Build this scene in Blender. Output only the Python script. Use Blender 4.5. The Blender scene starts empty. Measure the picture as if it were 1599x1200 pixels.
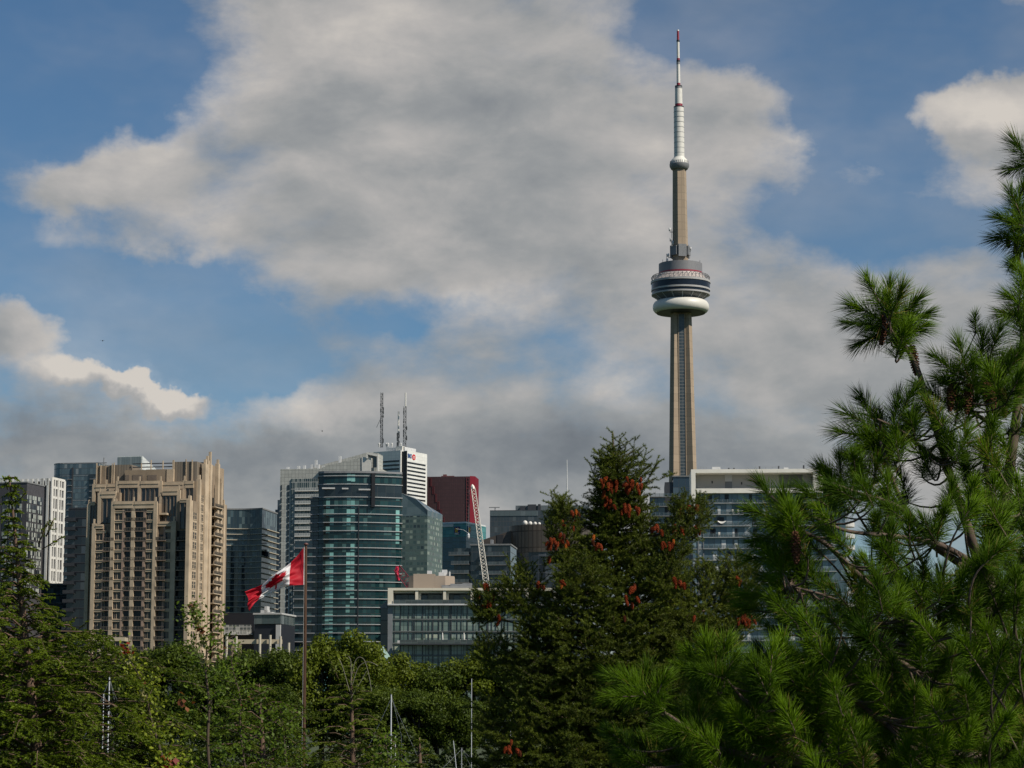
import bpy, math, random
import numpy as np
from mathutils import Vector, Euler, Matrix
from math import radians as R, sin, cos, pi

random.seed(7)
rng = np.random.default_rng(7)
scene = bpy.context.scene
col = scene.collection

# ------------------------------------------------------------------ camera
CZ = 8.0
F = 3600.0
PITCH = math.atan(520 / F)
SP, CP = sin(PITCH), cos(PITCH)
cd = bpy.data.cameras.new('camera')
cam = bpy.data.objects.new('camera', cd)
col.objects.link(cam)
cam.location = (0, 0, CZ)
cam.rotation_euler = (pi / 2 + PITCH, 0, 0)
cd.sensor_width = 36
cd.lens = F / 1599 * 36
cd.clip_start = 0.1
cd.clip_end = 30000
scene.camera = cam

# ------------------------------------------------------------------ sun, sky, exposure
SUN_AZ = R(122)
SUN_EL = R(43)
SUN = Vector((sin(SUN_AZ) * cos(SUN_EL), cos(SUN_AZ) * cos(SUN_EL), sin(SUN_EL)))
sd = bpy.data.lights.new('sun', 'SUN')
sd.energy = 5.0
sd.angle = R(0.5)
sd.color = (1.0, 0.92, 0.8)
so = bpy.data.objects.new('sun', sd)
col.objects.link(so)
so.location = (60, -60, 200)
so.rotation_euler = (-SUN).to_track_quat('-Z', 'Y').to_euler()
scene.view_settings.view_transform = 'Standard'
scene.view_settings.look = 'None'
scene.view_settings.exposure = 0.0
scene.view_settings.gamma = 1.0
scene.cycles.max_bounces = 5
scene.cycles.diffuse_bounces = 3
scene.cycles.glossy_bounces = 2
scene.cycles.transmission_bounces = 3
scene.cycles.caustics_reflective = False
scene.cycles.caustics_refractive = False


def azel(px, py):
    u, v = (px - 799.5) / F, (600 - py) / F
    d = Vector((u, CP - v * SP, SP + v * CP)).normalized()
    return math.atan2(d.x, d.y), math.asin(d.z)


class NT:
    """short-hand for a node tree"""
    def __init__(s, tree):
        s.t = tree
        s.n = tree.nodes
        s.l = tree.links

    def set(s, sock, v):
        if v is None:
            return
        if hasattr(v, 'is_linked') or isinstance(v, bpy.types.NodeSocket):
            s.l.new(v, sock)
        else:
            sock.default_value = v

    def math(s, op, a, b=None, c=None, clamp=False):
        n = s.n.new('ShaderNodeMath')
        n.operation = op
        n.use_clamp = clamp
        s.set(n.inputs[0], a)
        s.set(n.inputs[1], b)
        s.set(n.inputs[2], c)
        return n.outputs[0]

    def vmath(s, op, a, b=None):
        n = s.n.new('ShaderNodeVectorMath')
        n.operation = op
        s.set(n.inputs[0], a)
        s.set(n.inputs[1], b)
        return n.outputs['Value'] if op in ('LENGTH', 'DOT_PRODUCT', 'DISTANCE') else n.outputs[0]

    def comb(s, x, y, z=0.0):
        n = s.n.new('ShaderNodeCombineXYZ')
        s.set(n.inputs[0], x)
        s.set(n.inputs[1], y)
        s.set(n.inputs[2], z)
        return n.outputs[0]

    def sep(s, v):
        n = s.n.new('ShaderNodeSeparateXYZ')
        s.set(n.inputs[0], v)
        return n.outputs

    def noise(s, v, scale, detail=4, rough=0.55, dist=0.0, color=False):
        n = s.n.new('ShaderNodeTexNoise')
        if v is not None:
            s.set(n.inputs['Vector'], v)
        n.inputs['Scale'].default_value = scale
        n.inputs['Detail'].default_value = detail
        n.inputs['Roughness'].default_value = rough
        n.inputs['Distortion'].default_value = dist
        return n.outputs['Color'] if color else n.outputs[0]

    def white(s, v):
        n = s.n.new('ShaderNodeTexWhiteNoise')
        n.noise_dimensions = '3D'
        s.set(n.inputs['Vector'], v)
        return n.outputs['Value']

    def mix(s, f, a, b):
        n = s.n.new('ShaderNodeMix')
        n.data_type = 'RGBA'
        s.set(n.inputs[0], f)
        s.set(n.inputs[6], a)
        s.set(n.inputs[7], b)
        return n.outputs[2]

    def maprange(s, v, a, b, c=0.0, d=1.0, kind='SMOOTHSTEP'):
        n = s.n.new('ShaderNodeMapRange')
        n.interpolation_type = kind
        s.set(n.inputs[0], v)
        for i, x in enumerate((a, b, c, d)):
            s.set(n.inputs[1 + i], x)
        return n.outputs[0]

    def ramp(s, f, stops, kind='LINEAR'):
        n = s.n.new('ShaderNodeValToRGB')
        n.color_ramp.interpolation = kind
        e = n.color_ramp.elements
        while len(e) < len(stops):
            e.new(0.5)
        for k, (p, c) in enumerate(stops):
            e[k].position = p
            e[k].color = (*c, 1)
        s.set(n.inputs[0], f)
        return n.outputs[0]


def build_world():
    w = bpy.data.worlds.new('World')
    scene.world = w
    w.use_nodes = True
    w.cycles.sampling_method = 'MANUAL'
    w.cycles.sample_map_resolution = 256
    w.node_tree.nodes.clear()
    t = NT(w.node_tree)
    tc = t.n.new('ShaderNodeTexCoord').outputs['Generated']
    sky = t.n.new('ShaderNodeTexSky')
    sky.sky_type = 'NISHITA'
    sky.sun_disc = False
    sky.sun_elevation = SUN_EL
    sky.sun_rotation = SUN_AZ
    sky.altitude = 100
    sky.air_density = 1.0
    sky.dust_density = 0.6
    sky.ozone_density = 2.0
    x, y, z = t.sep(tc)
    az = t.math('ARCTAN2', x, y)
    el = t.math('ARCSINE', z)
    p0 = t.comb(az, el, 0.0)
    # drifting, billowing edges: warp the lookup with noise of the direction
    wn1 = t.vmath('SUBTRACT', t.noise(tc, 9.0, 5, 0.6, color=True), (0.5, 0.5, 0.5))
    wn2 = t.vmath('SUBTRACT', t.noise(tc, 34.0, 5, 0.62, color=True), (0.5, 0.5, 0.5))
    warp = t.vmath('ADD', t.vmath('MULTIPLY', wn1, (0.085, 0.05, 0.0)), t.vmath('MULTIPLY', wn2, (0.03, 0.022, 0.0)))
    p = t.vmath('ADD', p0, warp)

    def blob(px, py, rx, ry, soft=0.15, src=None):
        a, e = azel(px, py)
        d = t.vmath('SUBTRACT', src or p, (a, e, 0))
        d = t.vmath('MULTIPLY', d, (F / rx, F / ry, 0))
        return t.maprange(t.vmath('LENGTH', d), 1.35, soft)

    stretched = t.vmath('MULTIPLY', tc, (1.0, 1.0, 1.9))
    n_big = t.noise(stretched, 3.4, 6, 0.55, 0.3)
    n_mid = t.noise(stretched, 14.0, 8, 0.6, 0.3)
    n_fine = t.noise(stretched, 46.0, 6, 0.6, 0.2)

    def puffs(v):
        """heaped round billows at three sizes"""
        v = t.vmath('ADD', v, t.vmath('MULTIPLY', t.vmath('SUBTRACT', t.noise(v, 20.0, 4, 0.6, color=True), (0.5, 0.5, 0.5)), (0.05, 0.05, 0.05)))
        tot = None
        for sc, a in ((10.0, 0.6), (26.0, 0.34)):
            n = t.n.new('ShaderNodeTexVoronoi')
            n.feature = 'F1'
            t.set(n.inputs['Vector'], v)
            n.inputs['Scale'].default_value = sc
            k = t.math('MULTIPLY', t.math('SUBTRACT', 0.5, n.outputs['Distance']), a)
            tot = k if tot is None else t.math('ADD', tot, k)
        return tot
    puff = puffs(stretched)
    dens = t.math('MULTIPLY_ADD', t.math('SUBTRACT', n_big, 0.5), 0.6, 0.60)
    dens = t.math('MULTIPLY_ADD', t.math('SUBTRACT', n_mid, 0.5), 0.85, dens)
    dens = t.math('MULTIPLY_ADD', t.math('SUBTRACT', n_fine, 0.5), 0.5, dens)
    dens = t.math('MULTIPLY_ADD', puff, 0.6, dens)
    # the bank of cloud lies ahead over the city; overhead and behind the sky is mostly clear
    dens = t.math('ADD', dens, t.maprange(y, -0.1, 0.75, -0.42, 0.0))
    # (centre px, centre py, radii, weight): open blue patches are negative, cloud banks positive
    for (px, py, rx, ry, wgt) in [
        (90, 130, 290, 165, -1.0), (-80, 400, 240, 110, -0.55), (300, 500, 210, 100, -0.85), (650, 490, 100, 44, -0.5), (70, 450, 150, 60, -0.3),
        (250, 575, 330, 62, -0.6), (1240, 40, 270, 80, -0.85), (1340, 200, 150, 150, -0.85), (1480, 60, 260, 80, -0.7),
        (1330, 345, 210, 62, -0.42), (1600, 330, 140, 60, -0.3),
        (620, 150, 400, 250, 0.5), (200, 275, 190, 70, 0.75), (330, 370, 150, 50, 0.3), (1120, 170, 130, 110, 0.45),
        (600, 748, 1100, 92, 0.65), (700, 620, 300, 70, 0.3), (40, 545, 115, 52, 0.85), (140, 607, 95, 28, 1.1), (262, 622, 72, 20, 1.2), (330, 590, 150, 22, -0.5), (180, 400, 170, 40, 0.25), (100, 300, 140, 50, 0.4),
        (1560, 180, 150, 70, 1.2), (1300, 268, 130, 36, 0.3), (900, 420, 420, 160, 0.35), (1400, 560, 420, 130, 0.35),
    ]:
        dens = t.math('MULTIPLY_ADD', blob(px, py, rx, ry), wgt, dens)
    mask = t.maprange(dens, 0.16, 0.96)
    veil = t.math('MULTIPLY', t.maprange(t.noise(stretched, 5.0, 5, 0.6), 0.36, 0.70), t.maprange(y, 0.2, 0.8, 0.0, 0.32))
    mask = t.math('MAXIMUM', mask, veil)
    # lit side against shaded side: compare the billows with the billows one step sunwards
    off = (0.055 * SUN.x, 0.055 * SUN.y, 0.12 * SUN.z)
    sh1 = t.noise(t.vmath('ADD', stretched, off), 14.0, 8, 0.6, 0.3)
    relief = t.math('SUBTRACT', n_mid, sh1)
    off2 = (0.012 * SUN.x, 0.012 * SUN.y, 0.03 * SUN.z)
    relief = t.math('MULTIPLY_ADD', t.math('SUBTRACT', puff, puffs(t.vmath('ADD', stretched, off2))), 0.65, relief)
    shade = t.math('MULTIPLY_ADD', relief, 0.66, 0.585)
    shade = t.math('MULTIPLY_ADD', t.math('SUBTRACT', n_fine, 0.5), 0.10, shade)
    shade = t.math('MULTIPLY_ADD', t.math('SUBTRACT', t.noise(stretched, 6.0, 5, 0.6), 0.5), 0.5, shade)
    thin = t.maprange(dens, 0.5, 1.1)           # thick middles are greyer than thin sunny rims
    shade = t.math('MULTIPLY_ADD', thin, -0.10, t.math('ADD', shade, 0.1))
    for (px, py, rx, ry, wgt) in [
        (290, 200, 105, 60, 0.3), (450, 90, 300, 90, 0.12), (190, 290, 160, 60, 0.2), (330, 370, 110, 40, 0.16), (700, 60, 260, 80, 0.12),
        (520, 300, 220, 120, -0.05), (860, 210, 160, 110, -0.03), (90, 540, 110, 60, 0.25), (140, 603, 90, 26, 0.5),
        (262, 618, 66, 16, 0.55), (800, 490, 90, 50, 0.26), (980, 590, 110, 50, 0.2), (470, 635, 130, 40, 0.14),
        (150, 690, 380, 50, -0.24), (550, 720, 500, 60, -0.2), (1000, 720, 420, 60, -0.16), (780, 640, 240, 50, -0.12),
        (1540, 170, 130, 45, 0.3), (1560, 240, 130, 40, -0.05), (1190, 120, 70, 50, 0.12), (1250, 640, 300, 110, -0.1),
        (240, 430, 150, 40, -0.22), (1300, 265, 100, 30, 0.05),
    ]:
        shade = t.math('MULTIPLY_ADD', blob(px, py, rx, ry), wgt, shade)
    ccol = t.ramp(shade, [(0.0, (0.135, 0.150, 0.170)), (0.3, (0.225, 0.240, 0.255)), (0.52, (0.325, 0.332, 0.332)),
                          (0.75, (0.47, 0.45, 0.43)), (1.0, (0.66, 0.61, 0.55))])
    bg1 = t.n.new('ShaderNodeBackground')
    skyc = t.mix(1.0, sky.outputs[0], (0.70, 0.94, 1.10, 1))
    skyc.node.blend_type = 'MULTIPLY'
    t.set(bg1.inputs[0], skyc)
    bg1.inputs[1].default_value = 0.066
    bg2 = t.n.new('ShaderNodeBackground')
    t.set(bg2.inputs[0], ccol)
    bg2.inputs[1].default_value = 1.0
    ms = t.n.new('ShaderNodeMixShader')
    t.set(ms.inputs[0], t.math('MULTIPLY', mask, 0.95))
    t.l.new(bg1.outputs[0], ms.inputs[1])
    t.l.new(bg2.outputs[0], ms.inputs[2])
    out = t.n.new('ShaderNodeOutputWorld')
    t.l.new(ms.outputs[0], out.inputs[0])


build_world()

# ------------------------------------------------------------------ helpers: materials
MATS = {}


def new_mat(name):
    m = bpy.data.materials.new(name)
    m.use_nodes = True
    t = NT(m.node_tree)
    return m, t, m.node_tree.nodes['Principled BSDF']


def plain(name, c, rough=0.6, var=0.18, scale=0.6, metal=0.0, spec=0.5, detail=5):
    """one real colour with uneven weathering over it"""
    if name in MATS:
        return MATS[name]
    m, t, b = new_mat(name)
    tc = t.n.new('ShaderNodeTexCoord').outputs['Object']
    n = t.noise(tc, scale, detail, 0.6)
    lo = tuple(x * (1 - var) for x in c)
    hi = tuple(min(1, x * (1 + var)) for x in c)
    t.set(b.inputs['Base Color'], t.ramp(n, [(0.3, lo), (0.7, hi)]))
    b.inputs['Roughness'].default_value = rough
    b.inputs['Metallic'].default_value = metal
    b.inputs['Specular IOR Level'].default_value = spec
    MATS[name] = m
    return m


def pane(name, cw, ch, stops, mull=0.06, mullc=(0.03, 0.035, 0.04), rough=0.12, colbias=0.0, lit=None, hm=0.0, sub=0.0, spec=0.6, tilt=0.012, alpha=None):
    """glazing in metres: every pane its own tint, thin mullions, panes tilted by a hair so that they mirror differently"""
    if name in MATS:
        return MATS[name]
    m, t, b = new_mat(name)
    uv = t.n.new('ShaderNodeTexCoord').outputs['UV']
    u, v, _ = t.sep(uv)
    cu, cv = t.math('DIVIDE', u, cw), t.math('DIVIDE', v, ch)
    fu, fv = t.math('FLOOR', cu), t.math('FLOOR', cv)
    cell = t.comb(fu, fv, 3.7)
    wn = t.white(cell)
    wcol = t.white(t.comb(fu, 11.0, 0.5))
    f = t.math('MULTIPLY_ADD', t.math('SUBTRACT', wcol, 0.5), colbias, wn)
    c = t.ramp(f, stops, 'CONSTANT')
    if lit:                                     # pale blinds: some columns of flats have them, and of those some storeys
        thr_c, thr_n, lc = lit
        w2 = t.white(t.comb(fu, fv, 9.1))
        k = t.math('MULTIPLY', t.math('GREATER_THAN', wcol, thr_c), t.math('GREATER_THAN', w2, thr_n))
        dim = t.mix(t.white(t.comb(fu, fv, 5.5)), (lc[0] * .45, lc[1] * .45, lc[2] * .45, 1), (*lc, 1))
        fr = t.math('FRACT', cv)
        k = t.math('MULTIPLY', k, t.math('GREATER_THAN', fr, t.math('MULTIPLY', w2, 0.3)))
        c = t.mix(k, c, dim)
    g = t.noise(uv, 0.35, 3)
    c = t.mix(t.math('MULTIPLY', g, 0.35), c, (0.02, 0.03, 0.035, 1))
    fm = t.math('LESS_THAN', t.math('FRACT', cu), mull / cw)
    if hm:
        fm = t.math('MAXIMUM', fm, t.math('LESS_THAN', t.math('FRACT', cv), hm / ch))
    if sub:
        fm = t.math('MAXIMUM', fm, t.math('LESS_THAN', t.math('ABSOLUTE', t.math('SUBTRACT', t.math('FRACT', cu), sub)), 0.5 * mull / cw))
    t.set(b.inputs['Base Color'], t.mix(fm, c, (*mullc, 1)))
    t.set(b.inputs['Roughness'], t.math('MULTIPLY_ADD', fm, 0.4, rough))
    b.inputs['Specular IOR Level'].default_value = spec
    if alpha:
        t.set(b.inputs['Alpha'], t.math('MAXIMUM', fm, alpha))
    geo = t.n.new('ShaderNodeNewGeometry').outputs['Normal']
    wob = t.n.new('ShaderNodeTexWhiteNoise')
    wob.noise_dimensions = '3D'
    t.set(wob.inputs['Vector'], cell)
    w3 = t.vmath('MULTIPLY', t.vmath('SUBTRACT', wob.outputs['Color'], (0.5, 0.5, 0.5)), (tilt * 2,) * 3)
    t.set(b.inputs['Normal'], t.vmath('NORMALIZE', t.vmath('ADD', geo, w3)))
    MATS[name] = m
    return m


def tiled(name, c, tw, th, joint=0.08, jc=None, rough=0.6, var=0.1):
    """cladding panels with joints, in metres of UV"""
    if name in MATS:
        return MATS[name]
    m, t, b = new_mat(name)
    uv = t.n.new('ShaderNodeTexCoord').outputs['UV']
    u, v, _ = t.sep(uv)
    cu, cv = t.math('DIVIDE', u, tw), t.math('DIVIDE', v, th)
    w = t.white(t.comb(t.math('FLOOR', cu), t.math('FLOOR', cv), 1.3))
    lo, hi = tuple(x * (1 - var) for x in c), tuple(min(1, x * (1 + var)) for x in c)
    base = t.mix(w, (*lo, 1), (*hi, 1))
    base = t.mix(t.math('MULTIPLY', t.noise(uv, 0.15, 5), 0.3), base, (c[0] * .6, c[1] * .6, c[2] * .6, 1))
    j = t.math('MAXIMUM', t.math('LESS_THAN', t.math('FRACT', cu), joint / tw), t.math('LESS_THAN', t.math('FRACT', cv), joint / th))
    jc = jc or tuple(x * 0.45 for x in c)
    t.set(b.inputs['Base Color'], t.mix(j, base, (*jc, 1)))
    b.inputs['Roughness'].default_value = rough
    MATS[name] = m
    return m


def leafy(name, c1, c2, trans=0.3, scale=0.5, rough=0.5, spec=0.3, c3=None):
    """foliage: per-leaf tint from the mesh's 'tint' attribute, clump tint from noise, some light passing through"""
    if name in MATS:
        return MATS[name]
    m, t, b = new_mat(name)
    a = t.n.new('ShaderNodeAttribute')
    a.attribute_name = 'tint'
    tc = t.n.new('ShaderNodeTexCoord').outputs['Object']
    n = t.noise(tc, scale, 3)
    f = t.math('MULTIPLY_ADD', a.outputs['Fac'], 0.6, t.math('MULTIPLY', t.maprange(n, 0.3, 0.7, kind='LINEAR'), 0.4))
    stops = [(0.0, c1), (0.85, c2)]
    if c3:
        stops.append((0.97, c3))
    c = t.ramp(f, stops)
    t.set(b.inputs['Base Color'], c)
    b.inputs['Roughness'].default_value = rough
    b.inputs['Specular IOR Level'].default_value = spec
    tr = t.n.new('ShaderNodeBsdfTranslucent')
    t.set(tr.inputs[0], t.mix(0.5, c, (c2[0] * 1.3, c2[1] * 1.3, c2[2] * 0.6, 1)))
    ms = t.n.new('ShaderNodeMixShader')
    ms.inputs[0].default_value = trans
    t.l.new(b.outputs[0], ms.inputs[1])
    t.l.new(tr.outputs[0], ms.inputs[2])
    t.l.new(ms.outputs[0], t.n['Material Output'].inputs[0])
    MATS[name] = m
    return m


# ------------------------------------------------------------------ helpers: meshes
class MB:
    def __init__(s):
        s.v, s.f, s.uv, s.mi = [], [], [], []

    def face(s, pts, uvs=None, mi=0):
        k = len(s.v)
        s.v += [tuple(p) for p in pts]
        s.f.append(list(range(k, k + len(pts))))
        if uvs is None:
            a, b2, c = Vector(pts[0]), Vector(pts[1]), Vector(pts[-1])
            n = (b2 - a).cross(c - a)
            if n.length > 0:
                n.normalize()
            if abs(n.z) > 0.8:
                uvs = [(p[0], p[1]) for p in pts]
            else:
                tg = Vector((-n.y, n.x, 0)).normalized()
                uvs = [(tg.x * p[0] + tg.y * p[1], p[2]) for p in pts]
        if s.uv is not None:
            s.uv += uvs
        s.mi.append(mi)

    def box(s, x0, x1, y0, y1, z0, z1, mi=0, faces='xXyYzZ'):
        if x1 < x0: x0, x1 = x1, x0
        if y1 < y0: y0, y1 = y1, y0
        if z1 < z0: z0, z1 = z1, z0
        if 'y' in faces: s.face([(x0, y0, z0), (x1, y0, z0), (x1, y0, z1), (x0, y0, z1)], mi=mi)
        if 'X' in faces: s.face([(x1, y0, z0), (x1, y1, z0), (x1, y1, z1), (x1, y0, z1)], mi=mi)
        if 'Y' in faces: s.face([(x1, y1, z0), (x0, y1, z0), (x0, y1, z1), (x1, y1, z1)], mi=mi)
        if 'x' in faces: s.face([(x0, y1, z0), (x0, y0, z0), (x0, y0, z1), (x0, y1, z1)], mi=mi)
        if 'Z' in faces: s.face([(x0, y0, z1), (x1, y0, z1), (x1, y1, z1), (x0, y1, z1)], mi=mi)
        if 'z' in faces: s.face([(x0, y1, z0), (x1, y1, z0), (x1, y0, z0), (x0, y0, z0)], mi=mi)
        return s

    def prism(s, poly, z0, z1, mi=0, mtop=None, caps=True):
        """poly counter-clockwise from above; z1 may be a list (sloping top)"""
        n = len(poly)
        zt = z1 if isinstance(z1, (list, tuple)) else [z1] * n
        acc = 0.0
        for i in range(n):
            a, b = poly[i], poly[(i + 1) % n]
            L = math.hypot(b[0] - a[0], b[1] - a[1])
            j = (i + 1) % n
            s.face([(a[0], a[1], z0), (b[0], b[1], z0), (b[0], b[1], zt[j]), (a[0], a[1], zt[i])],
                   [(acc, z0), (acc + L, z0), (acc + L, zt[j]), (acc, zt[i])], mi)
            acc += L
        if caps:
            s.face([(p[0], p[1], zt[i]) for i, p in enumerate(poly)], [(p[0], p[1]) for p in poly], mi if mtop is None else mtop)
            s.face([(p[0], p[1], z0) for p in reversed(poly)], [(p[0], p[1]) for p in reversed(poly)], mi)
        return s

    def tube(s, pts, radii, n=6, mi=0):
        pts = [Vector(p) for p in pts]
        if not isinstance(radii, (list, tuple)):
            radii = [radii] * len(pts)
        rings = []
        for i, p in enumerate(pts):
            d = (pts[min(i + 1, len(pts) - 1)] - pts[max(i - 1, 0)])
            if d.length < 1e-9:
                d = Vector((0, 0, 1))
            d.normalize()
            a = d.cross(Vector((0.31, 0.2, 0.93)) if abs(d.z) < 0.9 else Vector((1, 0.1, 0))).normalized()
            b = d.cross(a)
            k0 = len(s.v)
            for k in range(n):
                t = 2 * pi * k / n
                s.v.append(tuple(p + radii[i] * (cos(t) * a + sin(t) * b)))
            rings.append(k0)
        for i in range(len(pts) - 1):
            for k in range(n):
                k2 = (k + 1) % n
                s.f.append([rings[i] + k, rings[i] + k2, rings[i + 1] + k2, rings[i + 1] + k])
                s.mi.append(mi)
        s.f.append([rings[0] + k for k in reversed(range(n))]); s.mi.append(mi)
        s.f.append([rings[-1] + k for k in range(n)]); s.mi.append(mi)
        s.uv = None
        return s

    def lathe(s, prof, n=48, mi=0, cx=0.0, cy=0.0):
        """prof: list of (r, z) from bottom to top"""
        base = len(s.v)
        for r, z in prof:
            for k in range(n):
                t = 2 * pi * k / n
                s.v.append((cx + r * cos(t), cy + r * sin(t), z))
        for i in range(len(prof) - 1):
            for k in range(n):
                k2 = (k + 1) % n
                s.f.append([base + i * n + k, base + i * n + k2, base + (i + 1) * n + k2, base + (i + 1) * n + k])
                s.mi.append(mi)
        s.f.append([base + k for k in reversed(range(n))]); s.mi.append(mi)
        s.f.append([base + (len(prof) - 1) * n + k for k in range(n)]); s.mi.append(mi)
        s.uv = None
        return s

    def mesh(s, name, mats):
        me = bpy.data.meshes.new(name)
        me.from_pydata(s.v, [], s.f)
        if not isinstance(mats, (list, tuple)):
            mats = [mats]
        for m in mats:
            me.materials.append(m)
        if s.uv and len(s.uv) == len(s.v):
            ul = me.uv_layers.new(name='UVMap')
            idx = [i for f in s.f for i in f]
            flat = np.array([s.uv[i] for i in idx], dtype=np.float32).ravel()
            ul.data.foreach_set('uv', flat)
        me.polygons.foreach_set('material_index', s.mi)
        me.update()
        return me

    def obj(s, name, mats, parent=None, smooth=False, loc=None):
        me = s.mesh(name, mats)
        if smooth:
            me.shade_smooth()
        return put(name, me, parent, loc)


def put(name, me, parent=None, loc=None):
    o = bpy.data.objects.new(name, me)
    col.objects.link(o)
    if parent:
        o.parent = parent
    if loc:
        o.location = loc
    return o


def tag(o, label=None, cat=None, group=None, kind=None):
    if label: o['label'] = label
    if cat: o['category'] = cat
    if group: o['group'] = group
    if kind: o['kind'] = kind
    return o


def thing(name, label, cat, loc=(0, 0, 0), rz=0.0, group=None):
    o = bpy.data.objects.new(name, None)
    col.objects.link(o)
    o.location = loc
    o.rotation_euler = (0, 0, rz)
    o.empty_display_size = 0.5
    return tag(o, label, cat, group)


def np_mesh(name, V, Fc, mats, tint=None, midx=None):
    """V (N,3), Fc (M,k) -> mesh; tint: one value per vertex"""
    me = bpy.data.meshes.new(name)
    M, k = Fc.shape
    me.vertices.add(len(V))
    me.vertices.foreach_set('co', np.ascontiguousarray(V, dtype=np.float32).ravel())
    me.loops.add(M * k)
    me.loops.foreach_set('vertex_index', np.ascontiguousarray(Fc, dtype=np.int32).ravel())
    me.polygons.add(M)
    me.polygons.foreach_set('loop_start', np.arange(0, M * k, k, dtype=np.int32))
    if midx is not None:
        me.polygons.foreach_set('material_index', midx.astype(np.int32))
    for m in (mats if isinstance(mats, (list, tuple)) else [mats]):
        me.materials.append(m)
    if tint is not None:
        at = me.attributes.new('tint', 'FLOAT', 'POINT')
        at.data.foreach_set('value', np.ascontiguousarray(tint, dtype=np.float32))
    me.update()
    me.validate()
    return me


def P(px, py, Y):
    """the point at world depth Y that the photograph shows at this pixel"""
    u, v = (px - 799.5) / F, (600 - py) / F
    dy = CP - v * SP
    s = Y / dy
    return Vector((u * s, Y, CZ + (SP + v * CP) * s))


def ground_h(y):
    if y <= 4: return 6.3
    if y < 75:
        t = (y - 4) / 71
        return 6.3 - 4.9 * (t * t * (3 - 2 * t)) ** 0.8
    return 1.4


class Bld:
    """a building: an Empty on the ground under its front right corner; local x runs along the front, y goes into the block"""
    def __init__(s, name, label, px, py, Y, rot=-9.0, cat='building', group=None, z=1.2):
        c = P(px, py, Y)
        s.r = R(rot)
        s.o = thing(name, label, cat, (c.x, c.y, z), s.r, group)
        s.c = Vector((c.x, c.y, z))
        s.ca, s.sa = cos(s.r), sin(s.r)

    def ray(s, px, py):
        u, v = (px - 799.5) / F, (600 - py) / F
        d = Vector((u, CP - v * SP, SP + v * CP))
        o = Vector((0, 0, CZ)) - s.c
        tl = lambda w: Vector((s.ca * w.x + s.sa * w.y, -s.sa * w.x + s.ca * w.y, w.z))
        return tl(o), tl(d)

    def F(s, px, py, y=0.0):
        """front plane at local depth y: -> (x, z)"""
        o, d = s.ray(px, py)
        t = (y - o.y) / d.y
        return o.x + t * d.x, o.z + t * d.z

    def S(s, px, py, x=0.0):
        """side plane at local x: -> (y, z)"""
        o, d = s.ray(px, py)
        t = (x - o.x) / d.x
        return o.y + t * d.y, o.z + t * d.z

    def X(s, px, py=900, y=0.0): return s.F(px, py, y)[0]
    def Z(s, px, py, y=0.0): return s.F(px, py, y)[1]


def offset_poly(poly, d):
    out = []
    n = len(poly)
    for i in range(n):
        p0, p1, p2 = Vector(poly[i - 1]), Vector(poly[i]), Vector(poly[(i + 1) % n])
        e1, e2 = (p1 - p0).normalized(), (p2 - p1).normalized()
        n1, n2 = Vector((e1.y, -e1.x)), Vector((e2.y, -e2.x))
        m = (n1 + n2)
        m = m / max(0.3, m.length_squared / 2) if m.length > 1e-6 else n1
        out.append((p1.x + m.x * d, p1.y + m.y * d))
    return out


def floors(z_top, step, z_min):
    zs = []
    z = z_top
    while z > z_min:
        zs.append(z)
        z -= step
    return zs


def slab_body(b, poly, z0, z1, fh, glass, slab_m, out=0.35, th=0.3, roof_m=None, name='glass_wall', slab_name='floor_slab', zmin=8):
    """a block of glazed storeys: the glass skin, one slab edge per storey (each a part), a roof"""
    MB().prism(poly, z0, z1).obj(name, [glass], b.o)
    me = MB().prism(offset_poly(poly, out), -th / 2, th / 2).mesh(slab_name, [slab_m])
    for z in floors(z1 - fh, fh, zmin):
        put(slab_name, me, b.o, (0, 0, z))
    if roof_m:
        MB().prism(offset_poly(poly, out * 0.8), z1 + 0.002, z1 + 0.5).obj('roof', [roof_m], b.o)


def arc(cx, cy, rx, ry, a0, a1, n):
    return [(cx + rx * cos(R(a0 + (a1 - a0) * k / n)), cy + ry * sin(R(a0 + (a1 - a0) * k / n))) for k in range(n + 1)]


def text_mesh(s, size, name, m, parent, loc, rot):
    cu = bpy.data.curves.new(name, 'FONT')
    cu.body = s
    cu.size = size
    cu.extrude = 0.08
    cu.align_x = 'CENTER'
    cu.align_y = 'CENTER'
    cu.offset = size * 0.012
    cu.materials.append(m)
    o = bpy.data.objects.new(name, cu)
    col.objects.link(o)
    o.parent = parent
    o.location = loc
    o.rotation_euler = rot
    bpy.context.view_layer.update()
    me = bpy.data.meshes.new_from_object(o)
    me.name = name
    bpy.data.objects.remove(o)
    o = put(name, me, parent, loc)
    o.rotation_euler = rot
    return o

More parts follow.
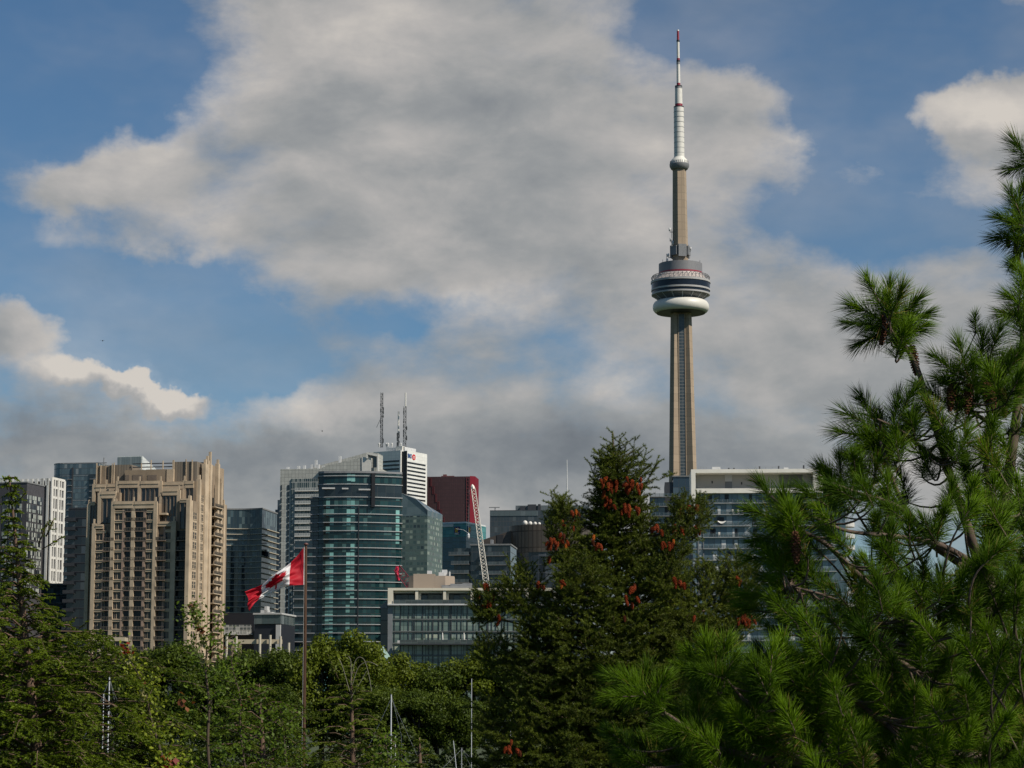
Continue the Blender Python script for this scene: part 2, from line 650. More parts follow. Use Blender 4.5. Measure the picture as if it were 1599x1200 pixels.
# ------------------------------------------------------------------ ground, water
def build_ground():
    ys = [-3000, -400, -60, -20, 0, 4] + list(np.linspace(8, 75, 14)) + [100, 122, 126, 130, 300, 306, 310, 400, 700, 1500, 4000, 12000]
    xs = [-9000, -2500, -800, -300, -120] + list(np.linspace(-60, 60, 13)) + [120, 300, 800, 2500, 9000]
    V = [(x, y, (-1.5 if 126 < y < 308 else ground_h(y))) for y in ys for x in xs]
    nx = len(xs)
    Fc = [[j * nx + i, j * nx + i + 1, (j + 1) * nx + i + 1, (j + 1) * nx + i] for j in range(len(ys) - 1) for i in range(nx - 1)]
    m, t, b = new_mat('turf')
    tc = t.n.new('ShaderNodeTexCoord').outputs['Object']
    n = t.noise(tc, 0.06, 6)
    n2 = t.noise(tc, 3.0, 6)
    t.set(b.inputs['Base Color'], t.mix(n2, t.ramp(n, [(0.35, (0.028, 0.05, 0.012)), (0.7, (0.06, 0.085, 0.025))]), (0.03, 0.04, 0.015, 1)))
    b.inputs['Roughness'].default_value = 0.9
    me = np_mesh('ground', np.array(V), np.array(Fc), m)
    tag(put('ground', me), kind='structure')
    m, t, b = new_mat('harbour_water')
    b.inputs['Base Color'].default_value = (0.012, 0.03, 0.035, 1)
    b.inputs['Roughness'].default_value = 0.08
    bp = t.n.new('ShaderNodeBump')
    bp.inputs['Strength'].default_value = 0.25
    t.set(bp.inputs['Height'], t.noise(t.n.new('ShaderNodeTexCoord').outputs['Object'], 0.8, 4))
    t.l.new(bp.outputs[0], b.inputs['Normal'])
    w = MB()
    w.face([(-2500, 124, 0), (2500, 124, 0), (2500, 309, 0), (-2500, 309, 0)])
    tag(w.obj('water', [m]), kind='structure')


build_ground()

# ------------------------------------------------------------------ shared building materials
M_DARK = plain('dark_cladding', (0.035, 0.037, 0.042), 0.5)
M_WHITE = plain('white_paint', (0.62, 0.60, 0.55), 0.5, 0.08)
M_WSLAB = plain('pale_slab_edge', (0.42, 0.42, 0.41), 0.6, 0.1)
M_GSLAB = plain('grey_slab_edge', (0.16, 0.165, 0.165), 0.7, 0.15)
M_GREY = plain('grey_metal', (0.20, 0.205, 0.21), 0.5, 0.15)
M_LIGHT = plain('light_metal', (0.55, 0.55, 0.54), 0.4, 0.1)
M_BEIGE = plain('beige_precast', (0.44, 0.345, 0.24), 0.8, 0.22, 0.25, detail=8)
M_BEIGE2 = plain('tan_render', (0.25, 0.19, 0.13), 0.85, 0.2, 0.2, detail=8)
M_BRONZE = plain('bronze_panel', (0.16, 0.125, 0.095), 0.6, 0.15, 0.4)
M_PINK = plain('pink_precast', (0.29, 0.205, 0.155), 0.8, 0.12, 0.3)
M_DGLASS = pane('dark_glass', 1.3, 3.0, [(0, (0.012, 0.016, 0.02)), (0.5, (0.02, 0.026, 0.03)), (0.85, (0.04, 0.05, 0.055))], 0.08, (0.05, 0.045, 0.04), 0.1)
M_CONC = tiled('tower_concrete', (0.33, 0.255, 0.18), 60, 6.0, 0.5, (0.25, 0.195, 0.14), 0.85, 0.07)
M_RED = plain('red_paint', (0.24, 0.012, 0.03), 0.5, 0.1)
M_BLACK = plain('black_paint', (0.012, 0.012, 0.014), 0.5)
M_STEEL = plain('galvanised_steel', (0.35, 0.36, 0.37), 0.4, 0.15, metal=0.3)


# ------------------------------------------------------------------ the communications tower
def build_tower():
    Y = 1800.0
    cx = P(1063.2, 480, Y).x
    g0 = 1.2
    t = thing('communications_tower', 'tall tapering concrete communications tower with white ring pod and red-banded antenna', 'tower', (cx, Y, g0))
    zt = lambda py: P(1063, py, Y).z - g0
    w = lambda px, py=450: px * (Y / (CP - (600 - py) / F * SP)) / F

    def hexa(r, ph=0.0):
        return [(r * cos(R(60 * k + ph)), r * sin(R(60 * k + ph))) for k in range(6)]

    def loft(rings):
        mb = MB()
        for (pa, za), (pb, zb) in zip(rings, rings[1:]):
            n = len(pa)
            for i in range(n):
                j = (i + 1) % n
                mb.face([(*pa[i], za), (*pa[j], za), (*pb[j], zb), (*pb[i], zb)])
        mb.face([(*p, rings[-1][1]) for p in rings[-1][0]])
        return mb

    ztop = zt(489)
    hs = [0, 30, 70, 120, 170, 220, 270, ztop]
    rl = lambda z: 8.0 + 3.4 * (max(0, ztop - z) / 160.0) ** 1.0 + 11.0 * max(0, (120 - z) / 120.0) ** 2
    loft([(hexa(4.9 + 0.004 * (ztop - z), 0), z) for z in hs]).obj('core_shaft', [M_CONC], t)
    for ang in (210, 330, 90):
        d, e = (cos(R(ang)), sin(R(ang))), (-sin(R(ang)), cos(R(ang)))
        rings = []
        for z in hs:
            r, th = rl(z), 2.7 + 0.0035 * (ztop - z)
            rings.append(([(d[0] * 2 - e[0] * th * 1.2, d[1] * 2 - e[1] * th * 1.2), (d[0] * r - e[0] * th, d[1] * r - e[1] * th),
                           (d[0] * r + e[0] * th, d[1] * r + e[1] * th), (d[0] * 2 + e[0] * th * 1.2, d[1] * 2 + e[1] * th * 1.2)], z))
        loft(rings).obj('leg', [M_CONC], t)
    el_m = pane('elevator_glass', 4.4, 2.6, [(0, (0.04, 0.055, 0.065)), (0.5, (0.055, 0.07, 0.08))], 0.2, (0.10, 0.11, 0.115), 0.3, hm=0.8)
    MB().box(-2.2, 2.2, -5.6, -4.0, 20, ztop - 2).obj('elevator_shaft', [el_m], t)
    for sx in (-2.55, 2.55):
        MB().box(sx - 0.3, sx + 0.3, -6.0, -4.2, 20, ztop - 2).obj('guide_rail', [M_CONC], t)

    def lat(prof, name, m, n=64, smooth=True, parent=t):
        o = MB().lathe([(w(r, y), zt(y)) for r, y in prof], n).obj(name, [m], parent, smooth)
        if smooth:
            o.data.set_sharp_from_angle(angle=R(35))
        return o

    radm = plain('radome_white', (0.62, 0.60, 0.54), 0.45, 0.08, 0.08)
    lat([(20, 489), (36, 489.5), (40.5, 488), (43.3, 484.5), (44, 480.5), (43.3, 476), (41, 472.5), (37.5, 470.5), (30, 470)], 'radome_ring', radm, 80)
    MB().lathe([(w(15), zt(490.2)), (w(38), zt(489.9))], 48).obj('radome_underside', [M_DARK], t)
    pod = lat([(30, 471), (32, 470), (43.5, 462.2), (44, 461.5)], 'pod_soffit', plain('pod_grey', (0.12, 0.12, 0.125), 0.5), 64)
    for k in range(16):
        a = 2 * pi * k / 16
        MB().tube([(w(32.6) * cos(a), w(32.6) * sin(a), zt(470)), (w(44.2) * cos(a), w(44.2) * sin(a), zt(462))], 0.28, 4).obj('soffit_rib', [M_LIGHT], pod)
    podg = plain('pod_window_glass', (0.010, 0.014, 0.022), 0.2, 0.3, 0.3, spec=0.35)
    podw = plain('pod_pale_metal', (0.34, 0.335, 0.325), 0.5, 0.1, 0.1)
    for (y0, y1, r, nm, m) in [(462, 459.6, 45.6, 'pod_ledge', podw), (459.6, 455.5, 44.6, 'window_band', podg), (455.5, 452.8, 46.0, 'pod_ledge', podw),
                               (452.8, 443.6, 45.6, 'window_band', podg), (443.6, 440.5, 46.6, 'pod_ledge', podw)]:
        lat([(r, y0), (r, y1)], nm, m, 72)
    lat([(44.5, 440.5), (43, 440), (38, 434.5), (34.5, 429.5)], 'pod_roof', plain('pod_roof_metal', (0.50, 0.44, 0.40), 0.45, 0.2, 0.3, metal=0.2), 64)
    lat([(34.6, 429.5), (34.6, 427)], 'red_band', M_RED, 64)
    lat([(34.0, 427), (33.8, 413)], 'pod_drum', plain('drum_grey', (0.17, 0.17, 0.178), 0.55, 0.08), 64)
    ew = MB()
    for k in range(40):
        a = 2 * pi * k / 40
        q = lambda r, y: (w(r) * cos(a), w(r) * sin(a), zt(y))
        ew.tube([q(36, 432.5), q(43.5, 431.6), q(45.5, 434), q(44.5, 440)], 0.22, 4)
    for rr, yy in ((43.5, 431.6), (45.6, 435)):
        ew.tube([(w(rr) * cos(2 * pi * k / 60), w(rr) * sin(2 * pi * k / 60), zt(yy)) for k in range(61)], 0.2, 4)
    ew.obj('walkway_rail', [M_GREY], t)
    # shaft above the pod
    hexr = lambda py: (5.55 + 0.9 * (py - 262) / 150)
    up = [(hexa(hexr(py), -110), zt(py)) for py in (414, 360, 310, 262)]
    loft(up).obj('upper_shaft', [M_CONC], t)
    for k in range(6):
        a = R(-80 + 60 * k)
        d, e = Vector((cos(a), sin(a), 0)), Vector((-sin(a), cos(a), 0))
        r = 6.0
        mb = MB()
        c = d * r
        pts = [c - e * 3.2 + d * 0.0, c - e * 3.2 + d * 1.6, c + e * 3.2 + d * 1.6, c + e * 3.2]
        mb.prism([(p.x, p.y) for p in pts], zt(400 if k % 2 else 403), zt(386 if k % 2 else 384))
        mb.obj('antenna_panel', [plain('antenna_grey', (0.17, 0.175, 0.18), 0.6)], t)
    for (px, y0, y1, r) in [(-15, 378, 373, 0.8), (-16.5, 362, 357, 0.7), (-19.5, 402, 397, 0.9), (-21, 410, 405, 0.8), (16, 392, 387, 0.5), (-12, 384, 377, 0.9)]:
        MB().lathe([(r, zt(y0)), (r * 1.1, zt((y0 + y1) / 2)), (r, zt(y1))], 10, cx=w(px), cy=-2.0).obj('dish_antenna', [M_LIGHT], t, True)
        MB().tube([(w(px), -2, zt(y0 + 1.5)), (w(px) * 0.6, -2, zt(y0 + 1.5))], 0.3, 4).obj('antenna_bracket', [M_GREY], t)
    for (px, y0, y1) in [(-14, 400, 360), (-22, 413, 398), (13, 404, 384), (20, 413, 409), (30, 413, 408), (-28, 413, 407), (-10, 413, 404)]:
        MB().tube([(w(px), -3.5, zt(y0)), (w(px), -3.5, zt(y1))], 0.22, 4).obj('whip_antenna', [M_GREY], t)
    lat([(11.2, 266), (13, 264.8), (15.2, 261), (15.4, 257.2), (14.6, 256.4)], 'sky_pod_base', plain('skypod_grey', (0.17, 0.175, 0.18), 0.5), 48)
    lat([(14.4, 256.4), (14.0, 253.5), (12.2, 250.2), (9.2, 247.4), (8.6, 246)], 'sky_pod_dome', radm, 48)
    for k in range(30):
        a = 2 * pi * k / 30
        MB().tube([(w(14.6) * cos(a), w(14.6) * sin(a), zt(257)), (w(14.1) * cos(a), w(14.1) * sin(a), zt(252.5))], 0.25, 4).obj('dome_rib', [M_GREY], t)
    segs = [(8.2, 7.9, 247, 168.5, M_WHITE), (8.1, 8.1, 168.5, 167, M_BLACK), (5.9, 5.9, 167, 163, M_RED), (6.0, 5.7, 163, 139, M_WHITE), (5.8, 5.8, 139, 136.5, M_GREY),
            (5.8, 5.8, 136.5, 134.5, M_BLACK), (2.9, 2.9, 134.5, 130.3, M_RED), (2.9, 2.7, 130.3, 101, M_WHITE), (2.9, 2.9, 101, 97.5, M_GREY), (2.9, 2.9, 97.5, 94.5, M_BLACK),
            (2.5, 2.5, 94.5, 91.5, M_RED), (2.3, 2.2, 91.5, 66, M_WHITE), (2.5, 2.5, 66, 63, M_BLACK), (1.9, 1.8, 63, 49, M_RED), (1.9, 1.7, 49, 47, M_WHITE)]
    for r0, r1, y0, y1, m in segs:
        MB().lathe([(w(r0), zt(y0)), (w(r1), zt(y1))], 20).obj('antenna_section', [m], t, True).data.set_sharp_from_angle(angle=R(40))
    for k in range(9):
        y = 240 - k * 8
        MB().lathe([(w(8.25), zt(y)), (w(8.25), zt(y - 0.55))], 20).obj('section_joint', [M_GREY], t)


build_tower()


# ------------------------------------------------------------------ beige stepped apartment tower
def build_beige():
    b = Bld('apartment_tower', 'beige stepped apartment tower with tall piers and rows of balconies', 295.5, 1000, 705, -10)
    q = lambda x, y: (x / 3.3333, y / 3.3333 + 700)      # from a 3.33x enlargement of the photograph
    FH = 3.03
    glass = pane('condo_window', 0.62, 3.03, [(0, (0.02, 0.022, 0.025)), (0.55, (0.035, 0.038, 0.04)), (0.8, (0.07, 0.066, 0.06))], 0.09, (0.30, 0.25, 0.19), 0.15, hm=0.1, spec=0.25)
    finm = pane('fin_glass', 1.15, 6.0, [(0, (0.016, 0.018, 0.022)), (0.6, (0.03, 0.033, 0.036))], 0.2, (0.20, 0.17, 0.13), 0.15)
    backm = pane('balcony_glass', 1.5, 3.03, [(0, (0.012, 0.013, 0.016)), (0.6, (0.025, 0.026, 0.028)), (0.9, (0.05, 0.046, 0.043))], 0.1, (0.07, 0.058, 0.045), 0.15, hm=0.1, spec=0.25)
    rail = pane('balcony_rail_glass', 0.9, 1.0, [(0, (0.035, 0.036, 0.035)), (0.5, (0.055, 0.055, 0.052))], 0.08, (0.15, 0.125, 0.095), 0.35, hm=0.1, spec=0.2, alpha=0.55)
    z_base = 1.0
    zf0 = b.F(*q(650, 1000), 0)[1]
    z_seen = b.F(*q(650, 1130), 0)[1]             # storeys below the tree line carry no detail of their own
    floor_z = [z for z in (zf0 + FH * (k - 12) for k in range(40)) if z > z_seen]

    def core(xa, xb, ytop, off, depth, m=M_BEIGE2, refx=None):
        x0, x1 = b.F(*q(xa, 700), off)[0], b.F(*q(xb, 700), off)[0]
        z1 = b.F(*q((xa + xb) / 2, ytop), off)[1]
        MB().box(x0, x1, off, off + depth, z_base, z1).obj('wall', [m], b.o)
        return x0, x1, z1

    def pier(x, ytop, off, wd=1.0, dp=0.45, fin=1.4, m=M_BEIGE, ybot=None):
        X0, Z0 = b.F(*q(x, ytop), off)
        zb = z_base if ybot is None else b.F(*q(x, ybot), off)[1]
        mb = MB().box(X0 - wd / 2, X0 + wd / 2, off - dp, off + 0.3, zb, Z0 - fin)
        mb.box(X0 - wd * 0.22, X0 + wd * 0.22, off - dp * 0.8, off + 0.0, Z0 - fin + 0.003, Z0)
        mb.box(X0 - wd * 0.75, X0 - wd * 0.5 + 0.05, off - dp * 0.55, off + 0.2, zb, Z0 - fin * 1.6)
        mb.obj('pier', [m], b.o)

    def beam(xa, xb, y, off, h=2.2, dp=0.5):
        x0, Z = b.F(*q(xa, y), off)
        x1 = b.F(*q(xb, y), off)[0]
        MB().box(x0, x1, off - dp, off + 0.2, Z - h, Z).box(x0, x1, off - dp - 0.15, off, Z - h * 0.45, Z - h * 0.3).obj('cornice_beam', [M_BEIGE], b.o)

    def winbay(xa, xb, ytop, off, ybot=1120):
        x0, zt = b.F(*q(xa, ytop), off)
        x1, zb = b.F(*q(xb, ybot), off)
        W = x1 - x0
        sp = MB().box(0, W, -0.25, 0.2, -0.42, 0.38).box(0.1, W - 0.1, -0.4, -0.25, 0.15, 0.3).mesh('spandrel', [M_BEIGE])
        wm = MB()
        wm.box(0.05, W - 0.05, 0.1, 0.22, 0.383, FH - 0.423)
        me = wm.mesh('window', [glass])
        fr = MB()
        for k in range(4):
            xx = 0.07 + (W - 0.14) * k / 3
            fr.box(xx - 0.04, xx + 0.04, 0.02, 0.099, 0.5, FH - 0.5)
        fr.box(0.03, W - 0.03, 0.0, 0.099, 0.385, 0.498).box(0.03, W - 0.03, 0.0, 0.099, FH - 0.498, FH - 0.425)
        fme = fr.mesh('window_frame', [M_BEIGE])
        for z in floor_z:
            if zb - FH < z < zt - 0.6:
                put('spandrel', sp, b.o, (x0, off, z))
            if zb - FH < z and z + FH - 0.5 < zt + 0.3:
                wo = put('window', me, b.o, (x0, off, z))
                put('window_frame', fme, wo)

    def balbay(xa, xb, ytop, off, ybot=1120, proj=1.2, back=0.25):
        x0, zt = b.F(*q(xa, ytop), off)
        x1, zb = b.F(*q(xb, ybot), off)
        W = x1 - x0
        MB().box(x0, x1, off + back, off + back + 0.1, zb, zt).obj('balcony_glazing', [backm], b.o)
        sl = MB().box(0, W, -proj, back, -0.12, 0.12).mesh('balcony', [M_PINK])
        rm = MB().box(0.03, W - 0.03, -proj - 0.05, -proj, 0.12, 1.12).mesh('railing', [rail])
        for z in floor_z:
            if zb - FH < z < zt - 1.5:
                o = put('balcony', sl, b.o, (x0, off, z))
                put('railing', rm, o)

    def fins(xa, xb, y0, y1, off):
        x0, zt = b.F(*q(xa, y0), off)
        x1, zb = b.F(*q(xb, y1), off)
        MB().box(x0, x1, off - 0.05, off + 0.15, zb, zt).obj('glazed_panel', [finm], b.o)
        n = max(2, int((x1 - x0) / 1.2))
        mb = MB()
        for k in range(n + 1):
            xx = x0 + (x1 - x0) * k / n
            mb.box(xx - 0.09, xx + 0.09, off - 0.35, off - 0.05, zb, zt)
        mb.obj('fin_screen', [M_BRONZE], b.o)

    # stepped volumes from the front to the back
    core(592, 818, 290, 0.6, 20)                     # middle, front-most
    core(492, 594, 395, 1.4, 20)
    core(816, 912, 380, 1.4, 20)
    core(522, 612, 232, 4.1, 18)
    core(843, 940, 215, 4.1, 18)
    core(612, 842, 180, 6.6, 16)
    core(486, 612, 185, 8.6, 14)
    core(842, 1010, 180, 7.1, 16)
    core(462, 500, 292, 5.6, 14)
    # middle bay
    for x in (592, 698, 812): pier(x, 255, 0.0, 1.15)
    for x in (646, 755): pier(x, 300, 0.0, 0.7, 0.33, 0.3, M_PINK)
    beam(597, 694, 278, 0.0); beam(703, 806, 278, 0.0)
    winbay(599, 636, 300, 0.0); winbay(763, 800, 300, 0.0)
    balbay(652, 690, 300, 0.0, proj=0.4); balbay(707, 749, 300, 0.0, proj=0.4)
    # flanking bays
    for x in (492, ): pier(x, 370, 0.8, 1.15)
    pier(908, 357, 0.8, 1.35, 0.6)
    beam(500, 540, 398, 0.8, 1.4); beam(820, 900, 385, 0.8, 1.4)
    winbay(501, 537, 405, 0.8); balbay(545, 584, 440, 0.8)
    winbay(862, 897, 400, 0.8); balbay(816, 855, 450, 0.8)
    pier(541, 400, 0.8, 0.45, 0.3, 0.2, M_PINK); pier(858, 395, 0.8, 0.5, 0.3, 0.2, M_PINK)
    # setback tiers of finned glass
    for x in (522, ): pier(x, 210, 3.5, 1.1, ybot=430)
    pier(604, 240, 3.5, 0.8, ybot=300); pier(933, 195, 3.5, 1.1, ybot=420); pier(838, 230, 3.5, 0.7, ybot=300)
    beam(530, 606, 226, 3.5); beam(848, 928, 211, 3.5)
    fins(534, 606, 248, 390, 3.5); fins(846, 924, 232, 400, 3.5)
    for x in (615, 729, 838): pier(x, 148, 6.0, 1.1, ybot=300)
    beam(622, 722, 172, 6.0); beam(736, 830, 172, 6.0)
    fins(628, 716, 188, 280, 6.0); fins(738, 826, 188, 280, 6.0)
    for x in (492, 556): pier(x, 165, 8.0, 1.0, ybot=300)
    pier(962, 145, 6.5, 1.0, ybot=420)
    beam(500, 552, 190, 8.0); beam(562, 606, 188, 8.0); beam(845, 955, 178, 6.5); beam(966, 1010, 172, 6.5)
    fins(510, 548, 204, 280, 8.0); fins(566, 606, 202, 270, 8.0); fins(850, 950, 190, 300, 6.5); fins(970, 1006, 186, 300, 6.5)
    pier(465, 270, 5.0, 1.0); beam(470, 498, 280, 5.0, 1.2); fins(474, 500, 292, 400, 5.0)
    fins(940, 984, 272, 420, 1.8); beam(938, 984, 264, 1.8, 1.2)
    core(914, 1000, 275, 2.1, 14)
    balbay(920, 976, 430, 1.8, proj=1.2)
    # penthouse boxes on the roof
    def pent(xa, xb, y0, y1, off, depth, m, nm='penthouse_wall'):
        x0, z1 = b.F(*q(xa, y0), off)
        x1, z0 = b.F(*q(xb, y1), off)
        return MB().box(x0, x1, off, off + depth, z0, z1).obj(nm, [m], b.o)
    ribm = tiled('ribbed_screen', (0.20, 0.165, 0.125), 0.9, 30, 0.14, (0.09, 0.075, 0.06))
    pent(500, 548, 92, 185, 10, 8, M_BEIGE2); pent(548, 566, 96, 185, 10.4, 8, ribm, 'roof_screen')
    pent(566, 588, 90, 185, 10, 8, M_BEIGE2); pent(584, 682, 88, 185, 11, 8, ribm, 'roof_screen')
    pent(650, 760, 116, 185, 9.2, 8, M_BEIGE2); pent(760, 868, 112, 185, 9.2, 8, M_BEIGE2)
    pent(868, 902, 110, 185, 9.0, 8, M_BEIGE); pent(900, 1024, 72, 185, 10, 7, ribm, 'roof_screen')
    for xa, xb in ((652, 672), (690, 742), (768, 815)):
        pent(xa, xb, 140, 168, 9.1, 0.2, M_BRONZE, 'louvre_panel')
    for x, y0 in ((503, 78), (524, 88), (584, 80), (594, 76), (905, 62), (968, 58), (968, 60), (1000, 60), (786, 62), (848, 66), (900, 64), (736, 80)):
        X0, Z1 = b.F(*q(x, y0), 9.6)
        MB().box(X0 - 0.15, X0 + 0.15, 9.6, 9.9, b.F(*q(x, 186), 9.6)[1], Z1).obj('roof_post', [M_BEIGE], b.o)
    for y0 in (80, 98):
        xa, Z = b.F(*q(690, y0), 10.5)
        xb = b.F(*q(896, y0), 10.5)[0]
        MB().box(xa, xb, 10.5, 10.8, Z - 0.3, Z).obj('roof_rail', [M_DARK], b.o)
    mx, mz = b.F(*q(541, 50), 10.2)
    MB().tube([(mx, 10.2, mz - 9), (mx, 10.2, mz)], 0.2, 5).box(mx - 2, mx + 1, 10.1, 10.3, mz - 1.8, mz - 1.5).obj('roof_antenna', [M_GREY], b.o)

    # sunlit flank on the right
    Sd = lambda x, y, xo=0.0: b.S(*q(x, y), xo)

    def sbox(xa, xb, y0, y1, xo, d, nm, m):
        ya, z1 = Sd(xa, y0, xo)
        yb, z0 = Sd(xb, y1, xo)
        if y1 >= 1120: z0 = z_base
        return MB().box(xo - d, xo, ya, yb, z0, z1).obj(nm, [m], b.o)
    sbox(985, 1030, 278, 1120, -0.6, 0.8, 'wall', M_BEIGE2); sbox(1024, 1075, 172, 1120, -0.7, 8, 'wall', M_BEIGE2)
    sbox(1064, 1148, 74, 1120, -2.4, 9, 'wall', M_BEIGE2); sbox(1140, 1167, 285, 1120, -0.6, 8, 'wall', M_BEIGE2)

    def spier(x, ytop, wd=1.5, xo=0.0, dp=0.9, fin=1.4, m=M_BEIGE):
        y0, z1 = Sd(x, ytop, xo)
        mb = MB().box(xo - 0.8, xo + dp * 0.4, y0 - wd / 2, y0 + wd / 2, z_base, z1 - fin)
        mb.box(xo - 0.5, xo + dp * 0.2, y0 - wd * 0.25, y0 + wd * 0.25, z1 - fin + 0.003, z1)
        mb.obj('pier', [m], b.o)
    spier(992, 248, 3.2); spier(1040, 140, 1.6, -0.1); spier(1072, 60, 2.6, 0.0); spier(1083, 42, 1.6, -0.3); spier(1097, 20, 2.2, 0.0, fin=4)
    spier(1137, 60, 1.7); spier(1152, 160, 1.3, 0.0); spier(1166, 270, 1.6, 0.0)

    def swin(xa, xb, ytop):
        ya, zt = Sd(xa, ytop, -0.05)
        yb = Sd(xb, ytop, -0.05)[0]
        W = yb - ya
        me = MB().box(-0.6, 0.0, 0, W, 0.6, FH - 0.35).mesh('window', [glass])
        fr = MB()
        for k in range(3):
            yy = 0.1 + (W - 0.2) * k / 2
            fr.box(0.0, 0.1, yy - 0.12, yy + 0.12, 0.6, FH - 0.35)
        fr.box(0.0, 0.16, 0, W, 0.4, 0.6).box(0.0, 0.09, 0.13, W - 0.13, 1.7, 1.8)
        fme = fr.mesh('window_frame', [M_BEIGE])
        sm = MB().box(-0.6, 0.05, -0.1, W + 0.1, -0.35, 0.55).mesh('spandrel', [M_BEIGE])
        for z in floor_z:
            if z + FH < zt + 0.5:
                wo = put('window', me, b.o, (-0.05, ya, z))
                put('window_frame', fme, wo)
                put('spandrel', sm, b.o, (-0.08, ya, z))
    swin(1004, 1026, 285); swin(1042, 1061, 225); swin(1146, 1161, 300)
    ya, zt = Sd(1088, 280, -1.2)
    yb = Sd(1132, 280, -1.2)[0]
    MB().box(-2.39, -2.2, ya, yb, z_base, zt + 2).obj('balcony_glazing', [backm], b.o)
    sl = MB().box(-2.2, 0.9, 0, yb - ya, -0.13, 0.13).mesh('balcony', [M_BEIGE])
    rm = MB().box(0.85, 0.9, 0.05, yb - ya - 0.05, 0.13, 1.15).mesh('railing', [rail])
    for z in floor_z:
        if z < zt:
            o = put('balcony', sl, b.o, (0, ya, z))
            put('railing', rm, o)
    # things on the terraces
    tx, tz = b.F(*q(848, 330), 1.0)
    MB().box(tx - 2.4, tx + 1.2, 1.0, 3.2, tz - 1.0, tz - 0.4).obj('terrace_ledge', [M_BEIGE], b.o)
    return b


B_BEIGE = build_beige()
# ------------------------------------------------------------------ far left: white gridded tower, grey block, round glass tower
def build_left_group():
    # white gridded tower
    b = Bld('gridded_tower', 'dark tower with a sunlit white window grid on its flank', 75, 900, 840, -14)
    x0 = b.X(-40, 800)
    zt = b.Z(75, 747.5)
    yR, _ = b.S(98, 800)
    zb = b.S(98, 912, 0)[1]
    MB().box(x0, 0, 0, yR, 1, zt - 1).obj('wall', [M_DARK], b.o)
    crown = MB()
    for k in range(16):
        xx = -1.5 - k * 2.0
        crown.box(xx - 0.55, xx + 0.55, -0.5, 0.0, zt - 2.6, zt)
    crown.obj('roof_fins', [M_WHITE], b.o)
    for xx in (-0.9, -3.0):
        MB().box(xx - 0.45, xx + 0.45, -0.5, 0, zb, zt).obj('mullion_fin', [M_WHITE], b.o)
    gl = pane('grid_glass', 1.25, 1.9, [(0, (0.012, 0.014, 0.02)), (0.6, (0.03, 0.035, 0.045)), (0.85, (0.16, 0.17, 0.16))], 0.09, (0.1, 0.1, 0.1), 0.12)
    MB().box(0.02, 0.3, 0.1, yR, zb, zt - 0.2).obj('glazing', [gl], b.o)
    for f in (0.0, 0.22, 0.44, 0.5, 0.72, 1.0):
        yy = 0.3 + (yR - 0.6) * f
        wd = 0.75 if f in (0.0, 0.5, 1.0) else 0.32
        MB().box(0.28, 0.75, yy - wd, yy + wd, zb, zt).obj('grid_upright', [M_WHITE], b.o)
    rows = [748, 762, 777.5, 797, 815, 834, 853, 872, 891, 910]
    for k, py in enumerate(rows):
        z = b.S(86, py, 0.5)[1]
        MB().box(0.28, 0.65, 0.1, yR, z - 0.45, z + 0.45).obj('grid_beam', [M_WHITE], b.o)
    gl2 = pane('base_glass', 1.2, 3.0, [(0, (0.03, 0.06, 0.075)), (0.5, (0.06, 0.11, 0.12)), (0.8, (0.12, 0.17, 0.17))], 0.08, (0.05, 0.06, 0.06), 0.1, hm=0.3)
    b2 = Bld('glass_podium', 'low blue glass block under the white gridded tower', 108, 960, 800, -10)
    MB().box(b2.X(40, 950), 0, 0, 18, 1, b2.Z(100, 914)).obj('glass_wall', [gl2], b2.o)
    MB().box(b2.X(40, 950) - 0.3, 0.3, -0.3, 18.3, b2.Z(100, 914) + .003, b2.Z(100, 914) + 0.6).obj('roof', [M_GSLAB], b2.o)
    for k in range(1, 8):
        z = b2.Z(100, 914) - 3.1 * k
        MB().box(b2.X(40, 950) - 0.2, 0.2, -0.25, 18.2, z - 0.15, z + 0.15).obj('floor_slab', [M_GSLAB], b2.o)
    # dark grey block with blinds in front of it
    b = Bld('grey_office_block', 'dark grey block with pale window blinds before the white gridded tower', 38, 900, 770, -14)
    zt = b.Z(38, 754.5)
    yb = b.S(68, 800)[0]
    MB().box(b.X(-60, 800), 0, 0.0, yb, 1, zt).obj('wall', [plain('slate_cladding', (0.055, 0.053, 0.058), 0.6)], b.o)
    MB().box(b.X(-60, 800), 0.2, -0.2, yb + .2, zt + .003, zt + 0.4).obj('roof', [M_GSLAB], b.o)
    wp = pane('blind_window', 0.85, 1.55, [(0, (0.012, 0.015, 0.02)), (0.35, (0.05, 0.055, 0.06)), (0.48, (0.30, 0.33, 0.30)), (0.72, (0.46, 0.48, 0.43))], 0.09, (0.02, 0.02, 0.025), 0.2, hm=0.12)
    for k in range(11):
        py = 775 + k * 14.2
        z1, z0 = b.S(52, py)[1], b.S(52, py + 12.0)[1]
        for (pa, pb) in ((41, 48), (49, 56), (57.5, 65.5)):
            MB().box(0.0, 0.12, b.S(pa, 800)[0], b.S(pb, 800)[0], z0, z1).obj('window', [wp], b.o)
        for (pa, pb) in ((4, 12), (14, 22), (25, 34)):
            MB().box(b.X(pa, 800), b.X(pb, 800), -0.12, 0.0, z0, z1).obj('window', [wp], b.o)
    # round-ended pale glass tower behind
    b = Bld('round_glass_tower', 'pale blue glass tower with a rounded end, behind the beige tower', 150, 900, 1150, -9)
    xl = b.X(76, 760)
    zt = b.Z(110, 724.5)
    wR = -xl
    poly = arc(xl + 7, 9, 7, 9, 180, 270, 8) + [(0, 0), (2, 22), (xl + 7, 22)]
    gm = pane('pale_glass', 1.5, 3.1, [(0, (0.05, 0.075, 0.09)), (0.4, (0.075, 0.105, 0.12)), (0.7, (0.10, 0.135, 0.145)), (0.9, (0.20, 0.22, 0.22))], 0.1, (0.05, 0.065, 0.075), 0.08, colbias=0.5, hm=0.35, spec=0.9)
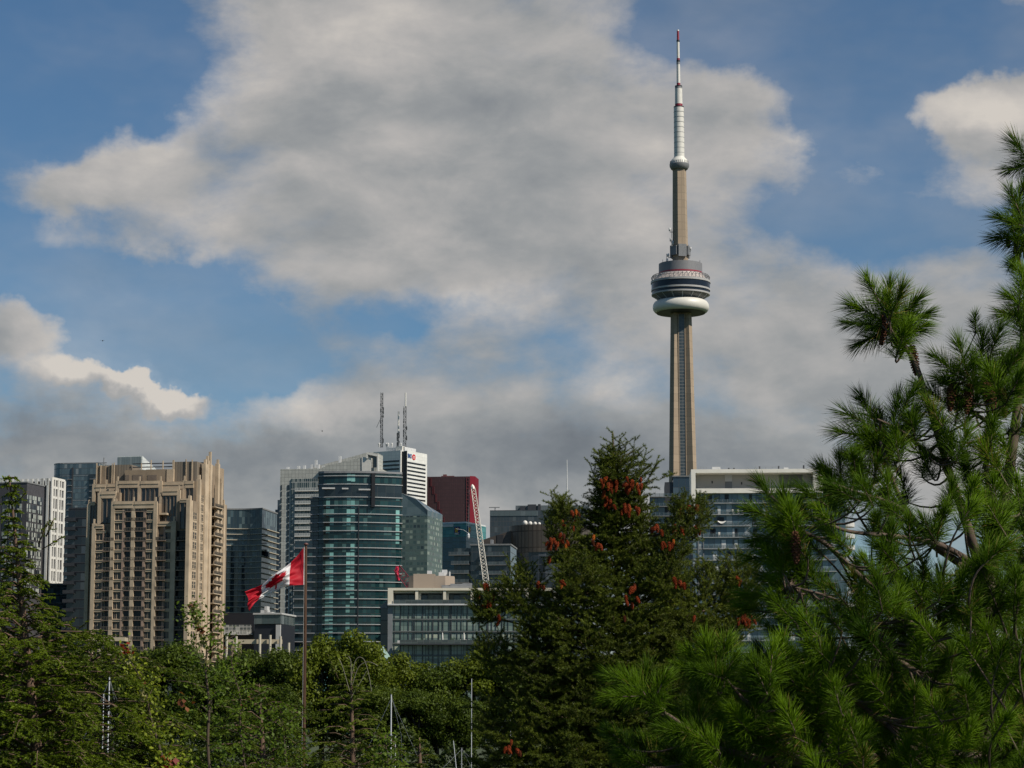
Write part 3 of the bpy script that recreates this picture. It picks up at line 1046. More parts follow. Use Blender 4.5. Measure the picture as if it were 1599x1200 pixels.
    slab_body(b, poly, 1, zt, 6.2, gm, M_GREY, 0.12, 0.25, M_GREY)
    MB().box(b.X(112, 760), b.X(114, 760), -0.6, 0.4, 1, zt - 2).obj('pier', [M_DARK], b.o)
    for k in range(22):
        z = zt - 8 - k * 3.1
        MB().box(b.X(106, 760), b.X(113, 760), -1.3, 0.2, z - 0.15, z + 0.15).obj('balcony', [M_GREY], b.o)
        MB().box(b.X(141, 760), b.X(150, 760), -1.3, 0.2, z - 0.15, z + 0.15).obj('balcony', [M_GREY], b.o)
    MB().box(b.X(139, 760), b.X(150.5, 760), -0.4, 0.3, 1, zt - 5.5).obj('recess_glazing', [M_DGLASS], b.o)
    # dark flats in front of it
    b = Bld('dark_apartment_block', 'dark apartment block tucked beside the beige tower', 150, 900, 780, -9)
    x0 = b.X(107, 800)
    zt = b.Z(130, 795)
    dm = pane('dark_flats', 2.4, 3.05, [(0, (0.01, 0.012, 0.016)), (0.6, (0.018, 0.022, 0.028)), (0.85, (0.055, 0.065, 0.075))], 0.12, (0.02, 0.022, 0.026), 0.1, hm=0.5, colbias=0.4)
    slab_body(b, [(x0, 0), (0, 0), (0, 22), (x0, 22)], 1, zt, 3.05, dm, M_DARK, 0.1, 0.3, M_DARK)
    for k in range(16):
        z = zt - 4.2 - k * 3.05
        MB().box(x0 - 0.9, x0 + 3.0, -1.2, 0.0, z - 0.1, z + 0.1).box(x0 - 0.9, x0 + 3.0, -1.22, -1.2, z + .1, z + 1.1).obj('balcony', [M_DARK], b.o)
    # glass-roofed tower whose crown shows behind the penthouse
    b = Bld('glass_crown_tower', 'pale glass tower crown with a sloping roof behind the beige penthouse', 218, 900, 1350, -12)
    x0, zt = b.F(183.5, 713)
    yb, zb = b.S(246, 727, 0)
    cm = pane('crown_glass', 1.6, 9, [(0, (0.20, 0.235, 0.24)), (0.6, (0.27, 0.30, 0.30))], 0.2, (0.10, 0.12, 0.12), 0.2)
    MB().box(x0, 0, 0, 30, 1, zt - 8).obj('wall', [cm], b.o)
    mb = MB()
    y2 = max(18, yb)
    mb.face([(x0, 0, zt - 7.99), (0, 0, zt - 7.99), (0, 0, zt), (x0, 0, zt)])
    mb.face([(0, 0, zt - 7.99), (0, y2, zt - 7.99), (0, y2, zb - 3), (0, 0, zt)])
    mb.face([(x0, 0, zt), (0, 0, zt), (0, y2, zb - 3), (x0, y2, zb - 3)])
    mb.obj('roof_crown', [tiled('white_crown_panel', (0.62, 0.64, 0.62), 1.5, 3.2, 0.14, (0.3, 0.33, 0.34), 0.4)], b.o)
    MB().box(x0 + 0.3, -0.6, -0.25, -0.02, zt - 7, zt - 0.5).obj('crown_glazing', [cm], b.o)


build_left_group()


# ------------------------------------------------------------------ between the beige tower and the teal tower
def build_mid_left():
    b = Bld('concave_glass_tower', 'concave blue-glass tower with thin pale floor lines beside the beige tower', 409, 900, 1000, -9)
    x0 = b.X(345, 850)
    zt = b.Z(395, 796)
    n = 12
    front = []
    for k in range(n + 1):
        f = k / n
        front.append((x0 + (0 - x0) * f, -1.2 + 3.4 * sin(pi * f) * 0.9 - 2.2 * (1 - f)))
    poly = front + [(0, 24), (x0, 24)]
    gm = pane('blue_flats', 1.25, 3.0, [(0, (0.014, 0.024, 0.032)), (0.35, (0.025, 0.042, 0.05)), (0.62, (0.05, 0.078, 0.088)), (0.85, (0.10, 0.14, 0.145))], 0.09, (0.03, 0.036, 0.04), 0.1, colbias=0.7)
    zsk = b.Z(380, 826)
    MB().prism(poly, 1, zt).obj('glass_wall', [gm], b.o)
    me = MB().prism(offset_poly(poly, 1.0), -0.14, 0.14).mesh('floor_slab', [plain('cream_slab', (0.40, 0.36, 0.28), 0.7, 0.1)])
    for z in floors(zsk, 2.42 * 1.0, 20):
        put('floor_slab', me, b.o, (0, 0, z))
    MB().prism(offset_poly(poly, 0.3), zt + .003, zt + 0.6).obj('roof', [M_GSLAB], b.o)
    for k in range(4):
        z = b.Z(409, 838) - 2.9 * k
        MB().box(0.0, 1.6, -0.2, 2.2, z - 0.1, z + 0.1).obj('balcony', [M_GSLAB], b.o)
    xa, za = b.F(408, 866)
    xb, zb = b.F(419, 863)
    MB().prism([(xa, 2), (xb, 0), (xb, 2.2), (xa, 8)], za - 1.0, [za + 2.4, zb, zb, za + 2.4]).obj('canopy', [M_DARK], b.o)
    # striped blue tower, far
    b = Bld('striped_blue_tower', 'blue tower of thin vertical stripes glimpsed past the concave tower', 432, 900, 1400, -9)
    x0 = b.X(407, 900)
    zl, zr = b.Z(410, 870), b.Z(427, 864)
    sm = pane('striped_glass', 1.0, 40, [(0, (0.02, 0.045, 0.085)), (0.5, (0.035, 0.07, 0.12)), (0.8, (0.07, 0.11, 0.15))], 0.22, (0.012, 0.018, 0.03), 0.15)
    MB().prism([(x0, 0), (0, 0), (0, 20), (x0, 20)], 1, [zl, zr, zr, zl]).obj('glass_wall', [sm], b.o)
    MB().prism([(x0 - .3, -.4), (.4, -.4), (.4, 20), (x0 - .3, 20)], zr - 2, [zl + 0.7, zr + 0.7, zr + 0.7, zl + 0.7]).obj('roof', [M_GREY], b.o)
    # slim dark tower
    b = Bld('slim_dark_tower', 'slim dark tower edge against the white-panelled tower', 441, 900, 1250, -9)
    dm = pane('slim_glass', 1.8, 3.0, [(0, (0.012, 0.016, 0.026)), (0.55, (0.022, 0.03, 0.042)), (0.85, (0.05, 0.065, 0.08))], 0.2, (0.03, 0.035, 0.045), 0.12, hm=0.4)
    MB().box(b.X(428.5, 850), b.X(432.5, 850) - .02, 0.5, 18, 1, b.Z(430, 796)).obj('glass_wall', [dm], b.o)
    MB().box(b.X(432.5, 850), 0, 0, 18, 1, b.Z(436, 781)).obj('glass_wall', [dm], b.o)
    # podiums
    b = Bld('dark_podium', 'black-clad podium with a white railed terrace right of the beige tower', 396.5, 980, 740, -9)
    x0 = b.X(340, 970)
    navy = plain('navy_cladding', (0.010, 0.012, 0.018), 0.5)
    MB().box(x0, 0, 0, 16, 1, b.Z(380, 957.5)).obj('wall', [navy], b.o)
    za, zb = b.Z(380, 976), b.Z(380, 990)
    MB().box(x0, b.X(395, 970), -1.6, -0.0, zb - 0.4, zb).obj('terrace_slab', [M_WSLAB], b.o)
    MB().box(x0, b.X(393, 970), -0.06, 0.0, zb + .003, za).obj('window_band', [pane('podium_glass', 1.2, 1.6, [(0, (0.10, 0.12, 0.12)), (0.5, (0.22, 0.24, 0.24)), (0.8, (0.38, 0.4, 0.38))], 0.15, (0.42, 0.42, 0.4), 0.2, hm=0.2)], b.o)
    rl = MB()
    for k in range(22):
        xx = x0 + (b.X(394, 970) - x0) * k / 21
        rl.box(xx - 0.04, xx + 0.04, -1.58, -1.5, zb, zb + 1.1)
    rl.box(x0, b.X(395, 970), -1.6, -1.48, zb + 1.05, zb + 1.15)
    rl.obj('railing', [M_WHITE], b.o)
    b = Bld('glass_podium', 'black podium with a grey glass storey beneath the flag', 438, 980, 720, -9)
    x0 = b.X(397, 970)
    MB().box(x0, 0, 0.6, 18, 1, b.Z(420, 975)).obj('wall', [navy], b.o)
    gz1, gz0 = b.Z(420, 960), b.Z(420, 974.5)
    MB().box(x0, 0, 0.0, 18, gz0, gz1).obj('glass_storey', [pane('grey_storey', 2.0, 3.2, [(0, (0.06, 0.08, 0.08)), (0.5, (0.11, 0.13, 0.125))], 0.15, (0.05, 0.055, 0.055), 0.1)], b.o)
    MB().box(x0 - .3, .4, -.5, 18, gz1 + .003, gz1 + 0.5).obj('roof', [M_WSLAB], b.o)
    for (pa, pb, py) in ((407, 418, 953), (413, 417, 947), (418, 425, 956)):
        MB().box(b.X(pa, 950, 3), b.X(pb, 950, 3), 3, 6, gz1 + 0.5, b.Z(pa, py, 3)).obj('roof_unit', [M_WSLAB], b.o)
    MB().box(b.X(431, 990), 0.02, -0.3, 0.58, 1, b.Z(435, 976)).obj('glass_stair', [M_WSLAB], b.o)


build_mid_left()


# ------------------------------------------------------------------ white panelled tower with the sloping top
def build_white_tower():
    b = Bld('panelled_tower', 'white-panelled apartment tower with a long sloping roof', 590, 900, 960, -9)
    x0, z0 = b.F(437.5, 733)
    wt = tiled('white_panel', (0.42, 0.42, 0.38), 1.5, 1.5, 0.12, (0.2, 0.205, 0.19), 0.5)
    MB().box(x0, 0, 0.2, 26, 1, z0).obj('wall', [wt], b.o)
    # long sloping screens on the roof
    def screen(p, y, d, nm, m):
        pts = [b.F(px, py, y) for px, py in p]
        mb = MB()
        mb.face([(x, y, z) for x, z in pts], [(x, z) for x, z in pts])
        mb.face([(x, y + d, z) for x, z in reversed(pts)])
        k = len(pts)
        for i in range(k):
            a, c = pts[i], pts[(i + 1) % k]
            mb.face([(a[0], y, a[1]), (a[0], y + d, a[1]), (c[0], y + d, c[1]), (c[0], y, c[1])])
        return mb.obj(nm, [m], b.o)
    screen([(478, 733), (590, 733), (590, 708), (575, 706.5)], 9, 10, 'roof_screen', wt)
    screen([(497, 736.5), (566, 737), (564.5, 714.5), (505, 729)], -1.0, 9, 'roof_screen', wt)
    screen([(565, 737), (579, 737), (579, 715), (564.8, 714)], -1.3, 9.5, 'roof_box', M_WHITE)
    for p in ([(572, 706.3), (591, 710.5), (591, 713.5), (572, 709.5)], [(588.6, 712.6), (590.8, 713.1), (591, 738), (588.6, 738)], [(571.8, 709), (574.2, 709.4), (574.2, 716), (571.8, 716)]):
        screen(list(reversed(p)), -2.0, 1.2, 'roof_frame', M_WHITE)
    screen([(574, 738), (588.5, 738), (588.5, 712.5), (574, 709.5)], 1.5, 1.0, 'frame_glazing', M_DGLASS)
    for (px, py) in ((449, 731), (466, 729.5), (475, 728.5), (487, 727), (497, 727), (505, 729), (515, 730), (530, 729), (538, 730), (493, 720), (530.5, 714)):
        x, z = b.F(px, py, 2)
        MB().box(x - 0.5, x + 0.5, 2, 3, z - 3.0, z + 0.4).obj('roof_vent', [M_LIGHT], b.o)
    wg = pane('flat_window', 0.9, 2.9, [(0, (0.03, 0.05, 0.05)), (0.5, (0.06, 0.085, 0.08)), (0.8, (0.2, 0.22, 0.2))], 0.14, (0.35, 0.35, 0.33), 0.12, hm=0.25)
    FH = 2.72
    zs = floors(b.Z(450, 757), FH, 30)
    win = {}
    for (pa, pb) in ((437.8, 439.6), (448.2, 451.2)):
        xa, xb = b.X(pa, 800), b.X(pb, 800)
        me = MB().box(0, xb - xa, 0.0, 0.19, -2.2, -0.2).mesh('window', [M_DGLASS])
        for z in zs:
            put('window', me, b.o, (xa, 0, z))
    MB().box(b.X(454, 800), b.X(462, 800), -0.15, 0.19, 20, zs[0] + 2.4).obj('window_strip', [wg], b.o)
    MB().box(b.X(462, 800), b.X(500, 800), 0.0, 0.19, 20, zs[0] + 2.4).obj('window_strip', [wg], b.o)
    xa, xb = b.X(461.5, 800), b.X(502, 800)
    sl = MB().box(0, xb - xa, -1.4, 0, -0.35, 0.1).mesh('balcony', [M_WHITE])
    rm = MB().box(0.05, xb - xa - 0.05, -1.42, -1.4, 0.1, 1.1).mesh('railing', [pane('white_rail', 1.1, 1.0, [(0, (0.26, 0.27, 0.26)), (0.5, (0.34, 0.35, 0.33))], 0.12, (0.55, 0.55, 0.52), 0.3, hm=0.12)])
    for z in zs[1:]:
        o = put('balcony', sl, b.o, (xa, 0, z))
        put('railing', rm, o)


build_white_tower()


# ------------------------------------------------------------------ bowed teal tower
def build_teal():
    b = Bld('bowed_glass_tower', 'teal glass tower with a bowed front and white floor lines, behind the flag', 626, 900, 800, 4)
    xw = b.X(497, 850)
    W = -xw
    g = pane('teal_glass', 1.45, 3.0, [(0, (0.004, 0.024, 0.027)), (0.4, (0.007, 0.036, 0.040)), (0.75, (0.016, 0.055, 0.055)), (0.93, (0.05, 0.11, 0.105))], 0.09, (0.012, 0.02, 0.02), 0.08,
             lit=(0.52, 0.35, (0.26, 0.54, 0.50)), spec=0.4, hm=0.2)
    n = 16
    front = [(xw + W * k / n, -3.0 * (1 - (2 * k / n - 0.85) ** 2) * 0.9 if k / n > 0 else 0.0) for k in range(n + 1)]
    poly = front + [(0, 26), (xw, 26)]
    zt = b.Z(560, 739, -2.5)
    FH = 2.93
    MB().prism(poly, 1, zt).obj('glass_wall', [g], b.o)
    sl = MB().prism(offset_poly(poly, 0.45), -0.13, 0.13).mesh('floor_slab', [plain('teal_slab', (0.33, 0.34, 0.34), 0.6, 0.12)])
    zrow = [b.Z(560, py, -2.5) for py in (743.5, 756.5, 776.5)]
    zrow += [zrow[-1] - FH * (k + 1) for k in range(19)]
    for z in zrow:
        put('floor_slab', sl, b.o, (0, 0, z))
    dark = MB().prism(offset_poly(poly, 0.1), zrow[2], zrow[1]).obj('plant_storey', [pane('plant_glass', 3, 6, [(0, (0.010, 0.014, 0.018)), (0.6, (0.016, 0.022, 0.025))], 0.1, (0.02, 0.025, 0.028), 0.15)], b.o)
    for (pa, pb, py) in ((503, 523, 763), (534, 544, 763.5), (560, 579, 765)):
        x1, z1 = b.F(pa, py, -2.6)
        x2 = b.F(pb, py, -2.6)[0]
        MB().box(x1, x2, -3.4, -1.5, z1 - 0.25, z1 + 0.25).obj('louvre_strip', [M_WSLAB], b.o)
    MB().prism(offset_poly(poly, 0.25), zt + .003, zt + 0.7).obj('roof', [M_GREY], b.o)
    xs0, xs1 = b.X(580, 780, -3), b.X(585.5, 780, -3)
    MB().box(xs0, xs1, -3.7, 1, b.Z(583, 792, -3), zt - 0.1).obj('recess_strip', [M_BLACK], b.o)
    MB().box(b.X(559.5, 850, -3), b.X(560.5, 850, -3), -3.3, -2, 1, zrow[3]).obj('party_screen', [M_DARK], b.o)
    # lower wing stepping down on the left
    gw = pane('wing_glass', 1.6, 3.0, [(0, (0.008, 0.018, 0.026)), (0.5, (0.012, 0.028, 0.038)), (0.85, (0.025, 0.06, 0.065))], 0.1, (0.015, 0.022, 0.026), 0.1, hm=0.2)
    for (pl, pr, ptop, off) in ((484, 502, 776, 2.0), (460, 502, 845, 1.0)):
        xa, xb = b.X(pl, 850, off), b.X(pr, 850, off)
        z1 = b.Z(pl, ptop, off)
        MB().box(xa, xb, off, 22, 1, z1).obj('wing_glazing', [gw], b.o)
        me = MB().box(xa - 0.3, xb, off - 0.9, off, -0.15, 0.15).mesh('wing_slab', [M_GREY])
        for z in zrow:
            if z < z1 + 0.3 and (pl == 460 or z > b.Z(460, 845, 1)):
                put('wing_slab', me, b.o, (0, 0, z))
    for (px, py) in ((610, 876), (512, 868), (545, 940), (590, 820), (533, 745)):
        pass


build_teal()


# ------------------------------------------------------------------ far bank towers
def build_far_centre():
    # chamfered green glass tower
    b = Bld('chamfered_glass_tower', 'green-grey glass tower with a faceted sloping crown between teal and red towers', 667, 900, 1250, -14)
    x0 = b.X(622, 830)
    gm = pane('green_flats', 2.1, 2.9, [(0, (0.05, 0.085, 0.075)), (0.4, (0.09, 0.135, 0.115)), (0.62, (0.24, 0.29, 0.23)), (0.85, (0.02, 0.03, 0.03))], 0.5, (0.075, 0.11, 0.10), 0.12, hm=1.3)
    zc = [b.Z(626, 770), b.Z(667, 803)]
    zm = b.Z(638, 768)
    xm = b.X(640, 800)
    zbase = b.Z(640, 806)
    MB().box(x0, 0, 0, 30, 1, zbase).obj('wall', [gm], b.o)
    mb = MB()
    zl, zr = b.Z(626, 769), b.Z(666, 797)
    xk = b.X(648, 780)
    zk = b.Z(648, 779)
    mb.face([(x0, -.02, zbase), (0, -.02, zbase), (0, -.02, zr), (xk, 2.0, zk), (x0, 4, zl)])
    mb.face([(0, -.02, zbase), (0, 30, zbase), (0, 30, zr), (0, -.02, zr)])
    mb.face([(x0, 4, zl), (xk, 2, zk), (0, 0, zr), (0, 30, zr), (x0, 30, zl)])
    mb.obj('sloping_crown', [pane('crown_dark_glass', 4, 4, [(0, (0.06, 0.095, 0.10)), (0.5, (0.08, 0.115, 0.12))], 0.1, (0.05, 0.07, 0.07), 0.08)], b.o)
    # white bank tower with masts
    b = Bld('office_tower', 'white office tower with black window bands, a red roundel and rooftop masts', 633, 900, 2400, -30)
    zt = b.Z(633, 703)
    x0 = b.X(583, 720)
    yR, zR = b.S(667, 712, 0)
    xn = b.X(625.5, 720)
    wm = tiled('white_marble', (0.70, 0.70, 0.66), 4.5, 3.4, 0.25, (0.5, 0.5, 0.48), 0.6, 0.05)
    gw = tiled('grey_marble', (0.42, 0.44, 0.45), 4.5, 3.4, 0.25, (0.3, 0.32, 0.33), 0.6, 0.05)
    MB().box(x0, xn, 0.0, yR, 1, zt).obj('wall', [wm], b.o)
    MB().box(xn, -0.01, 2.0, yR, 1, zt - 1).obj('corner_recess', [M_BLACK], b.o)
    MB().box(-4, 0, 2.01, yR, 1, zt - 0.5).obj('wall', [wm], b.o)
    bl = plain('band_glass', (0.012, 0.012, 0.014), 0.2)
    y1, y2 = b.S(634.5, 760, 0.3)[0], b.S(664.5, 760, 0.3)[0]
    FHz = (b.S(650, 727, 0)[1] - b.S(650, 789, 0)[1]) / 10.0
    ztop = b.S(636, 721.5, 0)[1]
    for k in range(22):
        z = ztop - k * FHz
        MB().box(0.0, 0.25, max(2.3, y1), y2, z - 1.4, z + 0.3).obj('window_band', [bl], b.o)
    for k in range(22):
        z = b.Z(610, 720) - k * FHz
        MB().box(x0, xn - 1.5, -0.25, 0.0, z - 1.5, z + 0.3).obj('window_band', [bl], b.o)
    # lettering and roundel on the sunlit flank
    yc, zc = b.S(640.3, 712.6, 0.6)
    tx = text_mesh('BMO', 6.6, 'sign_lettering', plain('sign_blue', (0.04, 0.09, 0.24), 0.5), b.o, (0.4, yc, zc), (pi / 2, 0, pi / 2))
    tx.scale = ((b.S(643.2, 712.6, 0.6)[0] - b.S(637.0, 712.6, 0.6)[0]) / max(0.1, tx.dimensions.x), 1, 1)
    yc2, zc2 = b.S(646.8, 714.3, 0.6)
    rx = (b.S(649.4, 714, 0.6)[0] - b.S(644.3, 714, 0.6)[0]) / 2
    n = 28
    ro = MB().prism([(cos(2 * pi * k / n), sin(2 * pi * k / n)) for k in range(n)], 0, 0.3).obj('roundel', [plain('sign_red', (0.5, 0.012, 0.02), 0.5, 0.05)], b.o, loc=(0.02, yc2, zc2))
    ro.rotation_euler = (pi / 2, 0, pi / 2)
    ro.scale = (rx, 3.1, 1)
    mk = MB().box(-0.42, 0.42, -0.46, -0.32, 0.3, 0.36)
    mk.face([(-0.55, 0.55, 0.37), (-0.55, -0.3, 0.37), (-0.28, -0.3, 0.37), (-0.28, 0.2, 0.37), (0, -0.1, 0.37), (0.28, 0.2, 0.37), (0.28, -0.3, 0.37), (0.55, -0.3, 0.37), (0.55, 0.55, 0.37), (0.3, 0.55, 0.37), (0, 0.22, 0.37), (-0.3, 0.55, 0.37)])
    mk.v = mk.v[:8 * 0 + len(mk.v) - 12] + [(x * 0.72, y * 0.75, z) for x, y, z in mk.v[-12:]]
    mk.uv = None
    mk.obj('roundel_emblem', [M_WHITE], ro)
    # plant on the roof, three lattice masts
    MB().box(b.X(603, 700, 8), b.X(632, 700, 8), 8, 30, zt - 1, b.Z(620, 699, 8)).obj('roof_plant', [M_LIGHT], b.o)
    MB().box(b.X(618, 700, 6), b.X(628, 700, 6), 6, 14, zt - 1, b.Z(620, 697.5, 6)).obj('roof_plant', [M_WHITE], b.o)
    lm = plain('mast_steel', (0.06, 0.065, 0.07), 0.5)

    def mast(px, pbot, ptop, w, whip=None):
        x, z0 = b.F(px, pbot, 12)
        z1 = b.F(px, ptop, 12)[1]
        mb = MB()
        for sx, sy in ((-1, -1), (1, -1), (0, 1)):
            mb.tube([(x + sx * w, 12 + sy * w, z0), (x + sx * w, 12 + sy * w, z1)], 0.26, 4)
        nst = int((z1 - z0) / (w * 1.8))
        for k in range(nst):
            za, zb_ = z0 + (z1 - z0) * k / nst, z0 + (z1 - z0) * (k + 1) / nst
            s = 1 if k % 2 else -1
            mb.tube([(x - s * w, 12 - w, za), (x + s * w, 12 - w, zb_)], 0.2, 4)
            mb.tube([(x - w, 12 - w, za), (x + w, 12 - w, za)], 0.2, 4)
            mb.tube([(x - w, 12 - w, za), (x, 12 + w, zb_)], 0.18, 4)
        rs = random.Random(int(px))
        for k in range(14):                      # dishes and panels clamped to the mast
            zz = z0 + (z1 - z0) * rs.uniform(0.1, 0.98)
            sx = rs.choice((-1, 1)) * w * 1.3
            mb.box(x + sx - 0.35, x + sx + 0.35, 11, 12, zz - 1.2, zz + 1.2)
        o = mb.obj('antenna_mast', [lm], b.o)
        if whip:
            za = b.F(px, whip, 12)[1]
            MB().lathe([(0.85, z1), (0.8, za)], 8, cx=x, cy=12).obj('whip_antenna', [M_WHITE], o)
        return o
    mast(596.5, 699, 613.5, 1.3)
    mast(632.8, 702, 635, 1.5, 613.5)
    mast(622, 699, 676, 0.9, 643)
    MB().tube([(b.X(588, 668, 12), 12, b.Z(588, 668, 12)), (b.X(596, 650, 12), 12, b.Z(596, 650, 12))], 0.2, 4).obj('guy_wire', [lm], b.o)
    for px in (592, 603.5, 606, 612, 626):
        x, z = b.F(px, 694, 10)
        MB().lathe([(0.3, z - 4), (1.1, z - 0.5), (1.3, z + 0.6), (0.5, z + 1.4)], 8, cx=x, cy=10).obj('dish_antenna', [M_LIGHT], b.o)
    # red office tower
    b = Bld('red_granite_tower', 'dark red granite tower with a sunlit bright red chamfered corner', 733.5, 900, 2450, -6)
    x0 = b.X(650, 800)
    zt = b.Z(700, 744.5)
    rm = tiled('red_granite', (0.052, 0.022, 0.024), 2.0, 3.8, 0.5, (0.034, 0.015, 0.017), 0.5, 0.12)
    rl = plain('sunlit_granite', (0.16, 0.010, 0.022), 0.7, 0.1, 0.05, spec=0.15)  # brighter red puts the chamfered face's sunlight into the colour
    rt = plain('red_trim', (0.12, 0.026, 0.03), 0.5, 0.1, 0.05)
    dx = b.X(742, 800, 5)
    MB().box(x0, 0, 0, 36, 1, zt).obj('wall', [rm], b.o)
    MB().prism([(0.02, 0), (dx, 4), (dx, 36), (0.02, 36)], 1, b.Z(737, 743.5)).obj('chamfered_corner', [rl], b.o)
    rs = MB()
    for k in range(6):
        px = 671.5 + 4.0 * k
        py = 747 + 12.2 * k
        xa, za = b.F(px, py)
        xb, zb = b.F(px + 2.6, py + 13)
        for bx in ((xa, xa + 0.5), (xb - 0.5, xb)):
            rs.box(bx[0], bx[1], -0.6, 0, zb, za)
        rs.box(xa, xb, -0.6, 0, za - 0.5, za)
    rs.obj('stepped_trim', [rt], b.o)
    for px in (728.5, 732.2):
        MB().box(b.X(px, 800) - 0.3, b.X(px, 800) + 0.3, -0.7, 0.0, 1, zt - 1).obj('corner_trim', [rt], b.o)
    sx0, sx1 = b.X(728.5, 800), b.X(732.2, 800)
    rg = MB()
    for k in range(40):
        z = zt - 2 - k * 3.8
        rg.box(sx0, sx1, -0.65, -0.02, z - 0.3, z + 0.3)
    rg.obj('corner_rungs', [rt], b.o)
    mx, mz = b.F(694, 741.5, 8)
    MB().box(b.X(689, 742, 8), b.X(709, 742, 8), 8, 12, zt, zt + 1.6).box(mx - 1.5, mx + 2.2, 8, 12, zt + 1.6, zt + 3.2).obj('roof_crane', [plain('dull_red', (0.14, 0.05, 0.05), 0.6)], b.o)
    # teal bank building with shield signs
    b = Bld('teal_office_block', 'teal glass office block with two shield signs below the red tower', 727.5, 900, 1900, -22)
    x0 = b.X(655, 850)
    zt = b.Z(700, 818)
    yR = b.S(758.5, 830, 0)[0]
    tm = pane('teal_office_glass', 3.0, 4.0, [(0, (0.05, 0.20, 0.205)), (0.5, (0.06, 0.23, 0.235)), (0.9, (0.08, 0.26, 0.26))], 0.12, (0.03, 0.10, 0.11), 0.2, hm=0.3, spec=0.3)
    dm = pane('teal_office_dark', 3.0, 4.0, [(0, (0.012, 0.058, 0.082)), (0.5, (0.018, 0.072, 0.098)), (0.9, (0.028, 0.088, 0.112))], 0.1, (0.01, 0.035, 0.05), 0.1)
    zs1 = b.Z(700, 839)
    MB().box(x0, 0, 0, yR, 1, zs1).obj('glass_wall', [dm], b.o)
    MB().box(x0 - 0.2, 0.25, -0.25, yR, zs1 + .003, zt).obj('sign_storeys', [tm], b.o)
    MB().box(x0, 0.1, 0.5, yR, zt + .003, zt + 1.2).obj('roof', [M_LIGHT], b.o)
    ps0, ps1 = b.F(684, 819, -0.6), b.F(708, 823, -0.6)
    MB().box(ps0[0], ps1[0], -0.9, -0.25, ps1[1], ps0[1] - 0.3).obj('louvre_strip', [M_WSLAB], b.o)
    for py in (846, 856, 866, 876, 886):
        z = b.Z(700, py)
        MB().box(x0 - 0.2, 0.3, -0.35, yR, z - 0.3, z + 0.3).obj('floor_band', [plain('teal_band', (0.07, 0.13, 0.14), 0.4)], b.o)
    navy = plain('shield_navy', (0.012, 0.02, 0.10), 0.5)
    gold = plain('shield_gold', (0.55, 0.32, 0.02), 0.5)

    def shield(c, w, h, rot, parent):
        pl = [(-1, 1), (-1, -0.35), (-0.7, -0.7), (0, -1), (0.7, -0.7), (1, -0.35), (1, 1)]
        o = MB().prism([(x * w, y * h) for x, y in pl], 0, 0.5).obj('shield_sign', [navy], parent, loc=c)
        o.rotation_euler = rot
        bd = MB()                                # a gold rearing beast in a few strokes
        for p in ([(-0.45, -0.45), (-0.2, 0.0), (0.1, 0.25), (0.35, 0.65)], [(0.1, 0.25), (-0.35, 0.45)], [(-0.05, 0.1), (0.45, -0.05)], [(-0.2, 0.0), (0.25, -0.5)], [(-0.45, -0.4), (-0.6, 0.2), (-0.5, 0.6)]):
            bd.tube([(x * w, y * h + 0.1 * h, 0.62) for x, y in p], 0.13 * w, 5)
        bd.obj('shield_emblem', [gold], o)
        text_mesh('RBC', h * 0.62, 'sign_lettering', M_WHITE, o, (0, -h * 0.66, 0.56), (0, 0, 0))
        return o
    x, z = b.F(714, 829.5, -0.3)
    hw = (b.F(718.6, 829, -0.3)[0] - b.F(709.4, 829, -0.3)[0]) / 2
    shield((x, -0.3, z), hw, hw * 1.35, (pi / 2, 0, 0), b.o)
    y, z = b.S(732.2, 829, 0.3)
    shield((0.3, y, z), hw * 1.25, hw * 1.35, (pi / 2, 0, pi / 2), b.o)


build_far_centre()


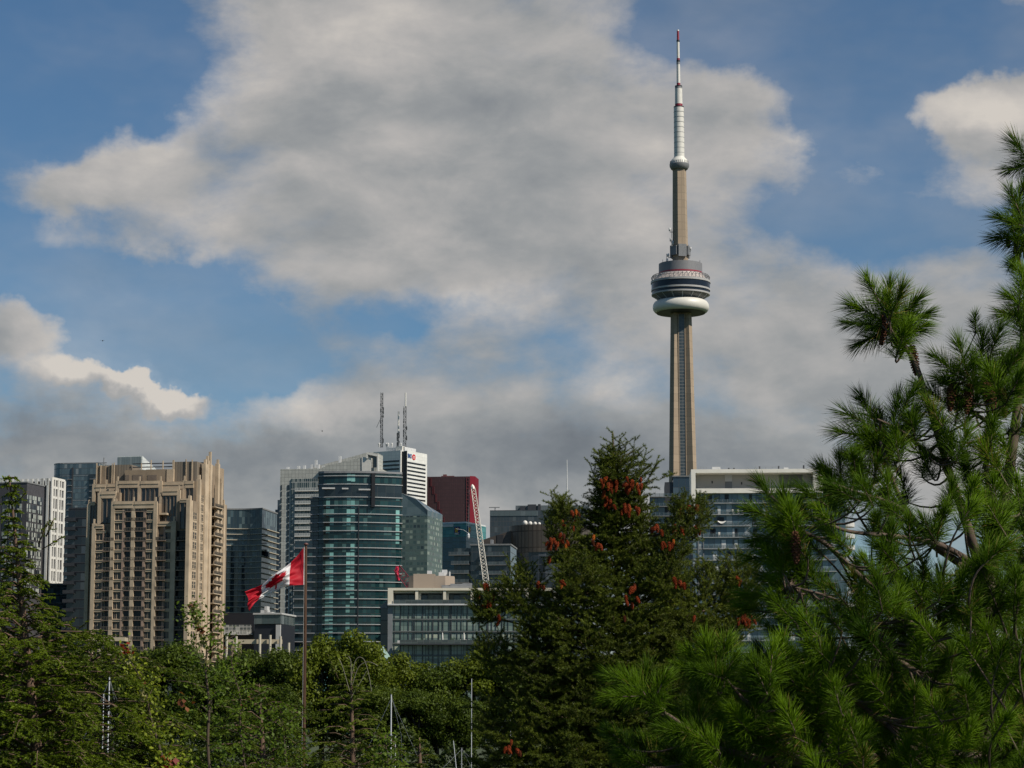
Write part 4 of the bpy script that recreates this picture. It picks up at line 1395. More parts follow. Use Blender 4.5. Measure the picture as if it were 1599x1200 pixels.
def build_grey_group():
    # grey glass tower behind
    b = Bld('grey_glass_tower', 'grey glass office tower with a tall thin rooftop pole', 930, 900, 1500, -4)
    gm = pane('grey_office', 2.0, 3.6, [(0, (0.035, 0.042, 0.048)), (0.5, (0.045, 0.052, 0.058)), (0.85, (0.075, 0.085, 0.09))], 0.2, (0.04, 0.045, 0.05), 0.15, hm=0.4)
    xa = b.X(765, 820)
    zt = b.Z(800, 797)
    MB().box(xa, b.X(916, 820), 0, 30, 1, zt).obj('glass_wall', [gm], b.o)
    xa2, xb2 = b.X(805, 800, 8), b.X(920, 800, 8)
    zz = b.Z(860, 789.5, 8)
    MB().box(xa2, xb2, 8, 28, zt + .003, zz).obj('upper_storey', [pane('upper_grey', 3.0, 3.6, [(0, (0.10, 0.115, 0.12)), (0.5, (0.13, 0.145, 0.15))], 0.2, (0.07, 0.08, 0.085), 0.2)], b.o)
    MB().box(xa, b.X(840, 820), -0.4, 0, b.Z(800, 806), b.Z(800, 798.5)).obj('window_band', [pane('light_band', 3.5, 5, [(0, (0.09, 0.11, 0.115)), (0.5, (0.12, 0.14, 0.145))], 0.2, (0.05, 0.06, 0.06), 0.12)], b.o)
    for pa, pb, pt in ((824, 837, 788), (812, 820, 791), (840, 844, 787.5)):
        MB().box(b.X(pa, 795, 5), b.X(pb, 795, 5), 5, 8, zt, b.Z(pa, pt, 5)).obj('roof_plant', [M_DARK], b.o)
    x, z = b.F(885.3, 718, 12)
    zb = b.Z(885, 789, 12)
    MB().lathe([(0.55, zb - 2), (0.4, zb + 12), (0.22, z)], 6, cx=x, cy=12).obj('roof_pole', [M_LIGHT], b.o)
    MB().tube([(x, 12, b.Z(885, 781, 12)), (b.X(894, 791, 12), 12, b.Z(894, 791, 12))], 0.35, 4).obj('pole_brace', [M_LIGHT], b.o)
    x, z = b.F(773, 792.5, 3)
    MB().box(x - 4, x + 3, 3, 4, z - 0.3, z + 0.2).tube([(x, 3.5, zt), (x, 3.5, z)], 0.3, 4).obj('roof_davit', [M_GREY], b.o)
    # brown drum
    b = Bld('drum_building', 'dark brown drum-fronted building with vertical ribs and white roof domes', 905, 900, 1000, 0)
    zt = b.Z(850, 820)
    xl, xm, xr = b.X(752, 850), b.X(795, 850), b.X(925, 850)
    zl = b.Z(760, 842)
    rib = pane('ribbed_bronze', 1.9, 7.2, [(0, (0.085, 0.068, 0.052)), (0.5, (0.105, 0.082, 0.062))], 0.35, (0.04, 0.032, 0.026), 0.4, hm=0.5, spec=0.4)
    poly = arc((xm + xr) / 2, 10, (xr - xm) / 2, 14, 180, 360, 22) + [(xr, 24), (xm, 24)]
    zb = b.Z(850, 863)
    MB().prism(poly, zb, zt).obj('drum', [rib], b.o)
    MB().prism(offset_poly(poly, -0.4), 1, zb - .003).obj('glass_base', [pane('drum_base', 3.2, 3.6, [(0, (0.02, 0.024, 0.032)), (0.6, (0.035, 0.042, 0.052)), (0.9, (0.09, 0.10, 0.115))], 0.2, (0.06, 0.065, 0.075), 0.15, hm=0.25)], b.o)
    MB().prism([(xl, 6), (xm + 1, 6), (xm + 1, 24), (xl, 24)], 1, [zl, zt - 2, zt - 2, zl]).obj('side_wing', [plain('umber_panel', (0.045, 0.036, 0.03), 0.5)], b.o)
    MB().box(b.X(776, 850), b.X(786, 850), 5.7, 6, b.Z(780, 880), b.Z(780, 834)).obj('window_strip', [M_BLACK], b.o)
    for px, r in ((820, 1.1), (828, 0.9), (835.5, 0.8), (842, 0.7)):
        x = b.X(px, 818, 2)
        MB().lathe([(r * 0.8, zt), (r, zt + r * 0.9), (r * 0.75, zt + r * 1.6), (r * 0.2, zt + r * 1.9)], 10, cx=x, cy=2).obj('roof_dome', [M_WHITE], b.o, True)
    # dark balconied flats
    b = Bld('balconied_flats', 'dark glass flats with stacked balconies behind the white lattice boom', 797, 900, 780, -6)
    xl, xm = b.X(708, 880), b.X(735, 880)
    zt = b.Z(770, 852)
    zl = b.Z(715, 856)
    gm = pane('dim_flats', 1.3, 3.1, [(0, (0.016, 0.022, 0.026)), (0.5, (0.03, 0.04, 0.044)), (0.8, (0.065, 0.08, 0.085))], 0.1, (0.04, 0.046, 0.05), 0.1, hm=0.25, colbias=0.5)
    MB().box(xm, 0, 0, 20, 1, zt).obj('glass_wall', [gm], b.o)
    MB().box(xl, xm - .02, 1.5, 20, 1, zl).obj('glass_wall', [gm], b.o)
    MB().box(xm - .3, .3, -.3, 20, zt + .003, zt + 0.5).obj('roof', [M_GSLAB], b.o)
    FH = 3.1
    for k in range(12):
        z = zt - FH - 0.5 - k * FH
        o = MB().box(xm + 3, -1, -1.4, 0, z - 0.12, z + 0.12).obj('balcony', [M_GSLAB], b.o)
        MB().box(xm + 3, -1, -1.42, -1.4, z + 0.12, z + 1.15).obj('railing', [pane('smoked_rail', 1.2, 1.0, [(0, (0.05, 0.06, 0.065)), (0.5, (0.07, 0.085, 0.09))], 0.08, (0.12, 0.13, 0.13), 0.1)], o)
        dxx = 0.8 if k % 2 else 0.0
        o = MB().box(xl - 1.6 + dxx, xm - 0.5, -0.6, 1.5, z - 0.12 + 0.4, z + 0.12 + 0.4).obj('balcony', [M_GSLAB], b.o)
        MB().box(xl - 1.6 + dxx, xm - 0.5, -0.62, -0.6, z + 0.52, z + 1.5).obj('railing', [MATS['smoked_rail']], o)
    MB().box(b.X(764, 846), b.X(768, 846), 3, 5, zt + 0.5, zt + 2.2).obj('roof_unit', [M_GREY], b.o)


build_grey_group()


# ------------------------------------------------------------------ cranes
def lattice(p0, p1, w0, w1, n, r=0.12):
    p0, p1 = Vector(p0), Vector(p1)
    d = (p1 - p0).normalized()
    a = d.cross(Vector((0, 1, 0))).normalized()
    c = d.cross(a).normalized()
    mb = MB()
    cs = [(-1, -1), (1, -1), (1, 1), (-1, 1)]
    q = lambda f, s: p0.lerp(p1, f) + (w0 + (w1 - w0) * f) * (s[0] * a + s[1] * c)
    for s in cs:
        mb.tube([q(0, s), q(1, s)], r * 1.5, 4)
    for k in range(n):
        f0, f1 = k / n, (k + 1) / n
        for i in range(4):
            s, s2 = cs[i], cs[(i + 1) % 4]
            mb.tube([q(f0, s if k % 2 else s2), q(f1, s2 if k % 2 else s)], r, 4)
    return mb


def build_cranes():
    Y = 640
    base = P(762.5, 935, Y)
    tip = P(739, 764, Y)
    t = thing('lattice_crane', 'white lattice crane boom rising from behind the loft block to the red tower', 'crane', (base.x, Y, 1.2))
    L = lambda p: Vector((p.x - base.x, p.y - Y, p.z - 1.2))
    wm = plain('boom_white', (0.68, 0.64, 0.56), 0.5, 0.1)
    foot = L(P(766, 960, Y))
    lattice(foot, L(tip), 0.85, 0.55, 36, 0.075).obj('boom', [wm], t)
    a = L(tip)
    b_ = L(P(737, 757, Y))
    MB().tube([a, a.lerp(b_, 0.5), b_], [0.6, 0.55, 0.25], 6).obj('boom_head', [wm], t)
    h0, h1 = L(P(732.5, 766, Y)), L(P(731.5, 833, Y))
    MB().tube([b_, h0, h1], 0.05, 4).obj('hoist_cable', [M_GREY], t)
    MB().lathe([(0.1, h1.z - 1.6), (0.35, h1.z - 1.2), (0.35, h1.z - 0.4), (0.1, h1.z)], 8, cx=h1.x, cy=h1.y).obj('hook_block', [M_LIGHT], t)
    MB().tube([L(P(712, 826, Y)), L(P(724, 828, Y)), h1], 0.05, 4).obj('tag_line', [M_LIGHT], t)
    MB().box(-4, 5, -2, 3, 0.4, 3.2).box(-5, 6, -2.6, -1.6, 0, 1.2).box(-5, 6, 2.6, 3.6, 0, 1.2).obj('crawler_base', [plain('crane_red', (0.4, 0.02, 0.03), 0.5)], t)
    MB().tube([(0.5, 0.5, 3.2), foot], 0.9, 6).obj('boom_foot', [wm], t)
    # red gantry of a second crane
    Y = 600
    b0, b1 = P(646, 921, Y), P(619.5, 887, Y)
    t = thing('gantry_crane', 'short red lattice crane arm leaning over the loft roof beside the tan penthouse', 'crane', (b0.x, Y, 1.2))
    L2 = lambda p: Vector((p.x - b0.x, p.y - Y, p.z - 1.2))
    rm = plain('gantry_red', (0.20, 0.02, 0.035), 0.5, 0.15)
    lattice(L2(b0), L2(b1), 1.15, 0.95, 8, 0.065).obj('gantry_arm', [rm], t)
    MB().tube([L2(P(620.5, 885, Y)), L2(P(619.2, 893, Y)), L2(P(622.5, 907, Y))], [0.45, 0.62, 0.4], 6).obj('arm_head', [plain('bright_red', (0.55, 0.012, 0.05), 0.45, 0.1)], t)
    MB().tube([L2(b0), (2.5, 1, 2.5)], 0.8, 6).box(-3, 6, -2, 3, 0.0, 2.5).obj('crane_base', [rm], t)


build_cranes()


# ------------------------------------------------------------------ loft block
def build_loft():
    b = Bld('loft_block', 'long glass loft block with a white framed roof terrace behind the trees', 900, 1000, 570, 0)
    xl = b.X(605.5, 980)
    xr = 0.0
    frame = plain('loft_frame', (0.62, 0.57, 0.46), 0.5, 0.08)
    g = pane('loft_glass', 3.1, 1.0, [(0, (0.10, 0.15, 0.135)), (0.3, (0.17, 0.23, 0.20)), (0.6, (0.26, 0.32, 0.28)), (0.93, (0.40, 0.44, 0.34))], 0.13, (0.025, 0.034, 0.032), 0.12, hm=0.05, sub=0.30, spec=0.5)
    gt = pane('terrace_glass', 1.6, 3.2, [(0, (0.025, 0.04, 0.045)), (0.5, (0.04, 0.06, 0.065)), (0.85, (0.08, 0.10, 0.10))], 0.12, (0.02, 0.03, 0.03), 0.1)
    z = lambda py, y=0: b.Z(720, py, y)
    zs = z(943.5)
    MB().box(b.X(612, 980), xr, 0.3, 20, 1, zs - 0.3).obj('glass_wall', [g], b.o)
    MB().box(xl, b.X(613, 980), 0.0, 20, 1, zs - 0.3).obj('end_pier', [plain('zinc', (0.17, 0.18, 0.185), 0.5)], b.o)
    MB().box(b.X(608, 980), xr, 4.0, 20, zs + .003, z(921)).obj('terrace_glazing', [gt], b.o)
    MB().box(xl, xr, -1.2, 20, zs - 0.35, zs).obj('terrace_slab', [M_LIGHT], b.o)
    MB().box(xl, xr, -0.9, 20, z(922.6), z(918.8)).obj('roof_frame', [frame], b.o)
    MB().box(xl, xl + 1.3, -0.9, 20, zs + .002, z(922.6) - .002).obj('frame_end', [frame], b.o)
    for px in (651.5, 695, 738, 781, 824, 867):
        x = b.X(px, 930)
        mb = MB().box(x - 0.45, x + 0.25, -0.7, 3.9, zs + .002, z(922.6) - .002)
        mb.box(x + 0.26, x + 0.9, 0.6, 1.2, zs + .002, z(922.6) - .002)
        mb.obj('frame_post', [frame], b.o)
    # rolled blinds under the roof, one per bay
    xs = [609, 651, 694.5, 737.5, 780.5, 823.5, 866.5]
    for pa, pb in zip(xs, xs[1:]):
        MB().box(b.X(pa, 925) + 0.7, b.X(pb, 925) - 0.6, 0.2, 0.5, z(926.5), z(923)).obj('awning', [plain('awning_cream', (0.5, 0.47, 0.38), 0.7)], b.o)
    rl = MB().box(xl + 1.4, xr, -1.15, -1.1, zs + .002, zs + 1.0)
    rl.obj('terrace_railing', [pane('loft_rail', 1.5, 1, [(0, (0.05, 0.06, 0.06)), (0.5, (0.07, 0.085, 0.08))], 0.07, (0.1, 0.1, 0.1), 0.1)], b.o)
    for py in (967.5, 986.5, 1005, 1024):
        zz = z(py)
        MB().box(b.X(613, 980), xr, 0.0, 0.35, zz - 0.17, zz + 0.17).obj('floor_band', [plain('loft_band', (0.085, 0.095, 0.092), 0.6)], b.o)
    # vertical double mullions
    rs = random.Random(4)
    px = 616.0
    while px < 899:
        wdt = rs.choice((0.06, 0.07, 0.12))
        x = b.X(px, 980)
        MB().box(x - wdt, x + wdt, 0.1, 0.3, 1, zs - 0.36).obj('mullion', [M_DARK], b.o)
        px += rs.choice((3.0, 6.5, 9.5, 12.5))
    zb = z(1006)
    xa, xb = b.X(625, 1000), b.X(763, 1000)
    bal = MB().box(xa, xb, -2.6, 0.0, zb - 0.25, zb).obj('balcony', [M_DARK], b.o)
    MB().box(xa, xb, -2.6, -2.55, zb + .002, zb + 0.95).obj('railing', [MATS['loft_rail']], bal)
    MB().box(b.X(762, 1000), b.X(786, 1000), -2.5, 0.0, zb - 0.2, zb + 1.1).obj('balcony', [M_DARK], b.o)
    # penthouse plant on the roof
    tanm = plain('tan_plant', (0.29, 0.235, 0.185), 0.8, 0.06, 0.1)
    zr = z(918.8)
    x1, x2, x3 = b.X(645.5, 900, 8), b.X(679, 900, 8), b.X(709, 900, 8)
    MB().box(x1, x2, 8, 16, zr, b.Z(660, 896.5, 8)).obj('penthouse', [tanm], b.o)
    MB().prism([(x2 + .02, 8), (x3 - 2.2, 8), (x3, 10), (x3, 16), (x2 + .02, 16)], zr, b.Z(695, 899.5, 8)).obj('penthouse', [tanm], b.o)
    MB().prism([(b.X(638, 900, 8), 9), (x1 - .02, 8.2), (x1 - .02, 14), (b.X(638, 900, 8), 14)], zr, b.Z(640, 899, 8)).obj('penthouse', [tanm], b.o)
    for pa, pb, pt, yy in ((667, 674, 891.5, 10), (685, 694, 894, 10), (690, 698, 890, 11), (701, 703, 893, 10)):
        MB().box(b.X(pa, 895, yy), b.X(pb, 895, yy), yy, yy + 3, b.Z(690, 899.6, 8), b.Z(pa, pt, yy)).obj('roof_unit', [M_LIGHT], b.o)
    for pa, pb, pt in ((689, 704, 913.5), (703, 722, 911.5), (722, 737, 910.5), (690, 735, 915)):
        MB().box(b.X(pa, 915, 5), b.X(pb, 915, 5), 5 + (pa % 3) * 0.7, 7, zr, b.Z(pa, pt, 5)).obj('roof_unit', [M_GREY], b.o)
    # stair tower at the dark left end
    b2 = Bld('stair_block', 'dark glass stair block at the end of the loft block', 605.3, 1000, 578, 0)
    MB().prism([(b2.X(594, 980), 0), (-0.05, 0), (-0.05, 14), (b2.X(594, 980), 14)], 1, [b2.Z(595, 948), b2.Z(604, 938), b2.Z(604, 938), b2.Z(595, 948)]).obj('glass_wall', [pane('stair_glass', 2.0, 3.4, [(0, (0.012, 0.02, 0.026)), (0.6, (0.02, 0.032, 0.038))], 0.1, (0.02, 0.026, 0.03), 0.1, hm=0.15)], b2.o)
    MB().prism([(b2.X(593.5, 980), -0.4), (-0.05, -0.4), (-0.05, 14), (b2.X(593.5, 980), 14)], b2.Z(595, 950), [b2.Z(595, 947.4), b2.Z(604, 937.4), b2.Z(604, 937.4), b2.Z(595, 947.4)]).obj('roof', [M_GREY], b2.o)
    # things standing on the balcony
    zz = zb + 1.2
    oy = b.c.y - 1.3
    for px, lab in ((691, 'closed white parasol on the loft balcony, nearer the penthouse end'), (724.5, 'closed white parasol on the loft balcony, beside the spruce')):
        x = b.c.x + b.X(px, 990, -1.3)
        t = thing('parasol', lab, 'parasol', (x, oy, zb + 1.2), group='closed parasols on the loft balcony')
        MB().lathe([(0.04, 0), (0.04, 0.7)], 8).obj('pole', [M_GREY], t)
        MB().lathe([(0.14, 0.6), (0.24, 0.75), (0.19, 1.8), (0.10, 2.6), (0.03, 2.75)], 10).obj('canopy', [M_WHITE], t, True)
    seats = [(628, 'pale outdoor sofa on the loft balcony at the far left end', 2.4), (639, 'pale outdoor sofa on the loft balcony beside the leftmost sofa', 1.6)]
    for px, lab, wd in seats:
        x = b.c.x + b.X(px, 1000, -1.5)
        t = thing('outdoor_sofa', lab, 'sofa', (x, oy - 0.2, zb + 1.2), group='sofas on the loft balcony')
        MB().box(-wd / 2, wd / 2, -0.4, 0.4, 0.12, 0.45).obj('seat', [M_WSLAB], t)
        MB().box(-wd / 2, wd / 2, 0.25, 0.45, 0.453, 0.85).obj('backrest', [M_WSLAB], t)
        for sx in (-1, 1):
            MB().box(sx * (wd / 2 - 0.1) - 0.1, sx * (wd / 2 - 0.1) + 0.1, -0.4, 0.249, 0.453, 0.65).obj('armrest', [M_WSLAB], t)
    first = None
    for i, (px, lab) in enumerate(((719, 'white folding chair left of the right-hand parasol on the loft balcony'), (728.5, 'white folding chair just right of the right-hand parasol on the loft balcony'), (734, 'white folding chair farthest toward the spruce on the loft balcony'))):
        x = b.c.x + b.X(px, 1000, -1.5)
        t = thing('folding_chair', lab, 'chair', (x, oy - 0.3, zb + 1.2), R(30 * i), group='white chairs on the loft balcony')
        MB().box(-0.25, 0.25, -0.25, 0.25, 0.42, 0.47).obj('seat', [M_WHITE], t)
        MB().tube([(0, 0.22, 0.47), (0, 0.4, 1.0)], 0.16, 5).obj('backrest', [M_WHITE], t)
        for sx in (-1, 1):
            MB().tube([(sx * 0.22, -0.2, 0), (sx * 0.22, 0.1, 0.42)], 0.03, 4).obj('leg', [M_WHITE], t)
            MB().tube([(sx * 0.22, 0.22, 0), (sx * 0.22, -0.1, 0.42)], 0.03, 4).obj('leg', [M_WHITE], t)
    gm = leafy('balcony_plant', (0.02, 0.05, 0.012), (0.06, 0.12, 0.03))
    for i, (px, py, yo, lab) in enumerate(((652, 936, 1.0, 'potted shrub on the loft roof terrace at the left white post'), (694, 936, 1.0, 'potted shrub on the loft roof terrace at the middle white post'),
                                           (659, 997, -1.6, 'potted shrub on the loft balcony right of the sofas'), (707, 998, -1.6, 'potted shrub on the loft balcony between the parasols'))):
        x = b.c.x + b.X(px, py, yo)
        base = zs if py < 940 else zb
        t = thing('potted_shrub', lab, 'plant', (x, b.c.y + yo, base + 1.2), group='potted shrubs on the loft block')
        MB().lathe([(0.3, 0.0), (0.4, 0.5)], 10).obj('pot', [M_GREY], t)
        k = 160
        V = rng.normal(0, 0.38, (k, 3)) + np.array([0, 0, 1.0])
        leaf_quads(t, 'foliage', V, 0.16, gm)


def leaf_quads(parent, name, C, size, mat, outward=None, aspect=0.7, seed=0, loc=None):
    """one small bent leaf (two quads) per centre in C"""
    r = np.random.default_rng(seed + len(C))
    n = len(C)
    d = r.normal(size=(n, 3))
    if outward is not None:
        d = d * 0.7 + outward
    d /= np.linalg.norm(d, axis=1, keepdims=True) + 1e-9
    ref = r.normal(size=(n, 3))
    a = np.cross(d, ref)
    a /= np.linalg.norm(a, axis=1, keepdims=True) + 1e-9
    b = np.cross(d, a)
    s = size * r.uniform(0.65, 1.35, (n, 1))
    A, B = a * s * 0.5, b * s * 0.5 * aspect
    V = np.stack([C - A, C - B + d * s * 0.12, C + A, C + B + d * s * 0.12], 1).reshape(-1, 3)
    Fc = np.arange(n * 4).reshape(n, 4)
    tint = np.repeat(r.uniform(0, 1, n) ** 1.5, 4)
    return put(name, np_mesh(name, V, Fc, mat, tint), parent, loc)


build_loft()


# ------------------------------------------------------------------ right-hand apartment slab
def build_right():
    b = Bld('apartment_slab', 'wide glass apartment slab with a white framed open roof storey, right of the tower', 1322, 900, 600, -3)
    FH = 2.98
    xl = b.X(1082, 850)
    zt = b.Z(1180, 733.5)
    zp = b.Z(1180, 768)
    g = pane('slab_glass', 1.55, 2.98, [(0, (0.085, 0.135, 0.165)), (0.35, (0.125, 0.185, 0.22)), (0.6, (0.19, 0.26, 0.29)), (0.82, (0.03, 0.04, 0.045)), (0.93, (0.34, 0.37, 0.38))], 0.1, (0.05, 0.06, 0.065), 0.1, hm=0.16, colbias=0.5)
    MB().box(xl, 0, 0, 18, 1, zp - 0.4).obj('glass_wall', [g], b.o)
    fr = plain('frame_white', (0.76, 0.72, 0.64), 0.5, 0.06)
    xe = b.X(1284, 750)
    MB().box(xl - 0.3, xe, -1.2, 17, b.Z(1180, 739.2), zt).obj('roof_frame', [fr], b.o)
    MB().box(xl + 1.0, xe - 1.0, -1.2, 17, zp - 0.45, b.Z(1180, 763.4)).obj('roof_frame', [fr], b.o)
    MB().box(xl - 0.3, xl + 0.85, -1.2, 17, b.Z(1085, 792), b.Z(1180, 739.2) - .003).obj('frame_post', [fr], b.o)
    zz0, zz1 = zp - 0.45, b.Z(1180, 739.2) - .004
    MB().prism([(xe - 2.4, -1.1), (xe - 0.9, -1.1), (xe + 0.6, 1.5), (xe + 0.6, 6), (xe - 2.4, 6)], zz0, zz1).obj('frame_end', [fr], b.o)
    MB().box(xl + 0.9, xe - 2.5, 4, 14, b.Z(1180, 763.4) + .003, zz1).obj('roof_storey', [plain('pale_render', (0.42, 0.40, 0.38), 0.8, 0.06, 0.1)], b.o)
    for pa, pb, pt, pbm, m in ((1132, 1143, 740.5, 752, plain('pale_panel', (0.55, 0.55, 0.57), 0.6, 0.05)), (1132, 1143, 752.2, 763, M_GREY), (1217, 1253, 741, 763, plain('mid_panel', (0.13, 0.13, 0.135), 0.6, 0.1)), (1111, 1113, 751, 755, M_DARK), (1157, 1159, 753, 757, M_DARK)):
        MB().box(b.X(pa, 750, 4), b.X(pb, 750, 4), 3.85, 4.0, b.Z(1180, pbm, 4), b.Z(1180, pt, 4)).obj('wall_panel', [m], b.o)
    # roof clutter
    for pa, pb, pt in ((1112, 1125, 729.5), (1224, 1231, 730.5)):
        MB().box(b.X(pa, 731, 6), b.X(pb, 731, 6), 6, 9, zt, b.Z(pa, pt, 6)).obj('roof_unit', [M_LIGHT], b.o)
    rr = MB()
    for pa, pb in ((1090, 1103), (1185, 1217)):
        xa, xb = b.X(pa, 731, 2), b.X(pb, 731, 2)
        z1 = b.Z(pa, 729.5, 2)
        rr.box(xa, xb, 2, 2.08, z1 - 0.06, z1)
        for k in range(4):
            xx = xa + (xb - xa) * k / 3
            rr.box(xx - 0.04, xx + 0.04, 2, 2.08, zt, z1)
    rr.obj('roof_railing', [M_GREY], b.o)
    for px, pt in ((1186, 728.5), (1216, 728), (1255, 726.8), (1138, 731), (1146, 731)):
        x = b.X(px, 731, 3)
        MB().box(x - 0.2, x + 0.2, 3, 3.4, zt, b.Z(px, pt, 3)).obj('roof_vent', [M_DARK], b.o)
    # balconies: one slab per storey and stack, glass railings
    smr = pane('blue_rail', 1.3, 1.05, [(0, (0.065, 0.10, 0.12)), (0.5, (0.09, 0.13, 0.15))], 0.06, (0.20, 0.215, 0.22), 0.08, alpha=0.3)
    zf = [b.Z(1160, 786.3) - FH * k for k in range(16)]
    stacks = [(1098, 1172), (1176, 1236), (1242, 1306)]
    for pa, pb in stacks:
        xa, xb = b.X(pa, 850), b.X(pb, 850)
        sl = MB().box(0, xb - xa, -0.8, 0, -0.09, 0.09).mesh('balcony', [plain('balcony_edge', (0.30, 0.31, 0.31), 0.6, 0.1)])
        rm = MB().box(0.03, xb - xa - 0.03, -0.82, -0.78, 0.11, 1.0).mesh('railing', [smr])
        for z in zf:
            o = put('balcony', sl, b.o, (xa, 0, z))
            put('railing', rm, o)
    # doors and drawn blinds set into the glazing, storey by storey
    rs = random.Random(12)
    dk, wb = M_BLACK, plain('drawn_blind', (0.52, 0.53, 0.52), 0.7)
    for i, z in enumerate(zf):
        for k in range(7 if i < 13 else 0):
            px = rs.uniform(1104, 1300)
            x = b.X(px, 850)
            MB().box(x, x + rs.choice((0.8, 1.1)), -0.06, 0.0, z + 0.14, z + 2.35).obj('balcony_door', [dk if rs.random() < 0.72 else wb], b.o)
    for px in (1090.5, 1098.5):
        MB().box(b.X(px, 850) - 0.12, b.X(px, 850) + 0.12, -0.25, 0.0, 1, zp - 0.5).obj('mullion', [M_GSLAB], b.o)
    for z in zf:
        MB().box(xl, b.X(1097.8, 850), -0.15, 0.0, z - 0.15, z + 0.15).obj('floor_slab', [M_GSLAB], b.o)
    # curved end balconies past the right corner
    for k in range(2, 10):
        z = zf[k] if k < len(zf) else 0
        pts = [(0.02, 0)] + [(2.0 * sin(R(a)) + 0.6, 3 - 3 * cos(R(a))) for a in range(0, 181, 20)] + [(0.02, 6)]
        o = MB().prism(pts, z - 0.2, z + 0.9).obj('end_balcony', [plain('end_white', (0.5, 0.49, 0.46), 0.6)], b.o)
    # balcony furniture (things of their own)
    def at(px, k, yo=-0.9):
        return (b.c.x + b.ca * b.X(px, 800, yo) - b.sa * yo, b.c.y + b.sa * b.X(px, 800, yo) + b.ca * yo, zf[k] + 0.133 + 1.2)
    chairs = [(1145, 1, 'white chair on the second balcony of the slab, leftmost of three'), (1153, 1, 'white chair on the second balcony of the slab, middle of three'), (1160, 1, 'white chair on the second balcony of the slab, rightmost of three'),
              (1123, 3, 'white chair on a lower balcony of the slab, by the spruce tip')]
    for px, k, lab in chairs:
        t = thing('balcony_chair', lab, 'chair', at(px, k, -0.45), R(px * 7 % 60), group='white chairs on the slab balconies')
        MB().box(-0.25, 0.25, -0.22, 0.22, 0.42, 0.48).obj('seat', [M_WHITE], t)
        MB().box(-0.25, 0.25, 0.18, 0.24, 0.483, 1.25).obj('backrest', [M_WHITE], t)
        for sx in (-1, 1):
            for sy in (-1, 1):
                MB().box(sx * 0.21 - 0.03, sx * 0.21 + 0.03, sy * 0.17 - 0.03, sy * 0.17 + 0.03, 0, 0.418).obj('leg', [M_WHITE], t)
    p = at(1127, 2, -0.95)
    hm = MB()
    n = 10
    for i in range(n):
        f0, f1 = i / n, (i + 1) / n
        h = lambda f: 1.15 - 0.42 * sin(pi * f)
        wv = lambda f: 0.15 + 0.4 * sin(pi * f)
        x0_, x1_ = -1.1 + 2.2 * f0, -1.1 + 2.2 * f1
        hm.face([(x0_, -0.1, h(f0) - wv(f0) * .5), (x1_, -0.1, h(f1) - wv(f1) * .5), (x1_, 0.05, h(f1) + wv(f1) * .5), (x0_, 0.05, h(f0) + wv(f0) * .5)])
    o = hm.obj('hammock', [M_WHITE])
    o.location = p
    tag(o, 'white hammock slung on the third balcony of the slab', 'hammock')
    # dark blue glass tower just left of it
    b = Bld('blue_glass_block', 'dark blue glass block between the tall tower and the apartment slab', 1083, 900, 720, -3)
    bm = pane('deep_blue_glass', 2.2, 3.0, [(0, (0.018, 0.03, 0.045)), (0.5, (0.03, 0.048, 0.066)), (0.8, (0.06, 0.085, 0.105))], 0.1, (0.02, 0.026, 0.034), 0.1, hm=0.15, spec=0.9)
    xa, xm = b.X(1015, 850), b.X(1052, 850)
    z1, z2, z3 = b.Z(1070, 745), b.Z(1040, 753), b.Z(1040, 777)
    MB().box(xm, 0.0, 0, 18, 1, z1).obj('glass_wall', [bm], b.o)
    MB().box(b.X(1039, 850), xm - 0.02, 0.6, 18, 1, z2).obj('wall', [M_DARK], b.o)
    MB().box(xa, b.X(1039, 850) - 0.02, -0.6, 18, 1, z3).obj('glass_wall', [bm], b.o)
    MB().box(xm - 0.2, 0.0, -0.3, 18, z1 + .003, z1 + 0.4).obj('roof', [M_GSLAB], b.o)
    for k in range(14):
        z = z3 - 3.0 * k
        o = MB().box(xa, b.X(1064, 850), -2.0, -0.6, z - 0.12, z + 0.12).obj('balcony', [M_GSLAB], b.o)
        MB().box(xa, b.X(1064, 850), -2.02, -1.98, z + 0.12, z + 1.1).obj('railing', [smr], o)


build_right()


